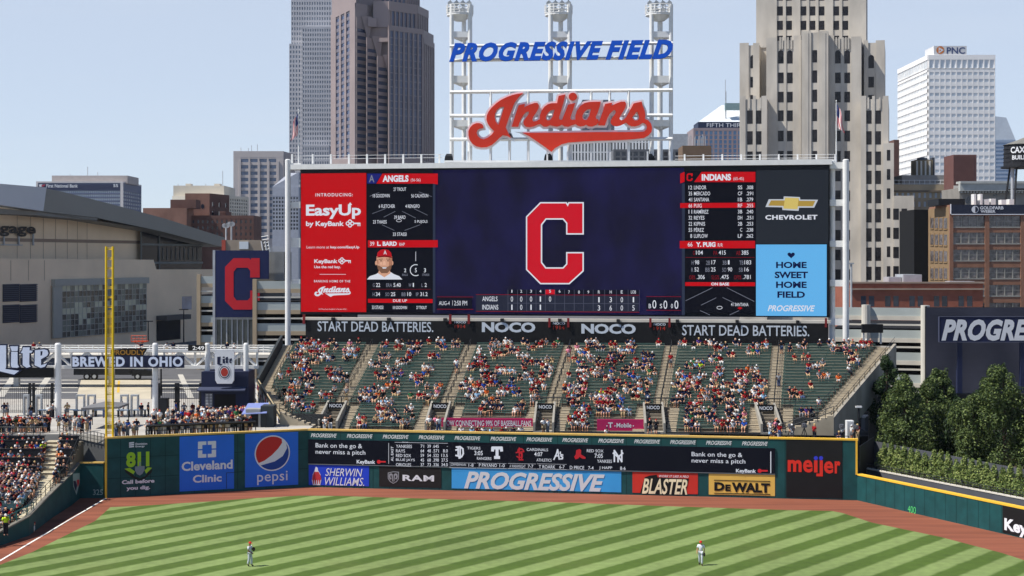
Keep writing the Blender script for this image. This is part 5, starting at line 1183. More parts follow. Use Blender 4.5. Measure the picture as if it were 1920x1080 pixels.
ca=thing("awning_tent","pale blue slanted awning on posts beside the bleacher steps","awning",(X(477,157),157,PZ)); q=MB(); a_=W(453,776,156); b_=W(500,774,156); q.add([tuple(a_),tuple(b_),(b_.x-.3,159.2,b_.z+.75),(a_.x+.1,159.2,a_.z+.8)]+[(v.x,v.y,v.z-.08) for v in (a_,b_)]+[(b_.x-.3,159.2,b_.z+.67),(a_.x+.1,159.2,a_.z+.72)],[(0,1,2,3),(7,6,5,4),(0,4,5,1),(1,5,6,2),(2,6,7,3),(3,7,4,0)]); q.build("cover",mat("canopy_blue",(122,134,186),0.8,.06),ca)
for v in ((a_.x+.1,156.1),(b_.x-.1,156.1),(b_.x-.4,159.1),(a_.x+.2,159.1)): q=MB(); q.tube([(v[0],v[1],PZ),(v[0],v[1],a_.z-.1 if v[1]<157 else a_.z+.45)],.05,6); q.build("leg",black_metal,ca)
bo=thing("ticket_booth","small grey booth with an open front under the blue canopy","booth",(X(474,156.5),156.5,PZ))
q=MB(); BF=FY(156.2); u0,u1=BF.u(460.5),BF.u(488); q.fbox(BF,u0,u1,PZ,PZ+1.9,-1.6,0); q.build("wall",mat("booth_grey",(150,150,148),0.7,.08),bo); q=MB(); q.frect(BF,u0+.55,u1-.2,PZ+.05,PZ+1.45,.02); q.build("doorway",mat("hatch_dark",(26,24,26)),bo); q=MB(); q.fbox(BF,u1,BF.u(512),PZ,PZ+2.2,-2.4,-.2); q.build("side_fence",mat("fence_charcoal",(52,58,60)),bo)
# rails
dr=thing("drink_counter","long black drink counter along the plaza edge above the clinic advert","counter",(X(390,153),153.6,PZ))
def PL(px,d=0): u=WL.u(px); return WL.p(u,PZ,-.75-d)
q=MB(); a,e=PL(276),PL(482)
for h,w in ((1.02,.2),(.55,.05)): q.bar(a+Vector((0,0,h)),e+Vector((0,0,h)),w)
q.build("counter_top",black_metal,dr); q=MB()
for k in range(15): p=a.lerp(e,k/14); q.bar(p,p+Vector((0,0,1)),.07)
q.build("post",black_metal,dr)
rr=thing("ramp_rail","dark pipe railing along the ramp beside the foul pole","railing",(X(170,149.5),149.5,4.5))
q=MB(); a=Vector((X(112,149.6),149.6,PZ)); e=Vector((X(196,148.2),148.2,PZ-.8))
for h in (.35,.7,1.05): q.bar(a+Vector((0,0,h)),e+Vector((0,0,h)),.05)
for k in range(14): p=a.lerp(e,k/13); q.bar(p,p+Vector((0,0,1.05)),.05)
q.build("rails",rail_m,rr)
q=MB(); q.add([(a.x,a.y+.2,-.3),(e.x,e.y+.2,-.3),(e.x,e.y+.2,e.z),(a.x,a.y+.2,a.z)],[(0,1,2,3)]); q.build("ramp_wall",mat("ramp_grey",(96,98,100),0.9,.1),rr)
rl=thing("plaza_rail","dark railing at the head of the corner stand","railing",(-52,149.6,PZ))
q=MB(); 
for a_,e_ in ((-64,-46.6),):
    for h in (.5,1.05): q.bar((a_,149.4,PZ+h-.25),(e_,149.4,PZ+h-.25),.06)
    x=a_
    while x<e_: q.bar((x,149.4,PZ-.4),(x,149.4,PZ+.8),.05); x+=.7
q.build("rails",rail_m,rl)
# pedestrian bridge behind the gate
br=thing("footbridge","pale footbridge with white railings crossing behind the gate","bridge",(X(240,206),206,10))
BG=FY(206.0)
q=MB(); u0,u1=BG.u(-60),BG.u(505); q.fbox(BG,u0,u1,9.75,10.2,-4.5,0); q.build("deck",pale_concrete,br)
q=MB()
for d_ in (-.05,-4.4):
    for h in (.35,.7,1.05): q.bar(BG.p(u0,10.2+h,d_),BG.p(u1,10.2+h,d_),.06)
    k=0
    while u0+k*2.0<u1: q.bar(BG.p(u0+k*2.0,10.2,d_),BG.p(u0+k*2.0,11.25,d_),.08); k+=1
q.build("railing",white_paint,br)
q=MB()
for px in (20,200,430): u=BG.u(px); q.fbox(BG,u-.35,u+.35,PZ-.3,9.75,-3,-2.2)
q.build("pier",pale_concrete,br)
# street markings, concrete apron, parked truck
sw_=mat("road_white",(186,182,172),0.9,.12,1.0)
def road(pts,m,nm,dz=0.004):
    b=MB(); g=[G(a,c,PZ-.15+dz) for a,c in pts]; b.add([(p.x,p.y,PZ-.15+dz) for p in g],[tuple(range(len(pts)))]); struct(b.build(nm,m))
road([(152,712),(283,712),(283,758),(140,758)],mat("apron_concrete",(186,176,154),0.9,.12,.4),"concrete_apron")
road([(0,748),(380,748),(380,768),(0,768)],mat("pavement",(176,170,160),0.9,.1,.4),"pavement",.008)
for k,pts in enumerate((((-6,744),(18,708),(30,708),(8,744)),((56,748),(84,708),(96,708),(68,748)),((333,702),(343,702),(364,746),(352,746)))): road(pts,sw_,"crosswalk",.012)
for y in (712,718.5,726,735): 
    road([(-20,y),(146,y),(146,y+1.4),(-20,y+1.4)],sw_,"lane_line",.016); road([(300,y),(376,y),(376,y+1.4),(300,y+1.4)],sw_,"lane_line",.016)
road([(221,714),(225,714),(224,736),(219,736)],mat("road_yellow",(206,168,72),0.9,.1),"lane_line",.016)
tk=thing("parked_truck","long black flatbed truck parked under the footbridge","truck",(X(220,221),221,PZ-.15))
TKF=FY(219.0); q=MB(); u0,u1=TKF.u(138),TKF.u(287); b0=PZ-.15
q.fbox(TKF,u0,u1-3.2,b0+.75,b0+2.3,-2.4,0); q.build("box_body",mat("truck_black",(24,25,28),0.4,.05),tk)
q=MB(); pr=[(u1-3.15,b0+.6),(u1-.1,b0+.6),(u1,b0+1.0),(u1-.1,b0+1.4),(u1-1.1,b0+1.5),(u1-1.6,b0+2.2),(u1-3.15,b0+2.25)]; q.fpoly(TKF,[pr],-.05,0,2.3); q.build("cab",mat("truck_black",(24,25,28)),tk)
q=MB(); q.fpoly(TKF,[[(u1-2.7,b0+1.5),(u1-1.3,b0+1.5),(u1-1.7,b0+2.1),(u1-2.7,b0+2.12)]],-.03); q.build("window",glassm("truck_glass",(40,48,56),(70,80,90)),tk)
for px in (177,258,163): 
    u=TKF.u(px); q=MB(); q.tube([TKF.p(u,b0+.52,-.25),TKF.p(u,b0+.52,.06)],.52,16); w_=q.build("wheel",black_vinyl,tk); q=MB(); q.tube([TKF.p(u,b0+.52,.05),TKF.p(u,b0+.52,.09)],.27,12); q.build("rim",steel,w_)
# lamp posts and a lift on the far street
def lamp(px,ytop,ybot,Y,lab,hw=.9,hm=None):
    t=thing("street_lamp",lab,"street lamp",(X(px,Y),Y,PZ)); q=MB(); q.tube([W(px,ybot,Y),W(px,ytop,Y)],[.14,.09],8); q.build("pole",black_metal,t)
    q=MB(); x_=X(px,Y); z_=Z(ytop,Y); q.box(x_-hw,x_+hw,Y-.15,Y+.15,z_-.02,z_+.16); q.build("lamp_head",hm or black_metal,t)
lamp(33,598,636,300,"dark street lamp in front of the arena's louvred openings"); lamp(278,603,640,290,"dark street lamp in front of the arena's glass wall"); lamp(344.5,581,642,295,"tall dark street lamp beside the garage tree"); lamp(302,690,742,178,"dark pole lamp standing behind the loudspeaker cabinet")
lf=thing("scissor_lift","orange scissor lift with a railed platform by the arena","lift",(X(265,262),262,PZ))
om=mat("lift_orange",(214,86,48),0.5,.05); q=MB(); lx0,lx1=X(249,262),X(277,262)
q.box(lx0+.4,lx1-.4,261,263,PZ,PZ+.8); q.build("chassis",om,lf); q=MB()
for k in range(3):
    z_=PZ+.8+k*.75; q.bar((lx0+.5,261.2,z_),(lx1-.5,261.2,z_+.75),.1); q.bar((lx1-.5,261.2,z_),(lx0+.5,261.2,z_+.75),.1)
q.build("scissor_arms",om,lf); q=MB(); zz=PZ+3.05; q.box(lx0,lx1,261,263,zz,zz+.15)
for h in (.6,1.15): q.bar((lx0,261,zz+h),(lx1,261,zz+h),.07)
for k in range(5): x_=lx0+(lx1-lx0)*k/4; q.bar((x_,261,zz),(x_,261,zz+1.15),.07)
q.build("platform",om,lf)
# people on the plaza
o=person(Vector((X(9,121.6),121.8,lrow(0)[1])),.6,'std0',"@, standing usher by the front rail of the corner stand",('us',0,0),'lime'); o['low']='trousers'; o['tr']='dark'
n=0
for k in range(37):
    px=279+k*5.5+random.uniform(-1.4,1.4); p=PL(px,.45+random.uniform(0,.25)); n+=1
    person(Vector((p.x,p.y,PZ)),random.uniform(-.5,.5),random.choice(("std1","std1","std2","std0")),"@, %s person along the plaza's black drink counter"%ordn(n),("pz",0,k))
for k in range(6):
    px=220+k*8+random.uniform(-2,2); p=PL(px,.6); person(Vector((p.x,p.y,PZ)),random.uniform(-.6,.6),random.choice(("std0","std2","std1")),"@, %s person standing right of the foul pole"%ordn(k+1),("pz",1,k))
for k in range(20):
    px=372+k*4.9+random.uniform(-2,2); Y=random.uniform(161.2,163); person(Vector((X(px,Y),Y,PZ)),math.pi+random.uniform(-.9,.9),random.choice(("std0","std2","std3")),"@, %s in the line at the navy kiosk"%ordn(k+1),("pz",2,k))
for k in range(24):
    px=288+k*7.5+random.uniform(-4,4); Y=random.uniform(156.5,160.5); person(Vector((X(px,Y),Y,PZ)),random.uniform(-2.5,2.5),random.choice(("std0","wlk0","wlk0","std2")),"@, %s walker from the left mid-plaza"%ordn(k+1),("pz",3,k))
for k in range(30):
    px=2+k*3.1+random.uniform(-1,1); Y=random.uniform(150.0,153); person(Vector((X(px,Y),Y,PZ)),random.uniform(-.8,.8),random.choice(("std0","std1","std2","std3")),"@, %s person from the left behind the corner stand's rail"%ordn(k+1),("pz",4,k))
for k in range(9):
    px=112+k*7+random.uniform(-2,2); Y=random.uniform(151,153.5); person(Vector((X(px,Y),Y,PZ)),random.uniform(-.8,.8),random.choice(("std0","std1","std2")),"@, %s person from the left by the grey canopy tent"%ordn(k+1),("pz",5,k))
for k,px in enumerate((8,14,58,90,99,126,176,196,229,265,278,330,345,361)):
    Y=random.uniform(164,167.5); person(Vector((X(px,Y),Y,PZ)),random.uniform(-2,2),random.choice(("std0","std3")),"@, %s person from the left at the gate's security line"%ordn(k+1),("pz",6,k))
for k,px in enumerate((62,73,264,312,324,425,438.5)):
    person(Vector((X(px,207),207.3,10.2)),random.uniform(-.6,.6),random.choice(("std1","std0")),"@, %s person from the left on the footbridge"%ordn(k+1),("br",0,k))
# ============================================================= players and the ball attendant
def player(pos,yaw,fig,lab,glove_hand,facing,jersey=(200,204,212)):
    o=bpy.data.objects.new("person",fig["body"]); COL.objects.link(o); o.location=pos; o.rotation_euler=(0,0,yaw); o.scale=(1.07,)*3; tag(o,lab,"person")
    o.data.materials.append(MSK[3 if "left-field" in lab else 1])
    for n,m in (("shirt",cloth("jersey_grey",(216,218,224))),("trousers",cloth("breeches_grey",(196,200,208))),("cap",mat("cap_bright_red",(196,34,30),.8,.05,8)),):
        c=bpy.data.objects.new({"shirt":"jersey"}.get(n,n),fig[n]); COL.objects.link(c); c.data.materials.append(m); c.parent=o
    h=glove_hand; q=MB(); c=Vector(h)
    v=[];f=[]
    for j in range(5):
        for i in range(10):
            a=2*math.pi*i/10; t=math.pi*(j+.5)/5; v.append(tuple(c+Vector((.08*math.sin(t)*math.cos(a),.11*math.sin(t)*math.sin(a)*(1.2 if math.sin(a)<0 else 1),-.15*math.cos(t)-.06))))
    for j in range(4):
        for i in range(10): f.append((j*10+i,j*10+(i+1)%10,(j+1)*10+(i+1)%10,(j+1)*10+i))
    f+= [tuple(range(9,-1,-1)),tuple(range(40,50))]
    q.add(v,f); g_=q.build("glove",mat("glove_black",(34,26,22),.6,.1),None,True); g_.parent=o
    q=MB()
    for n in "lr":
        c=bpy.data.objects.new("shoe",fig["shoe"+n]); COL.objects.link(c); c.data.materials.append(black_vinyl); c.parent=o
    return o
fa=figure("std",0,1,.12,True); fb=figure("std",2,1,.10,True)
g=G(468.5,1062); player((g.x,g.y,0.006),1.25,fb,"left-field outfielder in grey uniform and red cap, turned sideways on the grass",(.10,-.24,1.28),0)
g=G(1314,1060); player((g.x,g.y,0.006),-.25,fa,"outfielder in grey uniform strolling toward us with a black glove",(.25,-.02,.84),0)
fc=figure("sit",2,1,0,False)
g=G(54.5,996); o=person(Vector((g.x+.2,g.y,0.0)),.5,"sit2","@, ball attendant crouched on a stool against the low corner wall",("bb",0,0),"red"); o["low"]="trousers"; o["tr"]="white"; o["cap"]="red"
st_=thing("folding_stool","small dark stool under the ball attendant by the corner wall","stool",(g.x+.2,g.y,0)); q=MB(); x_,y_=g.x+.2,g.y; q.box(x_-.2,x_+.2,y_-.12,y_+.2,.34,.39); q.build("seat",black_metal,st_)
for sx in (-.17,.17): q=MB(); q.bar((x_+sx,y_-.1,0),(x_+sx,y_+.16,.35),.03); q.bar((x_+sx,y_+.16,0),(x_+sx,y_-.1,.35),.03); q.build("leg",black_metal,st_)
HAZE=0.000035
# ============================================================= the city behind
GZ=PZ-.15
def ground_pts(x0,x1,Y,rot=0.0,Yb=None):
    return (X(x0,Y),Y),(X(x1,Yb or Y),Yb or Y)
def body(mb,pts,dep,z0,z1,m=0,vec=None):
    """pts: plan points left to right as the camera sees them; extruded back by dep"""
    v=vec or Vector((0,1)); back=[(p[0]+v[0]*dep,p[1]+v[1]*dep) for p in (pts[-1],pts[0])]
    mb.prism([tuple(p) for p in pts]+back,z0,z1,m)
def bld(lab,px0,px1,ytop,Y,dep,wall,glass,nc,nr,pier=.4,span=.4,mx=0.0,v0=None,vtop=None,side=None,Y1=None,cat="building",name="building",pdep=.3,extra=None):
    fr=Fr((X(px0,Y),Y),(X(px1,Y1 or Y),Y1 or Y)); zt=Z(ytop,Y)
    t=thing(name,lab,cat,(fr.o.x,Y,GZ)); w=MB(); wins=[]
    nb=-fr.N; bk=Vector((nb.x,nb.y)); body(w,[fr.p(0,0)[:2],fr.p(fr.L,0)[:2]],dep,GZ-.3,zt,0,bk)
    a=v0 if v0 is not None else GZ+4; e=vtop if vtop is not None else zt-2
    m=mx*fr.L
    if nc: 
        grid(w,wins,fr,m,fr.L-m,a,e,nc,nr,pier,span,pdep)
        if mx: w.fbox(fr,0,m,a,e,0,pdep); w.fbox(fr,fr.L-m,fr.L,a,e,0,pdep)
        w.fbox(fr,0,fr.L,e,zt,0,pdep+.02); w.fbox(fr,0,fr.L,GZ-.3,a,0,pdep+.02)
    if side:
        nsc,which=side
        sf=Fr(tuple((fr.p(0,0)+(-fr.N)*dep)[:2]),tuple(fr.p(0,0)[:2])) if which<0 else Fr(tuple(fr.p(fr.L,0)[:2]),tuple((fr.p(fr.L,0)+(-fr.N)*dep)[:2]))
        grid(w,wins,sf,.0,sf.L-.0,a,e,nsc,nr,pier,span,pdep); w.fbox(sf,0,sf.L,e,zt,0,pdep+.02); w.fbox(sf,0,sf.L,GZ-.3,a,0,pdep+.02)
    if extra: extra(w,wins,fr,zt)
    w.build("wall",wall,t); 
    if wins: windows(t,wins,glass)
    return t,fr,zt
def roofbox(t,mb_m,fr,x0,x1,ytop,zt,d0,d1,name="roof_box"):
    q=MB(); q.fbox(fr,fr.u(x0),fr.u(x1),zt-.05,fr.uv(x0,ytop)[1],d0,d1); return q.build(name,mb_m,t)
def masts(t,Y,lst,z0):
    q=MB()
    for px,yt in lst: q.bar((X(px,Y),Y+3,z0-.5),(X(px,Y),Y+3,Z(yt,Y)),.12*Y/400)
    q.build("antenna",steel,t)
g_dark=glassm("glass_dark",(26,30,40),(58,64,78)); g_blue=glassm("glass_blue",(62,76,104),(120,138,164)); g_pale=glassm("glass_pale",(184,196,206),(222,228,232),.15)
# --- grey skyscraper behind and left of the brown one
kt_w=mat("key_stone",(186,186,190),0.7,.06,.05); kt_g=glassm("key_glass",(96,108,126),(146,158,172),.06)
t,fr,zt=bld("tall pale grey skyscraper with a fine grid of windows behind the brown tower",546,640,-60,1200,38,kt_w,kt_g,20,40,.5,.42,0,v0=92,vtop=255,pdep=.6)
q=MB(); wn_=[]
for x0,x1,yt,Y,nc,nr,dd in ((542.5,570,82,1194,5,30,6),(567,621,50,1190,12,34,9),(567,617,272,1184,11,6,6)):
    f2=Fr((X(x0,Y),Y),(X(x1,Y),Y)); zz=Z(yt,Y); body(q,[f2.p(0,0)[:2],f2.p(f2.L,0)[:2]],dd,GZ,zz); grid(q,wn_,f2,0,f2.L,zz-1-nr*3.75,zz-1,nc,nr,.48,.42,.6); q.fbox(f2,0,f2.L,zz-1,zz,0,.62); q.fbox(f2,0,f2.L,GZ,zz-1-nr*3.75,0,.62)
q.build("wing",kt_w,t); o_=MB()
for a in wn_: o_.frect(*a[:6])
stuff(o_.build("windows",kt_g,t))
# --- brown tower with the serrated corner
bt=thing("building","brown stone skyscraper with a serrated dark corner and stepped top","building",(X(700,960),960,GZ))
bw=mat("brown_granite",(146,132,130),0.6,.08,.06); bg=glassm("brown_glass",(34,40,70),(66,80,114),.08,.1)
w=MB(); wins=[]
P=lambda px,Y:(X(px,Y),Y)
ZT=Z(-70,960)
def face(A,B_,z1,nc,nr,pier,span,z0=86,m=0,rh=None):
    f=Fr(A,B_); rh_=rh or 4.5; n=int((z1-3.2-z0)/rh_); zb=z1-3.2-n*rh_
    if nc: grid(w,wins,f,m*f.L,f.L*(1-m),zb,z1-3.2,nc,n,pier,span,.7,0,.25,1)
    if nc and m: w.fbox(f,0,f.L*m,zb,z1,0,.7); w.fbox(f,f.L*(1-m),f.L,zb,z1,0,.7)
    w.fbox(f,0,f.L,z1-3.2,z1,0,.72); w.fbox(f,0,f.L,GZ,zb,0,.72)
    return f
A0,A1=P(622,1003),P(667.5,955); C1,C2,C3=P(728,953),P(793,972),P(813,996)
zA=Z(8,960); zC=Z(48,955)
w.prism([A0,A1,P(687,964),P(707,964),P(727,963),C1,C2,C3,P(790,1040),P(640,1040)],GZ,zC)
w.prism([A0,A1,P(688,962),P(700,970),P(660,1020),P(630,1020)],zC,zA)
face(A0,A1,zA,3,30,.32,.48,m=.18)
# the three dark pleats: deep window bands between thin edges
for a,e,zt_ in (((667.5,955),(687.5,963),zA-9),((686.8,954),(707.5,962),zA-22),((706.8,953),(728,961),zA-34)):
    f=Fr(P(*a),P(*e)); n=int((zt_-6-86)/4.5); grid(w,wins,f,0,f.L,zt_-6-n*4.5,zt_-6,1,n,.16,.5,.5); w.fbox(f,0,f.L,zt_-6,zt_,0,.52); w.fbox(f,0,f.L,GZ,zt_-6-n*4.5,0,.52)
    tp=f.p(f.L,zt_+1,1.0); w.add([tp,f.p(f.L-6.2,zt_+1,1.2),f.p(f.L,zt_-16,1.6),f.p(f.L,zt_+1,5.0)],[(0,1,3),(0,3,2),(1,2,3)])
w.prism([P(690,958),P(706,960),P(706,1010),P(690,1010)],zC,zA-9); w.prism([P(706,958.5),P(728,956),P(728,1010),P(706,1010)],zC-10,zA-22)
f=face(C1,C2,zC,7,26,.34,.12,m=.02); face(C2,C3,Z(75,980),6,26,.42,.06)
D1,D2,D3=P(728,962),P(781,978),P(802,1000); zD=Z(4,966)
w.prism([P(700,962),D1,D2,D3,P(780,1035),P(690,1035)],zC,zD); f=Fr(D1,D2); grid(w,wins,f,2,f.L-1,zC+1,zD-6,6,1,.3,.02,.7); w.fbox(f,0,f.L,zD-6,zD,0,.72)
f=Fr(D2,D3); grid(w,wins,f,.5,f.L-.5,zC-6,zD-5,6,1,.42,.02,.7); w.fbox(f,0,f.L,zD-5,zD,0,.72)
E1,E2,E3=P(708,975),P(763,985),P(786,1003); w.prism([P(690,975),E1,E2,E3,P(770,1030),P(690,1030)],zD,ZT)
f=Fr(E1,E2); grid(w,wins,f,2,f.L-1,zD+1,ZT-6,6,2,.3,.05,.7); f=Fr(E2,E3); grid(w,wins,f,.5,f.L-.5,zD-4,ZT-5,6,1,.42,.02,.7)
w.prism([A0,A1,P(675,968),P(700,972),P(700,1000),P(650,1010)],zA,ZT)
w.build("wall",[bw,mat("brown_spandrel",(116,112,122),.6,.06,.06)],bt); windows(bt,wins,bg)
# --- grey slab block left of the skyscrapers
gw=mat("slab_grey",(190,182,178),0.8,.06,.06)
def gx(w,wins,fr,zt):
    for k in range(5): u=fr.L*(.135+.19*k); w.fbox(fr,u-.5,u+.5,GZ,zt-6,.3,1.3)
t,fr,zt=bld("mid-rise grey slab block with four window bays and vertical grooves",438,532,283.5,900,30,gw,g_blue,4,13,.18,.45,.13,v0=Z(450,900),vtop=Z(295,900),side=None,pdep=.7,extra=gx)
q=MB(); s2=Fr((X(532,900),900),(X(541,900),924)); q.fbox(s2,0,s2.L,GZ,zt-.2,0,.4); q.build("side_wing",mat("slab_shade",(172,166,164),0.8,.06),t); masts(t,900,((481,270),(450,276),(464,277),(470,272)),zt)  # side wing's shade is put into a darker copy of the grey
# --- small glassy block with a sloped roof
def sl(w,wins,fr,zt):
    w.add([fr.p(0,zt),fr.p(fr.L,zt),fr.p(fr.L,zt+8),fr.p(fr.L*.55,zt+8,-8),fr.p(fr.L,zt+8,-8),fr.p(0,zt,-8)],[(0,1,2),(0,2,4,3),(0,3,5),(1,4,2)])
bld("slim grey-blue block with a sloping cap beside the scoreboard post",511,560,350,820,20,mat("slab_bluegrey",(168,172,182),0.7,.06),g_dark,9,9,.35,.4,0,v0=Z(432,820),vtop=Z(368,820),pdep=.4,extra=sl)
# --- cream block and its lower wing
cw=mat("cream_stone",(212,204,188),0.85,.08,.1)
t,fr,zt=bld("cream stone block with a stepped flat roof behind the dark brick buildings",325,420,348,650,26,cw,g_dark,0,0)
roofbox(t,cw,fr,346,356,344,zt,-6,-2); roofbox(t,cw,fr,400,411,344,zt,-6,-2); masts(t,650,((415,320),(331,344),(383,344)),zt)
t2=bld("cream office wing with rows of small windows right of the cream block",414,465,366,640,24,cw,g_dark,11,6,.45,.45,.04,v0=Z(410,640),vtop=Z(370,640),Y1=662,pdep=.4)
# --- dark brick cluster
bk_=mat("old_brick",(104,76,68),0.9,.2,.25); bk2=mat("old_brick_lit",(136,102,88),0.9,.22,.25)  # lighter copy has the sunlight put into the brick colour
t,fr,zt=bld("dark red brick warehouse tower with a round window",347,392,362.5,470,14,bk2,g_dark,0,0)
q=MB(); c=fr.uv(380,387); q.fpoly(fr,[circ(c[0],c[1],.55,.75,16)],.05); q.build("round_window",g_dark,t)
s2=Fr((X(392,470),470),(X(413,470),484)); q=MB(); wn_=[]; grid(q,wn_,s2,0,s2.L,s2.uv(392,440)[1],zt-2,3,4,.7,.5,.2); q.fbox(s2,0,s2.L,zt-2,zt,0,.22); q.fbox(s2,0,s2.L,GZ,s2.uv(392,440)[1],0,.22); q.build("side_wall",bk_,t); windows(t,wn_,g_dark)
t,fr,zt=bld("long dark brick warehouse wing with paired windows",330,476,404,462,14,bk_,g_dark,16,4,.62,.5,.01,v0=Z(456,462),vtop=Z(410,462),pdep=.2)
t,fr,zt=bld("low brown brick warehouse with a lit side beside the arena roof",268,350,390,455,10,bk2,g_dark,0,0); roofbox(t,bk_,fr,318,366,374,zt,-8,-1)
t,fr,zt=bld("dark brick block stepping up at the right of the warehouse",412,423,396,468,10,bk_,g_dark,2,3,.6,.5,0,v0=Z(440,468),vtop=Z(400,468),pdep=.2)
# --- bank block with the sign
bnw=mat("bank_slate",(104,112,134),0.6,.06,.08)
t,fr,zt=bld("dark glass bank office block with a white name sign along its top",70,230,343,700,34,bnw,g_pale,40,6,.1,.42,.005,v0=Z(398,700),vtop=Z(356.5,700),side=(10,1),pdep=.35)
q=MB(); q.fbox(fr,-.4,fr.L+.4,zt,zt+.7,-34,.6); q.fbox(fr,fr.L-.9,fr.L+.4,GZ,zt,.3,.7); q.fbox(fr,-.4,.5,GZ,zt,.3,.7); q.build("trim",mat("bank_trim",(206,202,200),.7,.05),t)
q=MB(); u0,u1=fr.u(71.5),fr.u(226); q.fbox(fr,u0,u1,fr.uv(70,356)[1],fr.uv(70,346)[1],0,.5); sg=q.build("sign_band",mat("bank_navy",(52,58,84),0.5,.08),t)
q=MB(); text(q,fr,"First National Bank",87.5,345.2,146.5,351.8,.55,0,.02); text(q,fr,"55",213,345.2,222,351,.55,0,.02); q.fpoly(fr,[pxpoly(fr,[(73,346),(80,345.5),(79,350),(75,350.5)])],.55,0); q.fpoly(fr,[pxpoly(fr,[(78,347.5),(86,345),(84,349),(80,350.5)])],.57,1); q.build("lettering",[letter_white,mat("bank_red",(170,60,80),.6,0)],sg)
roofbox(t,mat("bank_penthouse",(176,168,164),.8,.08),fr,93.5,236,328.5,zt,-24,-3,"penthouse"); masts(t,705,((161,312),(128,326),(180,322)),zt+4)
# --- arena on the left
ar=thing("arena","big beige arena with a grey slanting roof and glass wall","arena",(X(200,300),300,GZ))
AF=Fr((X(-420,214),214),(X(420,335),335))
aw=mat("arena_panel",(234,212,182),0.9,.1,.12); ar_r=mat("arena_roof",(140,138,130),0.6,.05,.1); ag=mat("arena_glass",(60,70,74),.1,.2,.5,spec=.6,stretch=(1,1,2.2)); r_=[n for n in ag.node_tree.nodes if n.type=="VALTORGB"][0]; r_.color_ramp.elements[0].color=lin((44,54,56))+(1,); r_.color_ramp.elements[1].color=lin((196,200,176))+(1,); r_.color_ramp.elements[0].position=.42; r_.color_ramp.elements[1].position=.62  # glass ramp paints pale reflection patches into the colour
def ap(px,py): return AF.uv(px,py)
AU=Fr(tuple((AF.p(0,0,-4))[:2]),tuple((AF.p(AF.L,0,-4))[:2]))
def au(px,py): return AU.uv(px,py)
w=MB()
w.fpoly(AF,[[ap(-120,660),ap(401,660),ap(401,505),ap(293,505),ap(288,487),ap(-120,484)]],0,0,2.0)
w.build("lower_wall",aw,ar)
w=MB(); w.fpoly(AU,[[au(-120,492),au(288,492),au(287,432),au(180,398),au(60,385),au(-120,370)]],0,0,2.0); w.build("upper_wall",aw,ar)
w=MB(); q_=[ap(-120,487),ap(290,487)]; w.add([AF.p(*ap(-120,487),0),AF.p(*ap(290,489),0),AF.p(*ap(290,489),-4.2),AF.p(*ap(-120,487),-4.2)],[(0,1,2,3)]); w.build("ledge_roof",pale_concrete,ar)
w=MB(); w.fpoly(AF,[[ap(68,352),ap(100,358),ap(200,383),ap(300,410),ap(417,447),ap(417,463),ap(395,460),ap(290,433),ap(170,408),ap(62,396)]],1.2,0,1.5)
w.add([AF.p(*ap(62,396),1.2),AF.p(*ap(290,433),1.2),AF.p(*ap(417,463),1.2),AF.p(*ap(417,463),-5),AF.p(*ap(290,433),-5),AF.p(*ap(62,396),-5)],[(0,1,4,5),(1,2,3,4)])
w.add([AF.p(*ap(68,352),1.2),AF.p(*ap(200,383),1.2),AF.p(*ap(417,447),1.2),AF.p(*ap(417,447),-60),AF.p(*ap(200,383),-60),AF.p(*ap(68,352),-60)],[(0,1,4,5),(1,2,3,4)])
w.build("roof",ar_r,ar)
w=MB(); w.fpoly(AF,[[ap(-200,330),ap(68,352),ap(62,396),ap(-200,360)]],2.2,0,3.0); w.build("roof_fascia",mat("fascia_pale",(200,202,204),0.5,.05,.1),ar)
w=MB(); w.fpoly(AF,[[ap(-120,383),ap(60,396),ap(175,409),ap(174,414),ap(60,404),ap(-120,396)]],1.0,0,4.0); w.build("soffit_beam",mat("soffit_grey",(130,128,122),.8,.05),ar)
w=MB()
for px in (32,57,81,104,126,145,163): u=AU.u(px); w.frect(AU,u-.06,u+.06,au(px,488)[1],au(px,402)[1],.03)
for px in (20,53,83): u=AF.u(px); w.frect(AF,u-.06,u+.06,ap(px,526)[1],ap(px,488)[1],.03)
w.frect(AU,AU.u(-80),AU.u(286),au(143,455)[1],au(143,449)[1],.04)
w.build("panel_joint",mat("joint_brown",(150,132,116),.9,.05),ar)
w=MB(); 
for px in (5,33,60): u=AU.u(px); w.fbox(AU,u-.12,u+.12,au(px,460)[1],au(px,437)[1],.1,.4)
for y_ in (458,): w.fbox(AU,AU.u(0),AU.u(40),au(0,460)[1],au(0,458)[1],.1,.3)
w.build("sign_bracket",steel,ar)
w=MB(); text(w,AU,"gage",-6,423,63,443,.5,0,.03); w.build("lettering",mat("letter_charcoal",(60,56,54),.7,.05),ar)
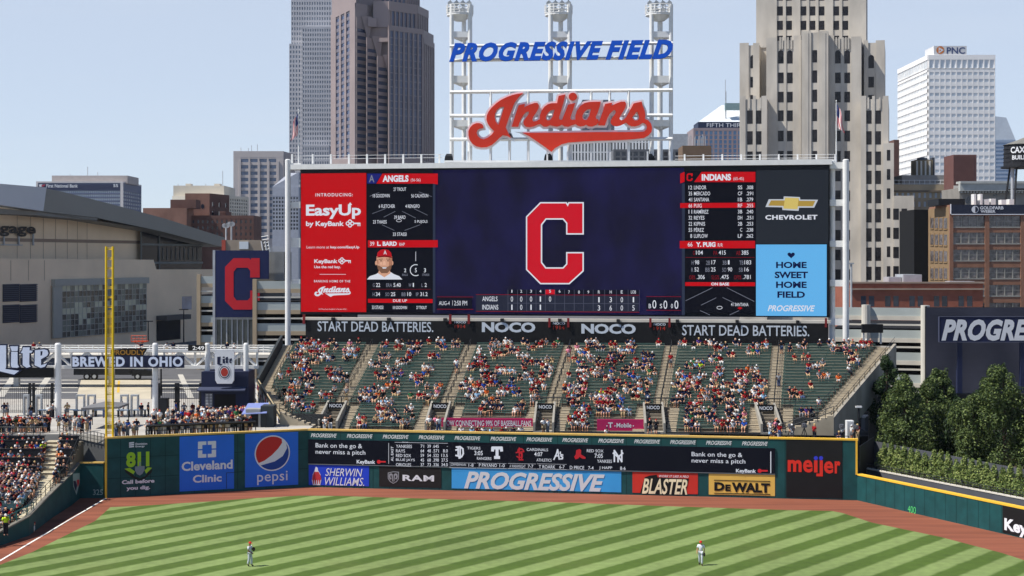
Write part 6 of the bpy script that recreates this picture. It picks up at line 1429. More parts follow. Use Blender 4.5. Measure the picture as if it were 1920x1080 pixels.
# louvred openings, glass wall, entrance
for x0,x1,y0,y1 in ((4.5,36,533,566),(36.5,68.5,533,566),(4.5,36,572,606),(36.5,68.5,572,606)):
    w=MB(); u0,u1=AF.u(x0),AF.u(x1); v1=ap(x0,y0)[1]; v0=ap(x0,y1)[1]; w.frect(AF,u0,u1,v0,v1,.03)
    n=9
    for k in range(n): v=v0+(v1-v0)*(k+.5)/n; w.fbox(AF,u0,u1,v-.05,v+.12,.03,.25,1)
    w.build("louvre",[mat("louvre_dark",(46,48,60),.7,.05),mat("louvre_slat",(74,76,90),.6,.05)],ar)
u0,u1=AF.u(98),AF.u(272); v0,v1=ap(100,634)[1],ap(100,536)[1]; rg=random.Random(3); w=MB()
for k in range(24):
    for j in range(9):
        a=u0+(u1-u0)*k/24; e=u0+(u1-u0)*(k+1)/24; c=v0+(v1-v0)*j/9; h=v0+(v1-v0)*(j+1)/9
        t=rg.random()+(.35 if j in (4,5,8) else 0)+(.2 if k in (6,7,8,14,15) else 0)-(.5 if k<2 else 0); w.frect(AF,a,e,c,h,.3,0 if t<.62 else (1 if t<1.02 else 2))
gl=w.build("glass_wall",[mat("pane_dark",(44,52,56),.08,.25,.6,spec=.6),mat("pane_reflect_mid",(104,114,108),.1,.2,.6,spec=.6),mat("pane_reflect_pale",(182,186,164),.12,.15,.6,spec=.6)],ar)  # mid and pale panes paint reflections into the glass colour
w=MB()
for k in range(25): u=u0+(u1-u0)*k/24; w.fbox(AF,u-.07,u+.07,v0,v1,.3,.34)
for k in range(10): v=v0+(v1-v0)*k/9; w.fbox(AF,u0,u1,v-.05,v+.05,.3,.33)
w.fbox(AF,u0-.3,u1+.3,v1,v1+1.2,0,.8); w.fbox(AF,u0-.4,AF.u(111),v0,v1,.3,.6)
w.build("glass_mullion",mat("mullion_pale",(164,164,156),.6,.05),gl)
w=MB(); w.frect(AF,AF.u(341),AF.u(359),ap(341,581)[1],ap(341,556)[1],.05); w.build("window",g_blue,ar)
w=MB(); w.frect(AF,AF.u(293),AF.u(338),ap(293,640)[1],ap(293,602)[1],.06); en=w.build("entrance",mat("entrance_dark",(28,30,36),.8,.1),ar); w=MB(); w.fbox(AF,AF.u(293),AF.u(339),ap(293,601)[1],ap(293,592)[1],0,2.5); w.build("entrance_canopy",mat("canopy_dark",(88,86,84),.8,.05),en)
w=MB(); w.fpoly(AF,[[ap(287,505),ap(401,506),ap(401,462),ap(287,434)]],-3.0); gz=w.build("corner_glazing",mat("glazing_dark",(30,34,42),.2,.2,.3),ar)
w=MB()
for y in (456,491): w.fbox(AF,AF.u(287),AF.u(401),ap(287,y+4)[1],ap(287,y)[1],-3,-2.7)
for px in (287,321): u=AF.u(px); w.fbox(AF,u-.12,u+.12,ap(px,505)[1],ap(px,434)[1],-3,-2.75)
for px in range(328,398,8): u=AF.u(px); w.fbox(AF,u-.05,u+.05,ap(px,487)[1],ap(px,464)[1],-3,-2.85)
w.build("glazing_bar",mat("mullion_grey",(120,124,122)),gz)
for px,wd in ((163,6),(185,3),(196,4),(255,5)): w=MB(); u=AF.u(px); w.fbox(AF,u,u+wd*.12,ap(px,524 if px>170 else 522)[1],ap(px,516 if px<170 else 520)[1],-1.2,-.4); w.build("roof_unit",black_metal,ar)
# --- garage and its corner banner
gb=mat("garage_beige",(178,160,134),0.85,.08,.3); gd=mat("garage_dark",(20,18,18),.95,0); gp=mat("garage_panel",(176,184,182),0.6,.08,.3); g_w=mat("garage_white",(206,202,192),.8,.06,.4)
def garage(lab,px0,px1,ytop,Y,dep,levels,pcol,Y1=None,cyl=False):
    fr=Fr((X(px0,Y),Y),(X(px1,Y1 or Y),Y1 or Y)); t=thing("parking_garage",lab,"garage",(fr.o.x,Y,GZ)); zt=fr.uv(px0,ytop)[1]
    q=MB(); q.fbox(fr,.05,fr.L-.05,GZ,zt-3,-dep,-1.2); q.build("interior",gd,t)  # solid block painted near-black for the shadow behind the openings
    for k in range(levels):
        z1=zt-k*3.15; q=MB(); q.fbox(fr,0,fr.L,z1-1.75,z1-1.15,-1.4,0.02); q.build("spandrel",gb if not cyl else pale_concrete,t)
        q=MB(); q.fbox(fr,.1,fr.L-.1,z1-1.15,z1,-.3,-.05); q.build("screen_panel",gp,t)
        q=MB(); q.fbox(fr,0,fr.L,z1-2.3-.22,z1-2.3,-1.5,.1); q.build("slab_edge",g_w,t)
    for px in pcol:
        q=MB(); u=fr.u(px)
        if cyl: q.tube([fr.p(u,GZ,.3),fr.p(u,zt+.4,.3)],.62,14)
        else: q.fbox(fr,u-.3,u+.3,GZ,zt+.3,-.6,.35); 
        q.build("column",gb if not cyl else g_w,t)
    return t,fr,zt
garage("beige parking garage section left of the big letter banner",370,402,518,240,20,8,(373,))
garage("beige parking garage behind the left scoreboard post",474,640,527,222,24,8,(478,))
garage("pale parking garage with round columns behind the right scoreboard posts",1560,1742,576,214,30,6,(1624,1735),cyl=True,Y1=210)
br_=thing("wall_banner","big navy banner with a red letter C on the garage stair tower","banner",(X(450,226),226,GZ))
B2=FY(226.0); q=MB(); q.fpoly(B2,[pxpoly(B2,[(404,469.5),(504,469.5),(504,523),(474,523),(474,595),(404,595)])],0,0,.3); q.build("fabric",mat("banner_deep_navy",(26,36,78),.8,.06,.6),br_)
q=MB(); q.fpoly(B2,[cpoly(B2,422,484,487,580.5)],.04); q.build("letter_emblem",mat("banner_bright_red",(196,34,48),.8,.04),br_)
st_t=thing("stair_tower","glazed grey steel stair tower behind the navy letter banner","stair tower",(X(440,227),227,GZ))
T2=FY(226.6); q=MB(); 
for px in (401.5,): q.fbox(T2,T2.u(399.5),T2.u(404),GZ,Z(469,226.6),-3,.3)
for px in range(405,476,10): u=T2.u(px); q.fbox(T2,u-.09,u+.09,GZ,Z(597,226.6),-.2,0)
q.fbox(T2,T2.u(404),T2.u(474),Z(599,226.6),Z(595,226.6),-.3,.1); q.build("frame",steel,st_t)
q=MB(); q.frect(T2,T2.u(404),T2.u(474),GZ,Z(597,226.6),-.3); q.build("glazing",glassm("stair_glass",(70,78,74),(130,134,128),.3),st_t)
q=MB(); q.fbox(T2,T2.u(404),T2.u(530),GZ,Z(472,226.6),-9,-.5); q.build("core",mat("core_grey",(120,118,112),.8,.1),st_t)
q=MB(); u0=T2.u(505); 
for k in range(14): u=u0+k*.16; q.bar(T2.p(u,Z(525,226.6),-.3),T2.p(u,Z(462,226.6),-.3),.05)
q.build("vent_louvre",steel,st_t)
rt=thing("rooftop_room","small beige rooftop plant room with a red end above the banner","plant room",(X(455,245),245,25)); R2=FY(245.0)
q=MB(); sbox(q,R2,423,450,490,600,-8,0); q.build("wall",mat("plant_beige",(158,144,128),.85,.08),rt); q=MB(); sbox(q,R2,416,450,423.2,600,-7.5,.2); q.build("end_wall",mat("plant_red",(176,84,70),.85,.08),rt); q=MB(); sbox(q,R2,449,453,466,467,0,.2); q.build("window",g_pale,rt)
q=MB(); 
for a,e in ((490,440),(497,444),(503,452)): q.bar(W(a,452,244),W(a+6,490,244),.15)
for k in range(6): q.bar(W(490+k*2,444+k*6,244),W(503+k,442+k*6,244),.1)
q.build("roof_stair",white_paint,rt)
for px,lab in ((424,"left white twin-head floodlight on the roof behind the banner"),(434,"right white twin-head floodlight on the roof behind the banner")):
    f_=thing("floodlight",lab,"floodlight",tuple(W(px,450,246))); q=MB(); q.bar(W(px,452,246),W(px,424,246),.2); q.build("pole",steel,f_); q=MB()
    for dx in (-2.5,2.5): c=W(px+dx,422-(px-424)*.3,245.6); q.tube([c,c+Vector((0,-.3,-.1))],[.2,.42],10)
    q.build("lamp_head",white_paint,f_)
# --- buildings seen through the roof sign
t,fr,zt=bld("tall dark grey slab rising behind the red script sign",1092,1152,187,760,20,mat("slate_grey",(96,102,114),.7,.06),g_dark,0,0)
sw1=mat("stripe_white",(238,238,236),.7,.05); t,fr,zt=bld("striped white and charcoal block behind the script sign",1072,1216,246,600,20,sw1,g_dark,24,3,.56,.1,0,v0=Z(304,600),vtop=Z(248,600),pdep=.5)
t,fr,zt=bld("low grey block with roof plant right of the script sign",1150,1290,280,560,16,mat("lowgrey",(104,106,110),.8,.08),g_dark,12,2,.3,.3,.02,v0=Z(304,560),vtop=Z(284,560)); roofbox(t,steel,fr,1258,1290,251,zt,-8,0)
bx_=mat("plant_brown",(116,96,78),.9,.12,.4)
t,fr,zt=bld("square brown rooftop block crowded with aerials",1280,1334,273,520,14,bx_,g_dark,0,0); masts(t,520,[(1291+random.uniform(-1,1)+k*2.6,random.uniform(250,262)) for k in range(14)],zt)
# --- fifth-third tower
fw=mat("rose_stone",(150,136,138),.7,.06,.08); fg=glassm("sky_glass",(70,118,164),(120,160,196),.1,.06)
def ftop(w,wins,fr,zt):
    w.add([fr.p(fr.L*.02,zt+8.5),fr.p(fr.L,zt+8.5),fr.p(fr.L,zt+26.5,-16),fr.p(fr.L*.47,zt+26.5,-16),fr.p(fr.L*.02,zt+8.5,-30)],[(0,1,2,3),(0,3,4)],0)
t,fr,zt=bld("rose stone tower with a white sloping roof and navy name band",1300,1402,240,800,30,fw,fg,11,7,.4,.2,.02,v0=Z(304,800),vtop=Z(245,800),pdep=.4)
q=MB(); u0=fr.u(1309); q.add([fr.p(u0,Z(229,800),0),fr.p(fr.L,Z(229,800),0),fr.p(fr.L,Z(192,800),-14),fr.p(fr.u(1360),Z(192,800),-14),fr.p(u0,Z(229,800),-30),fr.p(fr.L,Z(192,800),-30)],[(0,1,2,3),(0,3,4),(3,2,5)]); q.build("roof",mat("roof_white",(224,228,230),.6,.04),t)
q=MB(); q.fbox(fr,u0,fr.L,zt,Z(228.5,800),-20,.3); sg=q.build("sign_band",mat("fifth_navy",(30,42,72),.5,.05),t); q=MB(); text(q,fr,"FIFTH THIRD",1325,231,1398,238.5,.35,0,.0); q.build("lettering",letter_white,sg)
q=MB(); q.fbox(fr,fr.u(1360),fr.L,Z(206,800),Z(193,800),-3,-.5); q.build("roof_screen",mat("screen_green",(132,156,156),.6,.08,1),t); masts(t,800,((1361.5,148),(1363,170)),zt)
# --- limestone art-deco tower
dt=thing("building","limestone stepped art-deco tower with dark windows right of the scoreboard","building",(X(1530,420),420,GZ))
dw=mat("limestone",(190,183,172),.85,.17,.25,stretch=(1,1,.4)); dg=glassm("deco_glass",(18,18,22),(46,42,44),.5,.2,.25)
DRY=math.radians(14.5)
def DF_(px0,px1,Yc=420,off=0):
    xa=X(px0,Yc); c=Vector((X(1530,Yc),Yc)); U=Vector((math.cos(DRY),math.sin(-DRY)*-1)); U=Vector((math.cos(DRY),-math.sin(DRY)))
    N=Vector((-math.sin(DRY),-math.cos(DRY))); o=c+N*(-off)
    return o,U,N
dw_b=MB(); dwin=[]
o_,U_,N_=DF_(1385,1680)
class FrD(Fr):
    def __init__(s,off): s.o=Vector((o_.x-N_.x*off,o_.y-N_.y*off,0)); s.U=Vector((U_.x,U_.y,0)); s.V=Vector((0,0,1)); s.N=Vector((N_.x,N_.y,0)); s.L=1
zd=lambda x,y:(1380+x/4.5,y/4.5)
def mass(x0,x1,ytop,off,dep,m=0):
    f=FrD(off); u0,u1=f.u(x0),f.u(x1); zt=f.uv((x0+x1)/2,ytop)[1]; dw_b.fbox(f,u0,u1,GZ,zt,-dep,0,m); return f,u0,u1,zt
def dwin_add(f,xs,ys,hpx,wpx,arch0=False):
    for y in ys:
        for x in xs:
            u0,u1=f.u(x-wpx/2),f.u(x+wpx/2); v1=f.uv(x,y)[1]; v0=f.uv(x,y+hpx)[1]; dwin.append((f,u0,u1,v0,v1,.03))
def pilaster(f,x0,x1,ytop,ybot,d=.5):
    d=d*.62
    u0,u1=f.u(x0),f.u(x1); dw_b.fbox(f,u0,u1,f.uv(x0,ybot)[1],f.uv(x0,ytop)[1],0,d)
YB=560
# top shaft
f,u0,u1,zt=mass(1418,1624,-70,14,20)
dwin_add(f,(1462.5,1479.5,1506.5,1523.5,1540.5,1568,1585),(-16,12,39,67),17,10.5)
for a,e in ((1418,1456.5),(1486,1500.5),(1547,1562),(1592,1624)): pilaster(f,a,e,-70,90,.5)
for a,e in ((1469,1473.5),(1513,1517),(1530,1534.5),(1575,1579)): pilaster(f,a,e,-70,90,.35)
# shoulders
for x0,x1,yt,wx in ((1387,1424,81,1412),(1620,1659,76,1633.5)):
    f,u0,u1,zt=mass(x0,x1,yt+4,9,22); dwin_add(f,(wx,),(108,144,178),20,10.5)
    dwin[-3]=dwin[-3]
    for a,e in (((x0,x0+17) if x0<1500 else (x1-17,x1)),((x1-12,x1) if x0<1500 else (x0,x0+8))): pilaster(f,a,e,yt,YB,.5)
# middle shaft
f,u0,u1,zt=mass(1437,1615,74,5,30)
rows=(99,136,172,207,245,283,320,357,394,431,468,505)
dwin_add(f,(1464,1481,1571,1588.5),rows,20,10.5)
for a,e,y in ((1437,1457,71),(1488,1502,67),(1553,1564,67),(1596,1615,69)): pilaster(f,a,e,y,YB,.55)
for a,e in ((1470.5,1474.5),(1577.5,1582)): pilaster(f,a,e,70,YB,.3)
for a in (1463,1467,1477.5,1484,1568,1573.5,1586,1591): pilaster(f,a-1.4,a+1.4,70,92,.5)
f2,u0,u1,zt=mass(1503,1553,61,2.5,30); dwin_add(f2,(1527.5,),(94,132,168,204,243,283,320,357,394,431,468),23,9)
for a,e in ((1503,1521),(1535,1553)): pilaster(f2,a,e,59,YB,.5); pilaster(f2,a+5,e-5,62,YB,.7)
# low outer wings
for x0,x1,xs in ((1388,1438,(1406,1423)),(1614,1666,(1629,1646.5))):
    f,u0,u1,zt=mass(x0,x1,186,1.5,34); dwin_add(f,xs,(207,246,284,320,356,392,428,464,500),25,10.5)
    for a,e in ((x0,x0+10),(x1-10,x1)): pilaster(f,a,e,180,YB,.5)
    pilaster(f,(xs[0]+xs[1])/2-2.5,(xs[0]+xs[1])/2+2.5,180,YB,.35)
    for a in (xs[0]-1,xs[1]+3): pilaster(f,a-1.5,a+1.5,183,204,.45)
f,u0,u1,zt=mass(1656,1676,268,0,12); dwin_add(f,(1666,),(281,317,353,390,426,462,499),20,6.5)
f,u0,u1,zt=mass(1676,1714,367,-1,30); dwin_add(f,(1680,1695.5),(391,427,463,499),21,10.5)
dw_b.build("wall",dw,dt)
arches=[w_ for w_ in dwin if w_[4]-w_[3]<3.6 and False]
windows(dt,dwin,dg)
q=MB()                                           # arched heads over the top row of windows
for ff,xs_,y in ((FrD(5),(1464,1481,1571,1588.5),99),(FrD(9),(1412,),108),(FrD(9),(1633.5,),108)):
    for x in xs_: c=ff.uv(x,y); q.fpoly(ff,[circ(c[0],c[1]-.02,(ff.u(x+5.25)-ff.u(x-5.25))/2,.75,12,0,math.pi)],.035)
q.build("window_arch",dg,dt)
# --- dark brick strip, white bank tower, blue glass tower
bld("narrow plum brick block between the limestone and white towers",1676,1686,262,520,10,bk_,g_dark,0,0)
pw=mat("white_stone",(244,241,237),.8,.05,.08)
def px_(w,wins,fr,zt): pass
t=thing("building","white office tower with window bands and a bank sign on its roof","building",(X(1740,750),750,GZ)); fr=Fr((X(1740,750),750),(X(1866,750),750)); zt=Z(103,750)
w=MB(); wins=[]; body(w,[fr.p(0,0)[:2],fr.p(fr.L,0)[:2]],58,GZ,zt)
vt=fr.uv(1740,131.5)[1]; rh=13.05*750/2800; n=16
grid(w,wins,fr,.35,fr.L-.25,vt-n*rh,vt,12,n,.22,.55,.4); grid(w,wins,fr,.35,fr.L-.25,vt+.9,fr.uv(1740,111)[1],12,1,.22,.05,.4); w.fbox(fr,0,fr.L,fr.uv(1740,112)[1],zt,0,.42); w.fbox(fr,0,fr.L,GZ,vt-n*rh,0,.42)
sf=Fr((X(1740,750),808),(X(1740,750),750)); grid(w,wins,sf,.3,sf.L-.3,vt-n*rh,vt,20,n,.1,.5,.4); grid(w,wins,sf,.3,sf.L-.3,vt+.9,fr.uv(1740,111)[1],20,1,.1,.05,.4); w.fbox(sf,0,sf.L,fr.uv(1740,112)[1],zt,0,.42); w.fbox(sf,0,sf.L,GZ,vt-n*rh,0,.42)
w.build("wall",pw,t); windows(t,wins,glassm("pnc_glass",(186,198,208),(224,228,230),.12,.1))
q=MB(); q.fbox(fr,fr.u(1751),fr.u(1812.5),zt,Z(86,750),-16,0); sg=q.build("sign_box",mat("sign_box_white",(214,214,214),.6,.04),t)
q=MB(); text(q,fr,"PNC",1775,88.5,1809.5,101,.06,0,.02); c=fr.uv(1763,94); q.fpoly(fr,[circ(c[0],c[1],2.0)],.06,1); q.fpoly(fr,[pxpoly(fr,[(1760,88.5),(1769.5,94),(1760,100)])],.08,2); q.fpoly(fr,[pxpoly(fr,[(1762.5,92),(1764.5,95.5),(1761,96)])],.1,1); q.build("lettering",[mat("pnc_navy",(60,74,120),.6,0),mat("pnc_orange",(206,122,62),.6,0),letter_white],sg)
t,fr,zt=bld("pale blue glass tower with a chamfered top behind the white tower",1866,1904,262,900,20,mat("ice_panel",(158,174,194),.5,.05),glassm("ice_glass",(104,130,164),(150,172,198),.1),1,13,.02,.5,0,v0=Z(360,900),vtop=Z(266,900))
q=MB(); q.add([fr.p(0,zt),fr.p(fr.L,zt),fr.p(fr.u(1892),Z(219,900),-5),fr.p(0,Z(216,900),-5),fr.p(0,zt,-18),fr.p(fr.L,zt,-18)],[(0,1,2,3),(1,5,2),(3,2,5,4)]); q.build("chamfered_roof",mat("ice_roof",(150,160,172),.6,.05),t)
# --- beige block with rooftop tank house, maroon box
bg_=mat("buff_stone",(178,160,132),.85,.12,.25)
t,fr,zt=bld("buff stone block with a cornice and rooftop plant",1676,1792,346,420,20,bg_,g_pale,11,4,.55,.42,.01,v0=Z(424,420),vtop=Z(358,420),pdep=.25)
q=MB(); q.fbox(fr,0,fr.L,Z(360,420),Z(357,420),0,.7); q.build("cornice",mat("cornice_dark",(120,108,92),.8,.05),t)
roofbox(t,mat("attic_grey",(150,146,140),.85,.1),fr,1693,1784,328,zt,-10,-1,"attic")
q=MB(); sbox(q,fr,1724,298,1757,328,-9,-4); sbox(q,fr,1757,293,1762,328,-7,-5,1); 
for k in range(4): sbox(q,fr,1725+k*8,300,1728+k*8,327,-4,-3.8,2)
c=fr.uv(1741,297); q.tube([fr.p(c[0],c[1]-.1,-6.5),fr.p(c[0],c[1]+.5,-6.5),fr.p(c[0],c[1]+.8,-6.5)],[1.6,1.4,.3],14,1); q.build("tank_house",[mat("tank_buff",(124,112,90),.9,.15),mat("tank_slate",(70,74,84),.7,.1),g_w],t)
q=MB(); 
for h in (0,1.0): q.bar(fr.p(0,zt+.2+h,0),fr.p(fr.L,zt+.2+h,0),.1)
for k in range(13): u=fr.L*k/12; q.bar(fr.p(u,zt,0),fr.p(u,zt+1.3,0),.1)
q.build("roof_rail",white_paint,t)
mr_=thing("vent_tower","tall maroon corrugated metal box on a rooftop","plant tower",(X(1810,400),400,GZ)); fr=FY(400)
q=MB(); sbox(q,fr,1788,290,1831,380,-9,0); 
for k in range(22): u=fr.u(1788)+(fr.u(1825)-fr.u(1788))*k/21; v0,v1=fr.uv(1788,348)[1],fr.uv(1788,291.5)[1]; q.fbox(fr,u-.06,u+.06,v0,v1,0,.14)
q.build("cladding",mat("maroon_metal",(108,76,72),.6,.08),mr_)
q=MB(); sbox(q,fr,1788,348,1799,600,0,.2); q.build("lower_cladding",g_w,mr_)
# --- grey classical building with an arch
t,fr,zt=bld("grey classical stone building with a heavy cornice and arch",1799,1990,352,385,16,mat("classic_grey",(136,132,126),.85,.14,.3),g_dark,0,0)
q=MB(); q.fbox(fr,-.3,fr.L,zt-.9,zt+1.0,0,1.6); q.fbox(fr,-.3,fr.L,zt+1.0,zt+1.6,-2,1.9)
for k in range(34): u=fr.L*(k+.5)/34; q.fbox(fr,u-.18,u+.18,zt-1.4,zt-.9,0,1.1)
q.build("cornice",mat("cornice_pale",(170,172,168),.8,.1),t)
q=MB(); c=fr.uv(1823,381); q.fpoly(fr,[circ(c[0],c[1],1.75,2.1,16,0,math.pi)],.05); q.build("arch",g_dark,t)
dwn=[]
for px in (1866,1900,1930): 
    for y in (357,364): u=fr.u(px); dwn.append((fr,u-.5,u+.5,fr.uv(px,y+4)[1],fr.uv(px,y)[1],.05))
windows(t,dwn,g_dark)
# --- brown brick office building with the navy sign band
cb=thing("building","brown brick office building with wide windows and a navy roof band","building",(X(1780,300),300,GZ)); cbr=mat("caxton_brick",(140,102,82),.9,.14,.5); cbs=mat("caxton_buff",(136,112,82),.9,.1,.4)
fr=Fr((X(1780,300),300),(X(2040,300),300)); zt=Z(384,300); w=MB(); wins=[]; w2=MB()
w.fbox(fr,0.1,fr.L,GZ,zt,-15,0)
sf=Fr((X(1780,300),315),(X(1780,300),300)); w2.fbox(sf,0,sf.L,GZ,zt-.4,-4,.05)
rowsY=(405,436,468,501.5,534,567.5)
for j,y in enumerate(rowsY):
    v1=fr.uv(1780,y)[1]; v0=fr.uv(1780,y+20)[1]
    for bx0 in range(4):
        u0=fr.u(1786+67*bx0); u1=fr.u(1846+67*bx0)
        for k in range(4): a=u0+(u1-u0)*k/4; wins.append((fr,a+.08,a+(u1-u0)/4-.08,v0,v1,.22))
        w.fbox(fr,u0-.1,u1+.1,v0-.25,v0,.2,.5,1); 
        for k in range(5): a=u0+(u1-u0)*k/4; w.fbox(fr,a-.08,a+.08,v0,v1,.2,.35,1)
        w.fbox(fr,u0,u1,(v0+v1)/2-.04,(v0+v1)/2+.04,.22,.3,1)
    if j<5:
        vv=fr.uv(1780,rowsY[j+1])[1]; w.fbox(fr,0,fr.L,vv,v0-.25,.2,.42)
for px in (1780,1847.5,1914.5,1981.5): u=fr.u(px); w.fbox(fr,u-.1 if px==1780 else u-.25,u+.62,GZ,zt,.2,.62)
w.fbox(fr,0,fr.L,fr.uv(1780,404.5)[1],zt,0,.6)
for j,y in enumerate((409,440,471,503)):
    for k in range(4):
        u0=sf.L*(.12+.215*k); v1=sf.uv(1745+9*k,y+ (0))[1]; wins.append((sf,u0,u0+sf.L*.15,v1-2.1,v1,.09)); w2.fbox(sf,u0-.15,u0-.02,v1-2.2,v1+.3,0,.15); w2.fbox(sf,u0-.1,u0+sf.L*.16,v1-2.4,v1-2.15,0,.2)
w.build("wall",[cbr,mat("sash_pale",(150,148,140),.7,.05)],cb); w2.build("side_wall",cbs,cb); windows(cb,wins,glassm("caxton_glass",(52,48,50),(128,120,118),1.2,.1))
q=MB(); q.fbox(fr,.1,fr.L,fr.uv(1780,401.5)[1],fr.uv(1780,384)[1],.6,.8); q.fbox(fr,0,fr.L,fr.uv(1780,403)[1],fr.uv(1780,401.5)[1],.6,.85,1); q.fbox(fr,0,.15,fr.uv(1780,403)[1],fr.uv(1780,383)[1],.6,.85,1); sg=q.build("sign_band",[mat("goldfarb_navy",(34,40,58),.6,.05),letter_white],cb)
q=MB(); text(q,fr,"GOLDFARB",1835,387,1879,393,.85,0,.03); text(q,fr,"WEBER",1836,394,1864,399.3,.85,0,.03); c=fr.uv(1826,393); q.fpoly(fr,[circ(c[0],c[1],.72)],.85); q.fpoly(fr,[[(c[0],c[1]-.58)]+circ(c[0],c[1],.58,None,14,-math.pi/2,math.pi/2)+[(c[0],c[1]+.58)]],.88,1); q.build("lettering",[letter_white,mat("goldfarb_navy",(34,40,58))],sg)
q=MB(); sbox(q,fr,1765,372,1815,384,-10,-2); q.build("roof_room",black_metal,cb)
for px,y in ((1838,362),(1850,362),(1858,372),(1870,371),(1890,373),(1905,372)): q=MB(); sbox(q,fr,px,y,px+(4 if y<365 else 9),384,-6,-4); q.build("roof_unit",white_paint,cb)
bs2=bld("black windowless slab in shade beside the brown brick building",1714,1744,393,318,12,mat("shade_black",(14,14,16),.9,.1),g_dark,0,0)  # neighbouring wall in shadow, the shadow put into its black colour
wt=thing("water_tower","black wooden rooftop water tank on splayed steel legs","water tower",(X(1915,308),308,zt)); fr=FY(308); cx=X(1919,308); R=X(1955,308)-cx; zb_,zt_=Z(312,308),Z(272,308)
q=MB(); q.tube([(cx,308,zb_),(cx,308,zt_)],[R,R*.97],28); 
for k in range(6): zz=zb_+(zt_-zb_)*k/5; q.tube([(cx,308,zz-.06),(cx,308,zz+.06)],R*1.012,28)
q.build("tank",mat("tank_black",(34,34,38),.6,.15,1.5),wt)
q=MB(); q.tube([(cx,308,zt_),(cx,308,zt_+1.1),(cx,308,zt_+1.5)],[R*1.04,R*.25,.1],20); q.build("roof",mat("tank_roof",(120,118,112),.8,.2,1.5),wt)
q=MB(); q.tube([(cx,308,zb_-.35),(cx,308,zb_-.05)],R*1.14,24)
for a in range(4):
    an=math.pi/4+a*math.pi/2; q.bar((cx+R*.75*math.cos(an),308+R*.75*math.sin(an),zb_-.3),(cx+R*1.02*math.cos(an),308+R*1.02*math.sin(an),Z(384,308)),.3)
for a in range(4):
    an=math.pi/4+a*math.pi/2; a2=an+math.pi/2; q.bar((cx+R*.9*math.cos(an),308+R*.9*math.sin(an),Z(355,308)),(cx+R*.9*math.cos(a2),308+R*.9*math.sin(a2),Z(355,308)),.14)
q.build("leg_frame",black_metal,wt); q=MB(); q.tube([(cx-2.6,307,zb_-.3),(cx-2.6,307,Z(384,308))],.35,10); q.build("riser_pipe",steel,wt)
# lettering wraps round the tank
q=MB()
for s_,x0,x1,y0,y1 in (("CAXTON",1883,1936,277,289),("BUILDING",1886,1933,293,301)):
    v,f=glyphs(s_,.03); z1_,z0_=Z(y0,308),Z(y1,308)
    pts=[]
    for a,c,e in v:
        px=x0+(x1-x0)*a; xx=X(px,308)-cx; an=xx/(R*1.02); an=max(-1.45,min(1.45,an)); pts.append((cx+R*1.03*math.sin(an),308-R*1.03*math.cos(an),z0_+(z1_-z0_)*c))
    q.add(pts,f)
q.build("lettering",letter_white,wt)
# --- low red brick building
lb_=mat("red_brick",(146,88,70),.9,.16,.6)
def lowb(w,wins,fr,zt):
    for px in (1614,1629,1659.5,1675,1705,1720.5,1751,1766,1797,1813):
        u0,u1=fr.u(px),fr.u(px+10); v1,v0=fr.uv(px,555)[1],fr.uv(px,575)[1]; wins.append((fr,u0,u1,v0,v1,.03)); w.fbox(fr,u0-.1,u1+.1,v0-.15,v0,0,.15)
t,fr,zt=bld("low red brick building with paired dark windows behind the garage",1594,1843,531,270,16,lb_,g_dark,0,0,extra=lowb)
q=MB(); q.fbox(fr,-.2,fr.L+.2,Z(543.5,270),Z(540.5,270),0,.35); q.fbox(fr,-.2,fr.L+.2,zt-.05,zt+.25,-.5,.2); q.build("cornice",mat("cornice_tan",(160,140,124),.8,.1),t)
for a_ in ((1677,520,1701,531,-8,-4),(1702,515,1737,531,-9,-3),(1793,528,1840,531,-7,-4)): q=MB(); sbox(q,fr,*a_); q.build("roof_unit",steel,t)
lp_=thing("street_lamp","pale tall lamp standing on the garage deck by the scoreboard post","street lamp",(X(1596,216),216,Z(580,216))); q=MB(); q.bar(W(1596,600,216),W(1596,494,216),.22); q.build("pole",steel,lp_); q=MB(); a=W(1596,494,216); q.box(a.x-.35,a.x+.35,a.y-.2,a.y+.2,a.z-.1,a.z+.1); q.build("lamp_head",steel,lp_)

hz_=MB(); hz_.box(-1500,1500,-60,1320,-1.7,420); hz_=stuff(hz_.build("haze",None)) if False else None
hm=bpy.data.materials.new("haze_air"); hm.use_nodes=True; nt=hm.node_tree; nt.nodes.remove(nt.nodes["Principled BSDF"]); pv_=nt.nodes.new("ShaderNodeVolumePrincipled"); pv_.inputs["Color"].default_value=(.80,.88,1,1); pv_.inputs["Density"].default_value=HAZE; nt.links.new(pv_.outputs[0],nt.nodes["Material Output"].inputs["Volume"])
q=MB(); q.box(-1500,1500,-60,1320,-1.7,320); o=stuff(q.build("haze",hm)); o["label"]="thin pale summer haze over the ballpark and the city"; o["category"]="haze"
# ============================================================= right of the field: screens, trees, hedge, shade fences
bb=thing("billboard","navy PROGRESSIVE billboard on two tall posts above the trees","billboard",(X(1870,196),196,0))
NB=FY(196.0); q=MB(); sbox(q,NB,1761,594,2040,641,-.5,0); fc=q.build("face",mat("billboard_navy",(26,34,70),.6,.06),bb)
q=MB(); sbox(q,NB,1760.4,593.4,2041,594.2,-.1,.06); sbox(q,NB,1760.4,641,2041,641.8,-.1,.06); sbox(q,NB,1760.4,594.2,1761.2,641,-.1,.06); q.build("trim",mat("trim_slate",(96,100,120),.6,.05),fc)
q=MB(); text(q,NB,"PROGRESSIVE",1765,598.5,2024,639,.05,0,.05,.3,1.06); q.build("lettering",letter_white,fc)
for px in (1801,1920): q=MB(); u=NB.u(px); q.fbox(NB,u-.33,u+.33,-.5,Z(641,196),-.9,-.3); q.build("post",mat("post_navy",(30,38,70),.5,.05),bb)
sc=thing("shade_screen","huge dark mesh screen hung behind the billboard","screen",(X(1830,206),206,0))
DS=FY(206.0); q=MB(); n=60
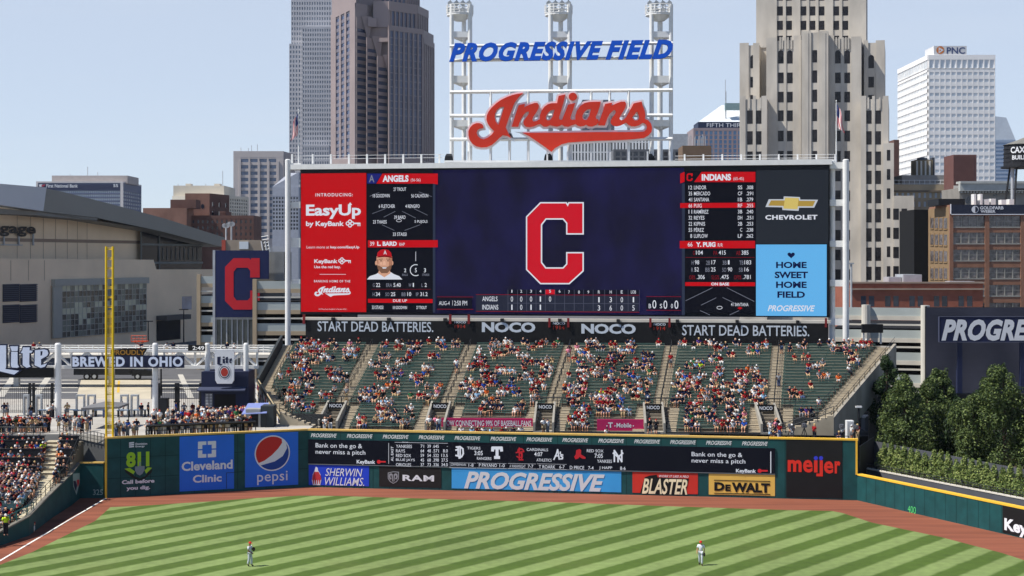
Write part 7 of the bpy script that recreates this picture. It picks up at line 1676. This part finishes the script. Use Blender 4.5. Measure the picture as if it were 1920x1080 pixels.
u0,u1,v0,v1=DS.rect(1736,577,2060,742)
for i in range(n):
    for j in range(12):
        def P(a,c): s_=a/n; t_=c/12; return DS.p(u0+(u1-u0)*s_,v0+(v1-v0)*t_,.12*math.sin(s_*22)*(1-t_)+.1*math.sin(s_*9+t_*7))
        q.quad(P(i,j),P(i+1,j),P(i+1,j+1),P(i,j+1))
q.build("mesh_cloth",mat("mesh_dark",(58,60,74),.9,.1,.3),sc,True)
q=MB()
for px in (1737,1845,1950): u=DS.u(px); q.fbox(DS,u-.1,u+.1,-.4,v1+.2,-.35,-.15)
q.bar(DS.p(u0,v1,-.2),DS.p(u1,v1,-.2),.12); q.build("frame",black_metal,sc)
# video screen at the bleachers' top right corner
ms=thing("side_screen","small black screen box at the top right of the bleachers","screen",(X(1636,184),184,12)); q=MB(); V2=FY(182.5); sbox(q,V2,1617,608,1656,624,-.6,0); q.build("cabinet",black_vinyl,ms); q=MB(); sbox(q,V2,1619,624,1622,645,-.4,-.2); sbox(q,V2,1651,624,1654,645,-.4,-.2); q.build("bracket",steel,ms)
# ground terraces for the trees
mulch=mat("planting_soil",(74,66,52),.95,.2,.6)
q=MB(); q.prism([(35.2,147.8),(47.5,121),(140,90),(200,190),(38,190)],-.5,.12); struct(q.build("planting_bed",mulch))
leaf_d=None
def leafmat(name,c1,c2,c3):
    m=bpy.data.materials.new(name); m.use_nodes=True; nt=m.node_tree; b=nt.nodes["Principled BSDF"]; b.inputs["Roughness"].default_value=.55; b.inputs["Specular IOR Level"].default_value=.25
    g=nt.nodes.new("ShaderNodeNewGeometry"); r=nt.nodes.new("ShaderNodeValToRGB"); r.color_ramp.elements[0].color=lin(c1)+(1,); r.color_ramp.elements[1].color=lin(c3)+(1,); e=r.color_ramp.elements.new(.5); e.color=lin(c2)+(1,)
    nt.links.new(g.outputs["Random Per Island"],r.inputs[0]); nt.links.new(r.outputs[0],b.inputs["Base Color"])
    tr=nt.nodes.new("ShaderNodeBsdfTranslucent"); mx=nt.nodes.new("ShaderNodeMixShader"); mx.inputs[0].default_value=.22; nt.links.new(r.outputs[0],tr.inputs[0]); nt.links.new(b.outputs[0],mx.inputs[1]); nt.links.new(tr.outputs[0],mx.inputs[2]); nt.links.new(mx.outputs[0],nt.nodes["Material Output"].inputs[0])
    return m
lf_tree=leafmat("tree_leaf",(44,61,30),(70,88,44),(120,134,74)); lf_hedge=leafmat("hedge_leaf",(76,96,46),(112,130,66),(158,166,98)); lf_dark=leafmat("dark_leaf",(30,48,26),(44,64,34),(64,84,44))
bark=mat("bark_brown",(88,72,58),.95,.2,3)
def leaves(q,c,rad,n,size,rnd):
    for _ in range(n):
        while True:
            d=Vector((rnd.uniform(-1,1),rnd.uniform(-1,1),rnd.uniform(-1,1)))
            if .25<d.length<1: break
        d=d*(d.length**-.35); p=c+Vector((d.x*rad[0],d.y*rad[1],d.z*rad[2])); a=Vector((rnd.gauss(0,1),rnd.gauss(0,1),rnd.gauss(0,1))).normalized(); nn=(d.normalized()*.9+a*.7+Vector((0,0,.35))).normalized(); t=nn.cross(a).normalized(); b=nn.cross(t); s=size*rnd.uniform(.6,1.3)
        q.add([p-t*s,p-b*s*.55+nn*s*.15,p+t*s,p+b*s*.55+nn*s*.15],[(0,1,2,3)])
def tree(px,ytop,ybot,wpx,Y,lab,mt,seed,group="trees beyond the centre-field fence"):
    rnd=random.Random(seed); x=X(px,Y); zb=0.1; zt=Z(ytop,Y); zlow=max(zb+1.2,Z(ybot,Y)); R=wpx/2*Y/2800; h=zt-zlow
    t=thing("tree",lab,"tree",(x,Y,zb),group)
    q=MB(); q.tube([(x,Y,zb-.3),(x+.1,Y,zb+h*.35),(x-.05,Y,zlow+h*.7),(x,Y,zt-.6)],[.26,.2,.12,.04],8)
    q.build("trunk",bark,t)
    clumps=[]
    lean=rnd.uniform(-.12,.12); ph1=rnd.uniform(0,6)
    for k in range(52):
        f=rnd.random()**.8; z=zlow+h*(.03+.93*f); prof=(math.sin(min(1,(1-f)*1.45+.03)*math.pi/2)**.8)*(1 if f>.16 else .7+f*1.9)*(1+.22*math.sin(5*f+ph1))
        rr=R*prof*math.sqrt(rnd.uniform(.12,1)); an=rnd.uniform(0,2*math.pi); c=Vector((x+lean*h*f+rr*.82*math.cos(an),Y+rr*.82*math.sin(an),z)); clumps.append((c,f))
    lm=MB()
    for c,f in clumps[:12]: lm.tube([(x,Y,max(zb+1.5,c.z-1.1)),tuple(c)],[.07,.02],5)
    lm.build("limb",bark,t)
    cr=MB()
    for c,f in clumps:
        s=R*(.24+.2*rnd.random())*(1-.45*f); leaves(cr,c,(s,s,s*1.2),240,.14,rnd)
    leaves(cr,Vector((x,Y,zt-.5)),(.28,.28,.8),60,.15,rnd)
    leaves(cr,Vector((x,Y,zlow+h*.45)),(R*.55,R*.55,h*.4),500,.2,rnd)
    cr.build("crown",mt,t)
TS=((1664,664,840,70,170,"slim dark tree against the end wall of the bleachers",lf_dark),(1697,704,862,118,163,"broad leafy tree second from the bleachers",lf_tree),(1740,712,868,112,167,"bushy tree between the bleachers and the navy post",lf_tree),(1774,692,868,86,172,"pointed tree just left of the navy billboard post",lf_tree),
    (1826,738,872,116,160,"rounded tree right of the navy post, low crown",lf_tree),(1882,684,880,128,158,"tallest pointed tree under the billboard",lf_tree),(1940,712,884,116,157,"bushy tree at the photo's right edge",lf_tree),(1858,716,868,96,170,"dark tree tucked behind the tallest pointed tree",lf_dark),(1795,748,868,80,164,"small shaded tree hugging the foot of the navy post",lf_dark),(1995,700,880,120,158,"leafy tree beyond the tallest pointed tree, farthest right",lf_tree))
for i,(px,yt,yb,wd,Y,lab,mt) in enumerate(TS): tree(px,yt,yb,wd,Y,lab,mt,40+i)
# hedge of young shrubs in front of the dark fence
rnd=random.Random(5)
A_=Vector((X(1655,151.5),151.5)); B_=Vector((X(1960,132),132))
NS=22
for k in range(NS):
    p=A_.lerp(B_,(k+.3*rnd.random())/(NS-1)); z0=lerp(2.05,2.0,k/(NS-1)); hgt=2.3+rnd.uniform(-.35,.35); t=thing("shrub","young green shrub, %s from the bleachers in the hedge row"%ordn(k+1),"shrub",(p.x,p.y,z0),"shrubs along the dark fence")
    q=MB(); q.tube([(p.x,p.y,z0-.1),(p.x,p.y,z0+hgt*.8)],[.05,.02],5); q.build("stem",bark,t); q=MB()
    for j in range(9):
        f=j/8; s=(.78*(1-f*.72))*rnd.uniform(.85,1.15); leaves(q,Vector((p.x+rnd.uniform(-.25,.25)*(1-f),p.y+rnd.uniform(-.2,.2),z0+.35+(hgt-.4)*f)),(s*1.1,s*1.1,.45),100,.12,rnd)
    q.build("foliage",lf_hedge,t)
HB=thing("planter_wall","dark retaining wall carrying the hedge behind the teal wall","wall",(A_.x,A_.y,0))
q=MB(); off=Vector((A_-B_)).normalized(); nrm=Vector((-off.y,off.x)); nrm=nrm if nrm.y<0 else -nrm
def HP(t,d,z): p=A_.lerp(B_,t)+nrm*d; return (p.x,p.y,z)
for d0,d1,z0,z1,m in ((1.35,1.7,-.4,2.15,0),(1.3,1.75,2.15,2.25,1),(-1.4,1.35,-.4,1.95,2)):
    q.add([HP(-.06,d1,z0),HP(1.3,d1,z0),HP(1.3,d0,z0),HP(-.06,d0,z0),HP(-.06,d1,z1),HP(1.3,d1,z1),HP(1.3,d0,z1),HP(-.06,d0,z1)],[(0,3,2,1),(4,5,6,7),(0,1,5,4),(1,2,6,5),(2,3,7,6),(3,0,4,7)],m)
q.build("wall_face",[mat("fence_slate",(82,84,90),.8,.08),pale_concrete,mulch],HB)
q=MB()
for k in range(40): t_=-.06+1.36*k/39; q.bar(HP(t_,1.6,2.25),HP(t_,1.6,2.75),.035)
for h in (2.5,2.75): q.bar(HP(-.06,1.6,h),HP(1.3,1.6,h),.035)
q.build("wire_rail",rail_m,HB)
DFn=thing("screen_fence","long charcoal screen fence between the hedge and the trees","fence",(A_.x,A_.y,0)); q=MB()
P0=W(1632,826,155.5); P1=W(1960,888,136)
ff=Fr((P0.x,P0.y),(P1.x,P1.y)); zt0=P0.z; zt1=P1.z
for k in range(18):
    a=ff.L*k/18; e=ff.L*(k+1)/18-.02; za=zt0+(zt1-zt0)*k/18; ze=zt0+(zt1-zt0)*(k+1)/18
    q.add([ff.p(a,1.5,0),ff.p(e,1.5,0),ff.p(e,ze,0),ff.p(a,za,0),ff.p(a,1.5,-.1),ff.p(e,1.5,-.1),ff.p(e,ze,-.1),ff.p(a,za,-.1)],[(0,1,2,3),(7,6,5,4),(3,2,6,7),(0,3,7,4),(1,5,6,2)])
q.build("panel",mat("fence_slate",(82,84,90)),DFn); q=MB()
for k in range(10): u=ff.L*k/9; q.fbox(ff,u-.05,u+.05,0,zt0+(zt1-zt0)*k/9,-.25,-.12)
q.build("post",black_metal,DFn)
# end return of the fence and low equipment behind the corner of the centre wall
ef=thing("screen_fence","short black screen fence beside the tall wall's yellow post","fence",(36,149,0)); q=MB(); e0=W(1612,830,147.5); e1=W(1640,830,155.5); f2=Fr((e0.x,147.5),(e1.x,155.5)); q.fbox(f2,0,f2.L,0,4.9,-.1,0); q.build("panel",black_vinyl,ef)
# camera crew spots beside the steps
for k,(px,Y,lab) in enumerate(((1482,150.5,"broadcast camera under a cover left of the small platform"),(1668-160,151.0,"second broadcast camera beside the steps"),(1578,150,"broadcast camera on a tripod at the centre wall's right end"),(1604,149.5,"rightmost broadcast camera by the yellow post"))):
    t=thing("video_camera",lab,"camera",(X(px,Y),Y,5.1)); x_=X(px,Y); z_=5.15; q=MB()
    for a in (0.3,2.4,4.5): q.bar((x_,Y,z_+1.25),(x_+.45*math.cos(a),Y+.45*math.sin(a),z_),.06)
    q.build("tripod",black_metal,t); q=MB(); q.box(x_-.18,x_+.18,Y-.35,Y+.35,z_+1.25,z_+1.65); q.tube([(x_,Y-.35,z_+1.45),(x_,Y-.75,z_+1.45)],[.13,.17],10); q.build("camera_body",mat("camera_grey",(84,86,92),.5,.1),t)
q=MB(); q.prism([(18.5,147.9),(32.5,145.8),(34.0,156),(18.5,157)],4.4,5.1); pf=thing("camera_platform","dark platform for cameras behind the right end of the centre wall","platform",(26,151,4.4)); q.build("deck",mat("fence_charcoal",(52,58,60)),pf)
q=MB()
for a,e in (((19,148.6),(33,146.4)),):
    for h in (.5,.95): q.bar((a[0],a[1],5.1+h),(e[0],e[1],5.1+h),.05)
    for k in range(12): t_=k/11; q.bar((a[0]+(e[0]-a[0])*t_,a[1]+(e[1]-a[1])*t_,5.1),(a[0]+(e[0]-a[0])*t_,a[1]+(e[1]-a[1])*t_,6.05),.05)
q.build("railing",black_metal,pf)
for k,px in enumerate((1446,1452,1458,1462,1485,1527,1573,1580,1597,1608)): 
    Y=random.uniform(149,152); person(Vector((X(px,Y),Y,5.1)),random.uniform(-2.5,2.5),random.choice(("std0","std2","sit2")),"@, %s person from the left on the camera platform"%ordn(k+1),("cm",0,k))
eb=thing("electrical_cabinet","white equipment cabinet on the camera platform by the steps","cabinet",(X(1596,151.5),151.5,5.1)); q=MB(); C2=FY(151.5); u0,u1=C2.u(1588),C2.u(1601); q.fbox(C2,u0,u1,5.1,7.0,-.8,0); q.build("case",white_paint,eb); q=MB(); q.fbox(C2,u0+.06,u1-.06,5.2,6.9,0,.03); q.build("door",mat("cabinet_grey",(190,192,194),.6,.05),eb)
lamp(1610,764,830,160,"white-topped lamp post beside the bleachers' end wall",.32,white_paint)
# a low back wall, shade put into its colour, keeps the slope under the bleachers dark
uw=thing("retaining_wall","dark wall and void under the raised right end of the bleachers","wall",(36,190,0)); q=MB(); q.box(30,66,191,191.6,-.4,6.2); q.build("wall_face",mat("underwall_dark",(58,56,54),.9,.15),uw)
pk=thing("parked_van","grey van parked in the shade under the bleachers' end","van",(X(1640,178),178,.1)); VF=FY(177.0); b0=.12; x0=VF.u(1622); q=MB()
prf=[(0,.35),(5.0,.35),(5.1,.9),(4.6,1.15),(3.9,2.0),(.2,2.05),(0,1.8)]; q.fpoly(VF,[[(x0+a,b0+2.6+c) for a,c in prf]],0,0,1.9); q.build("body",mat("van_grey",(130,136,144),.4,.05),pk)
q=MB(); q.fpoly(VF,[[(x0+a,b0+2.6+c) for a,c in ((2.2,1.2),(4.4,1.2),(3.8,1.85),(2.2,1.9))]],.02); q.build("window",g_dark,pk)
for a in (1.0,4.1): q=MB(); q.tube([VF.p(x0+a,b0+2.95,-.2),VF.p(x0+a,b0+2.95,.05)],.36,14); q.build("wheel",black_vinyl,pk)
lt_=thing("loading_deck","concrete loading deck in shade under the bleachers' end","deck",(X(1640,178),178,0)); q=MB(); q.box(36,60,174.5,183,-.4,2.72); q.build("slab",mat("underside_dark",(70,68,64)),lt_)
# ============================================================= put the people in: the nearest 300 as objects, the rest as one crowd
PEOPLE.sort(key=lambda d:(d["zone"][0]=="far",d["pos"].y))
def dress(d):
    return [("shirt",MSH[d["shirt"]]),(d["low"],MTR[d["tr"]]),("cap",MCP[d["cap"]]) if d["cap"] else ("hair",MHR[d["hair"]])]
NIND=297
used={}
for d in PEOPLE[:NIND]:
    o=bpy.data.objects.new("person",FIG[d["pose"]]["body"]); COL.objects.link(o)
    o.location=d["pos"]; o.rotation_euler=(0,0,d["yaw"]); o.scale=(d["size"],)*3
    hat=(d["cap"]+(" hat" if d["cap"]=="straw" else " cap")) if d["cap"] else d["hair"]+" hair"
    lab=d["words"].replace("@","%s shirt and %s"%(d["shirt"],hat)) if d["words"] else None
    if lab is None: lab="%s shirt and %s, by the bleachers"%(d["shirt"],hat)
    used.setdefault(lab,[]).append(o)
    tag(o,lab,"person","spectators at the ball game"); o["kind"]="thing"
    if not o.data.materials: o.data.materials.append(MSK[0])
    o.material_slots[0].link='OBJECT'; o.material_slots[0].material=MSK[d["skin"]]
    for n,m in dress(d):
        c=bpy.data.objects.new("trousers" if n=="trousers" else n,FIG[d["pose"]][n]); COL.objects.link(c); c.parent=o
        if not c.data.materials: c.data.materials.append(m)
        c.material_slots[0].link='OBJECT'; c.material_slots[0].material=m
DUPES=[k for k,v in used.items() if len(v)>1]
print("INDIVIDUALS",min(NIND,len(PEOPLE)),"CROWD",max(0,len(PEOPLE)-NIND),"DUPLICATE LABELS",len(DUPES),DUPES[:4])
import numpy as np
mats=list(MSH.values())+list(MTR.values())+list(MCP.values())+list(MHR.values())+MSK; mi={m:i for i,m in enumerate(mats)}
cache={}
def arr(me):
    if me.name not in cache:
        v=np.empty(len(me.vertices)*3,'f'); me.vertices.foreach_get("co",v); cache[me.name]=(v.reshape(-1,3),[tuple(p.vertices) for p in me.polygons])
    return cache[me.name]
V=[];FC=[];MI=[];base=0
for d in PEOPLE[NIND:]:
    c,s=math.cos(d["yaw"]),math.sin(d["yaw"]); R=np.array([[c,-s,0],[s,c,0],[0,0,1]])*d["size"]
    for n,m in [("body",MSK[d["skin"]])]+dress(d):
        v,f=arr(FIG[d["pose"]][n]); V.append(v@R.T+np.array(d["pos"])); FC+= [tuple(i+base for i in q) for q in f]; MI+=[mi[m]]*len(f); base+=len(v)
if V:
    me=bpy.data.meshes.new("crowd"); me.from_pydata(np.concatenate(V).tolist(),[],FC)
    for m in mats: me.materials.append(m)
    me.polygons.foreach_set("material_index",MI); me.polygons.foreach_set("use_smooth",[True]*len(FC)); me.update()
    o=bpy.data.objects.new("crowd",me); COL.objects.link(o); o["kind"]="stuff"; o["label"]="hundreds of seated fans in red, navy and white filling the centre bleachers"; o["category"]="crowd"
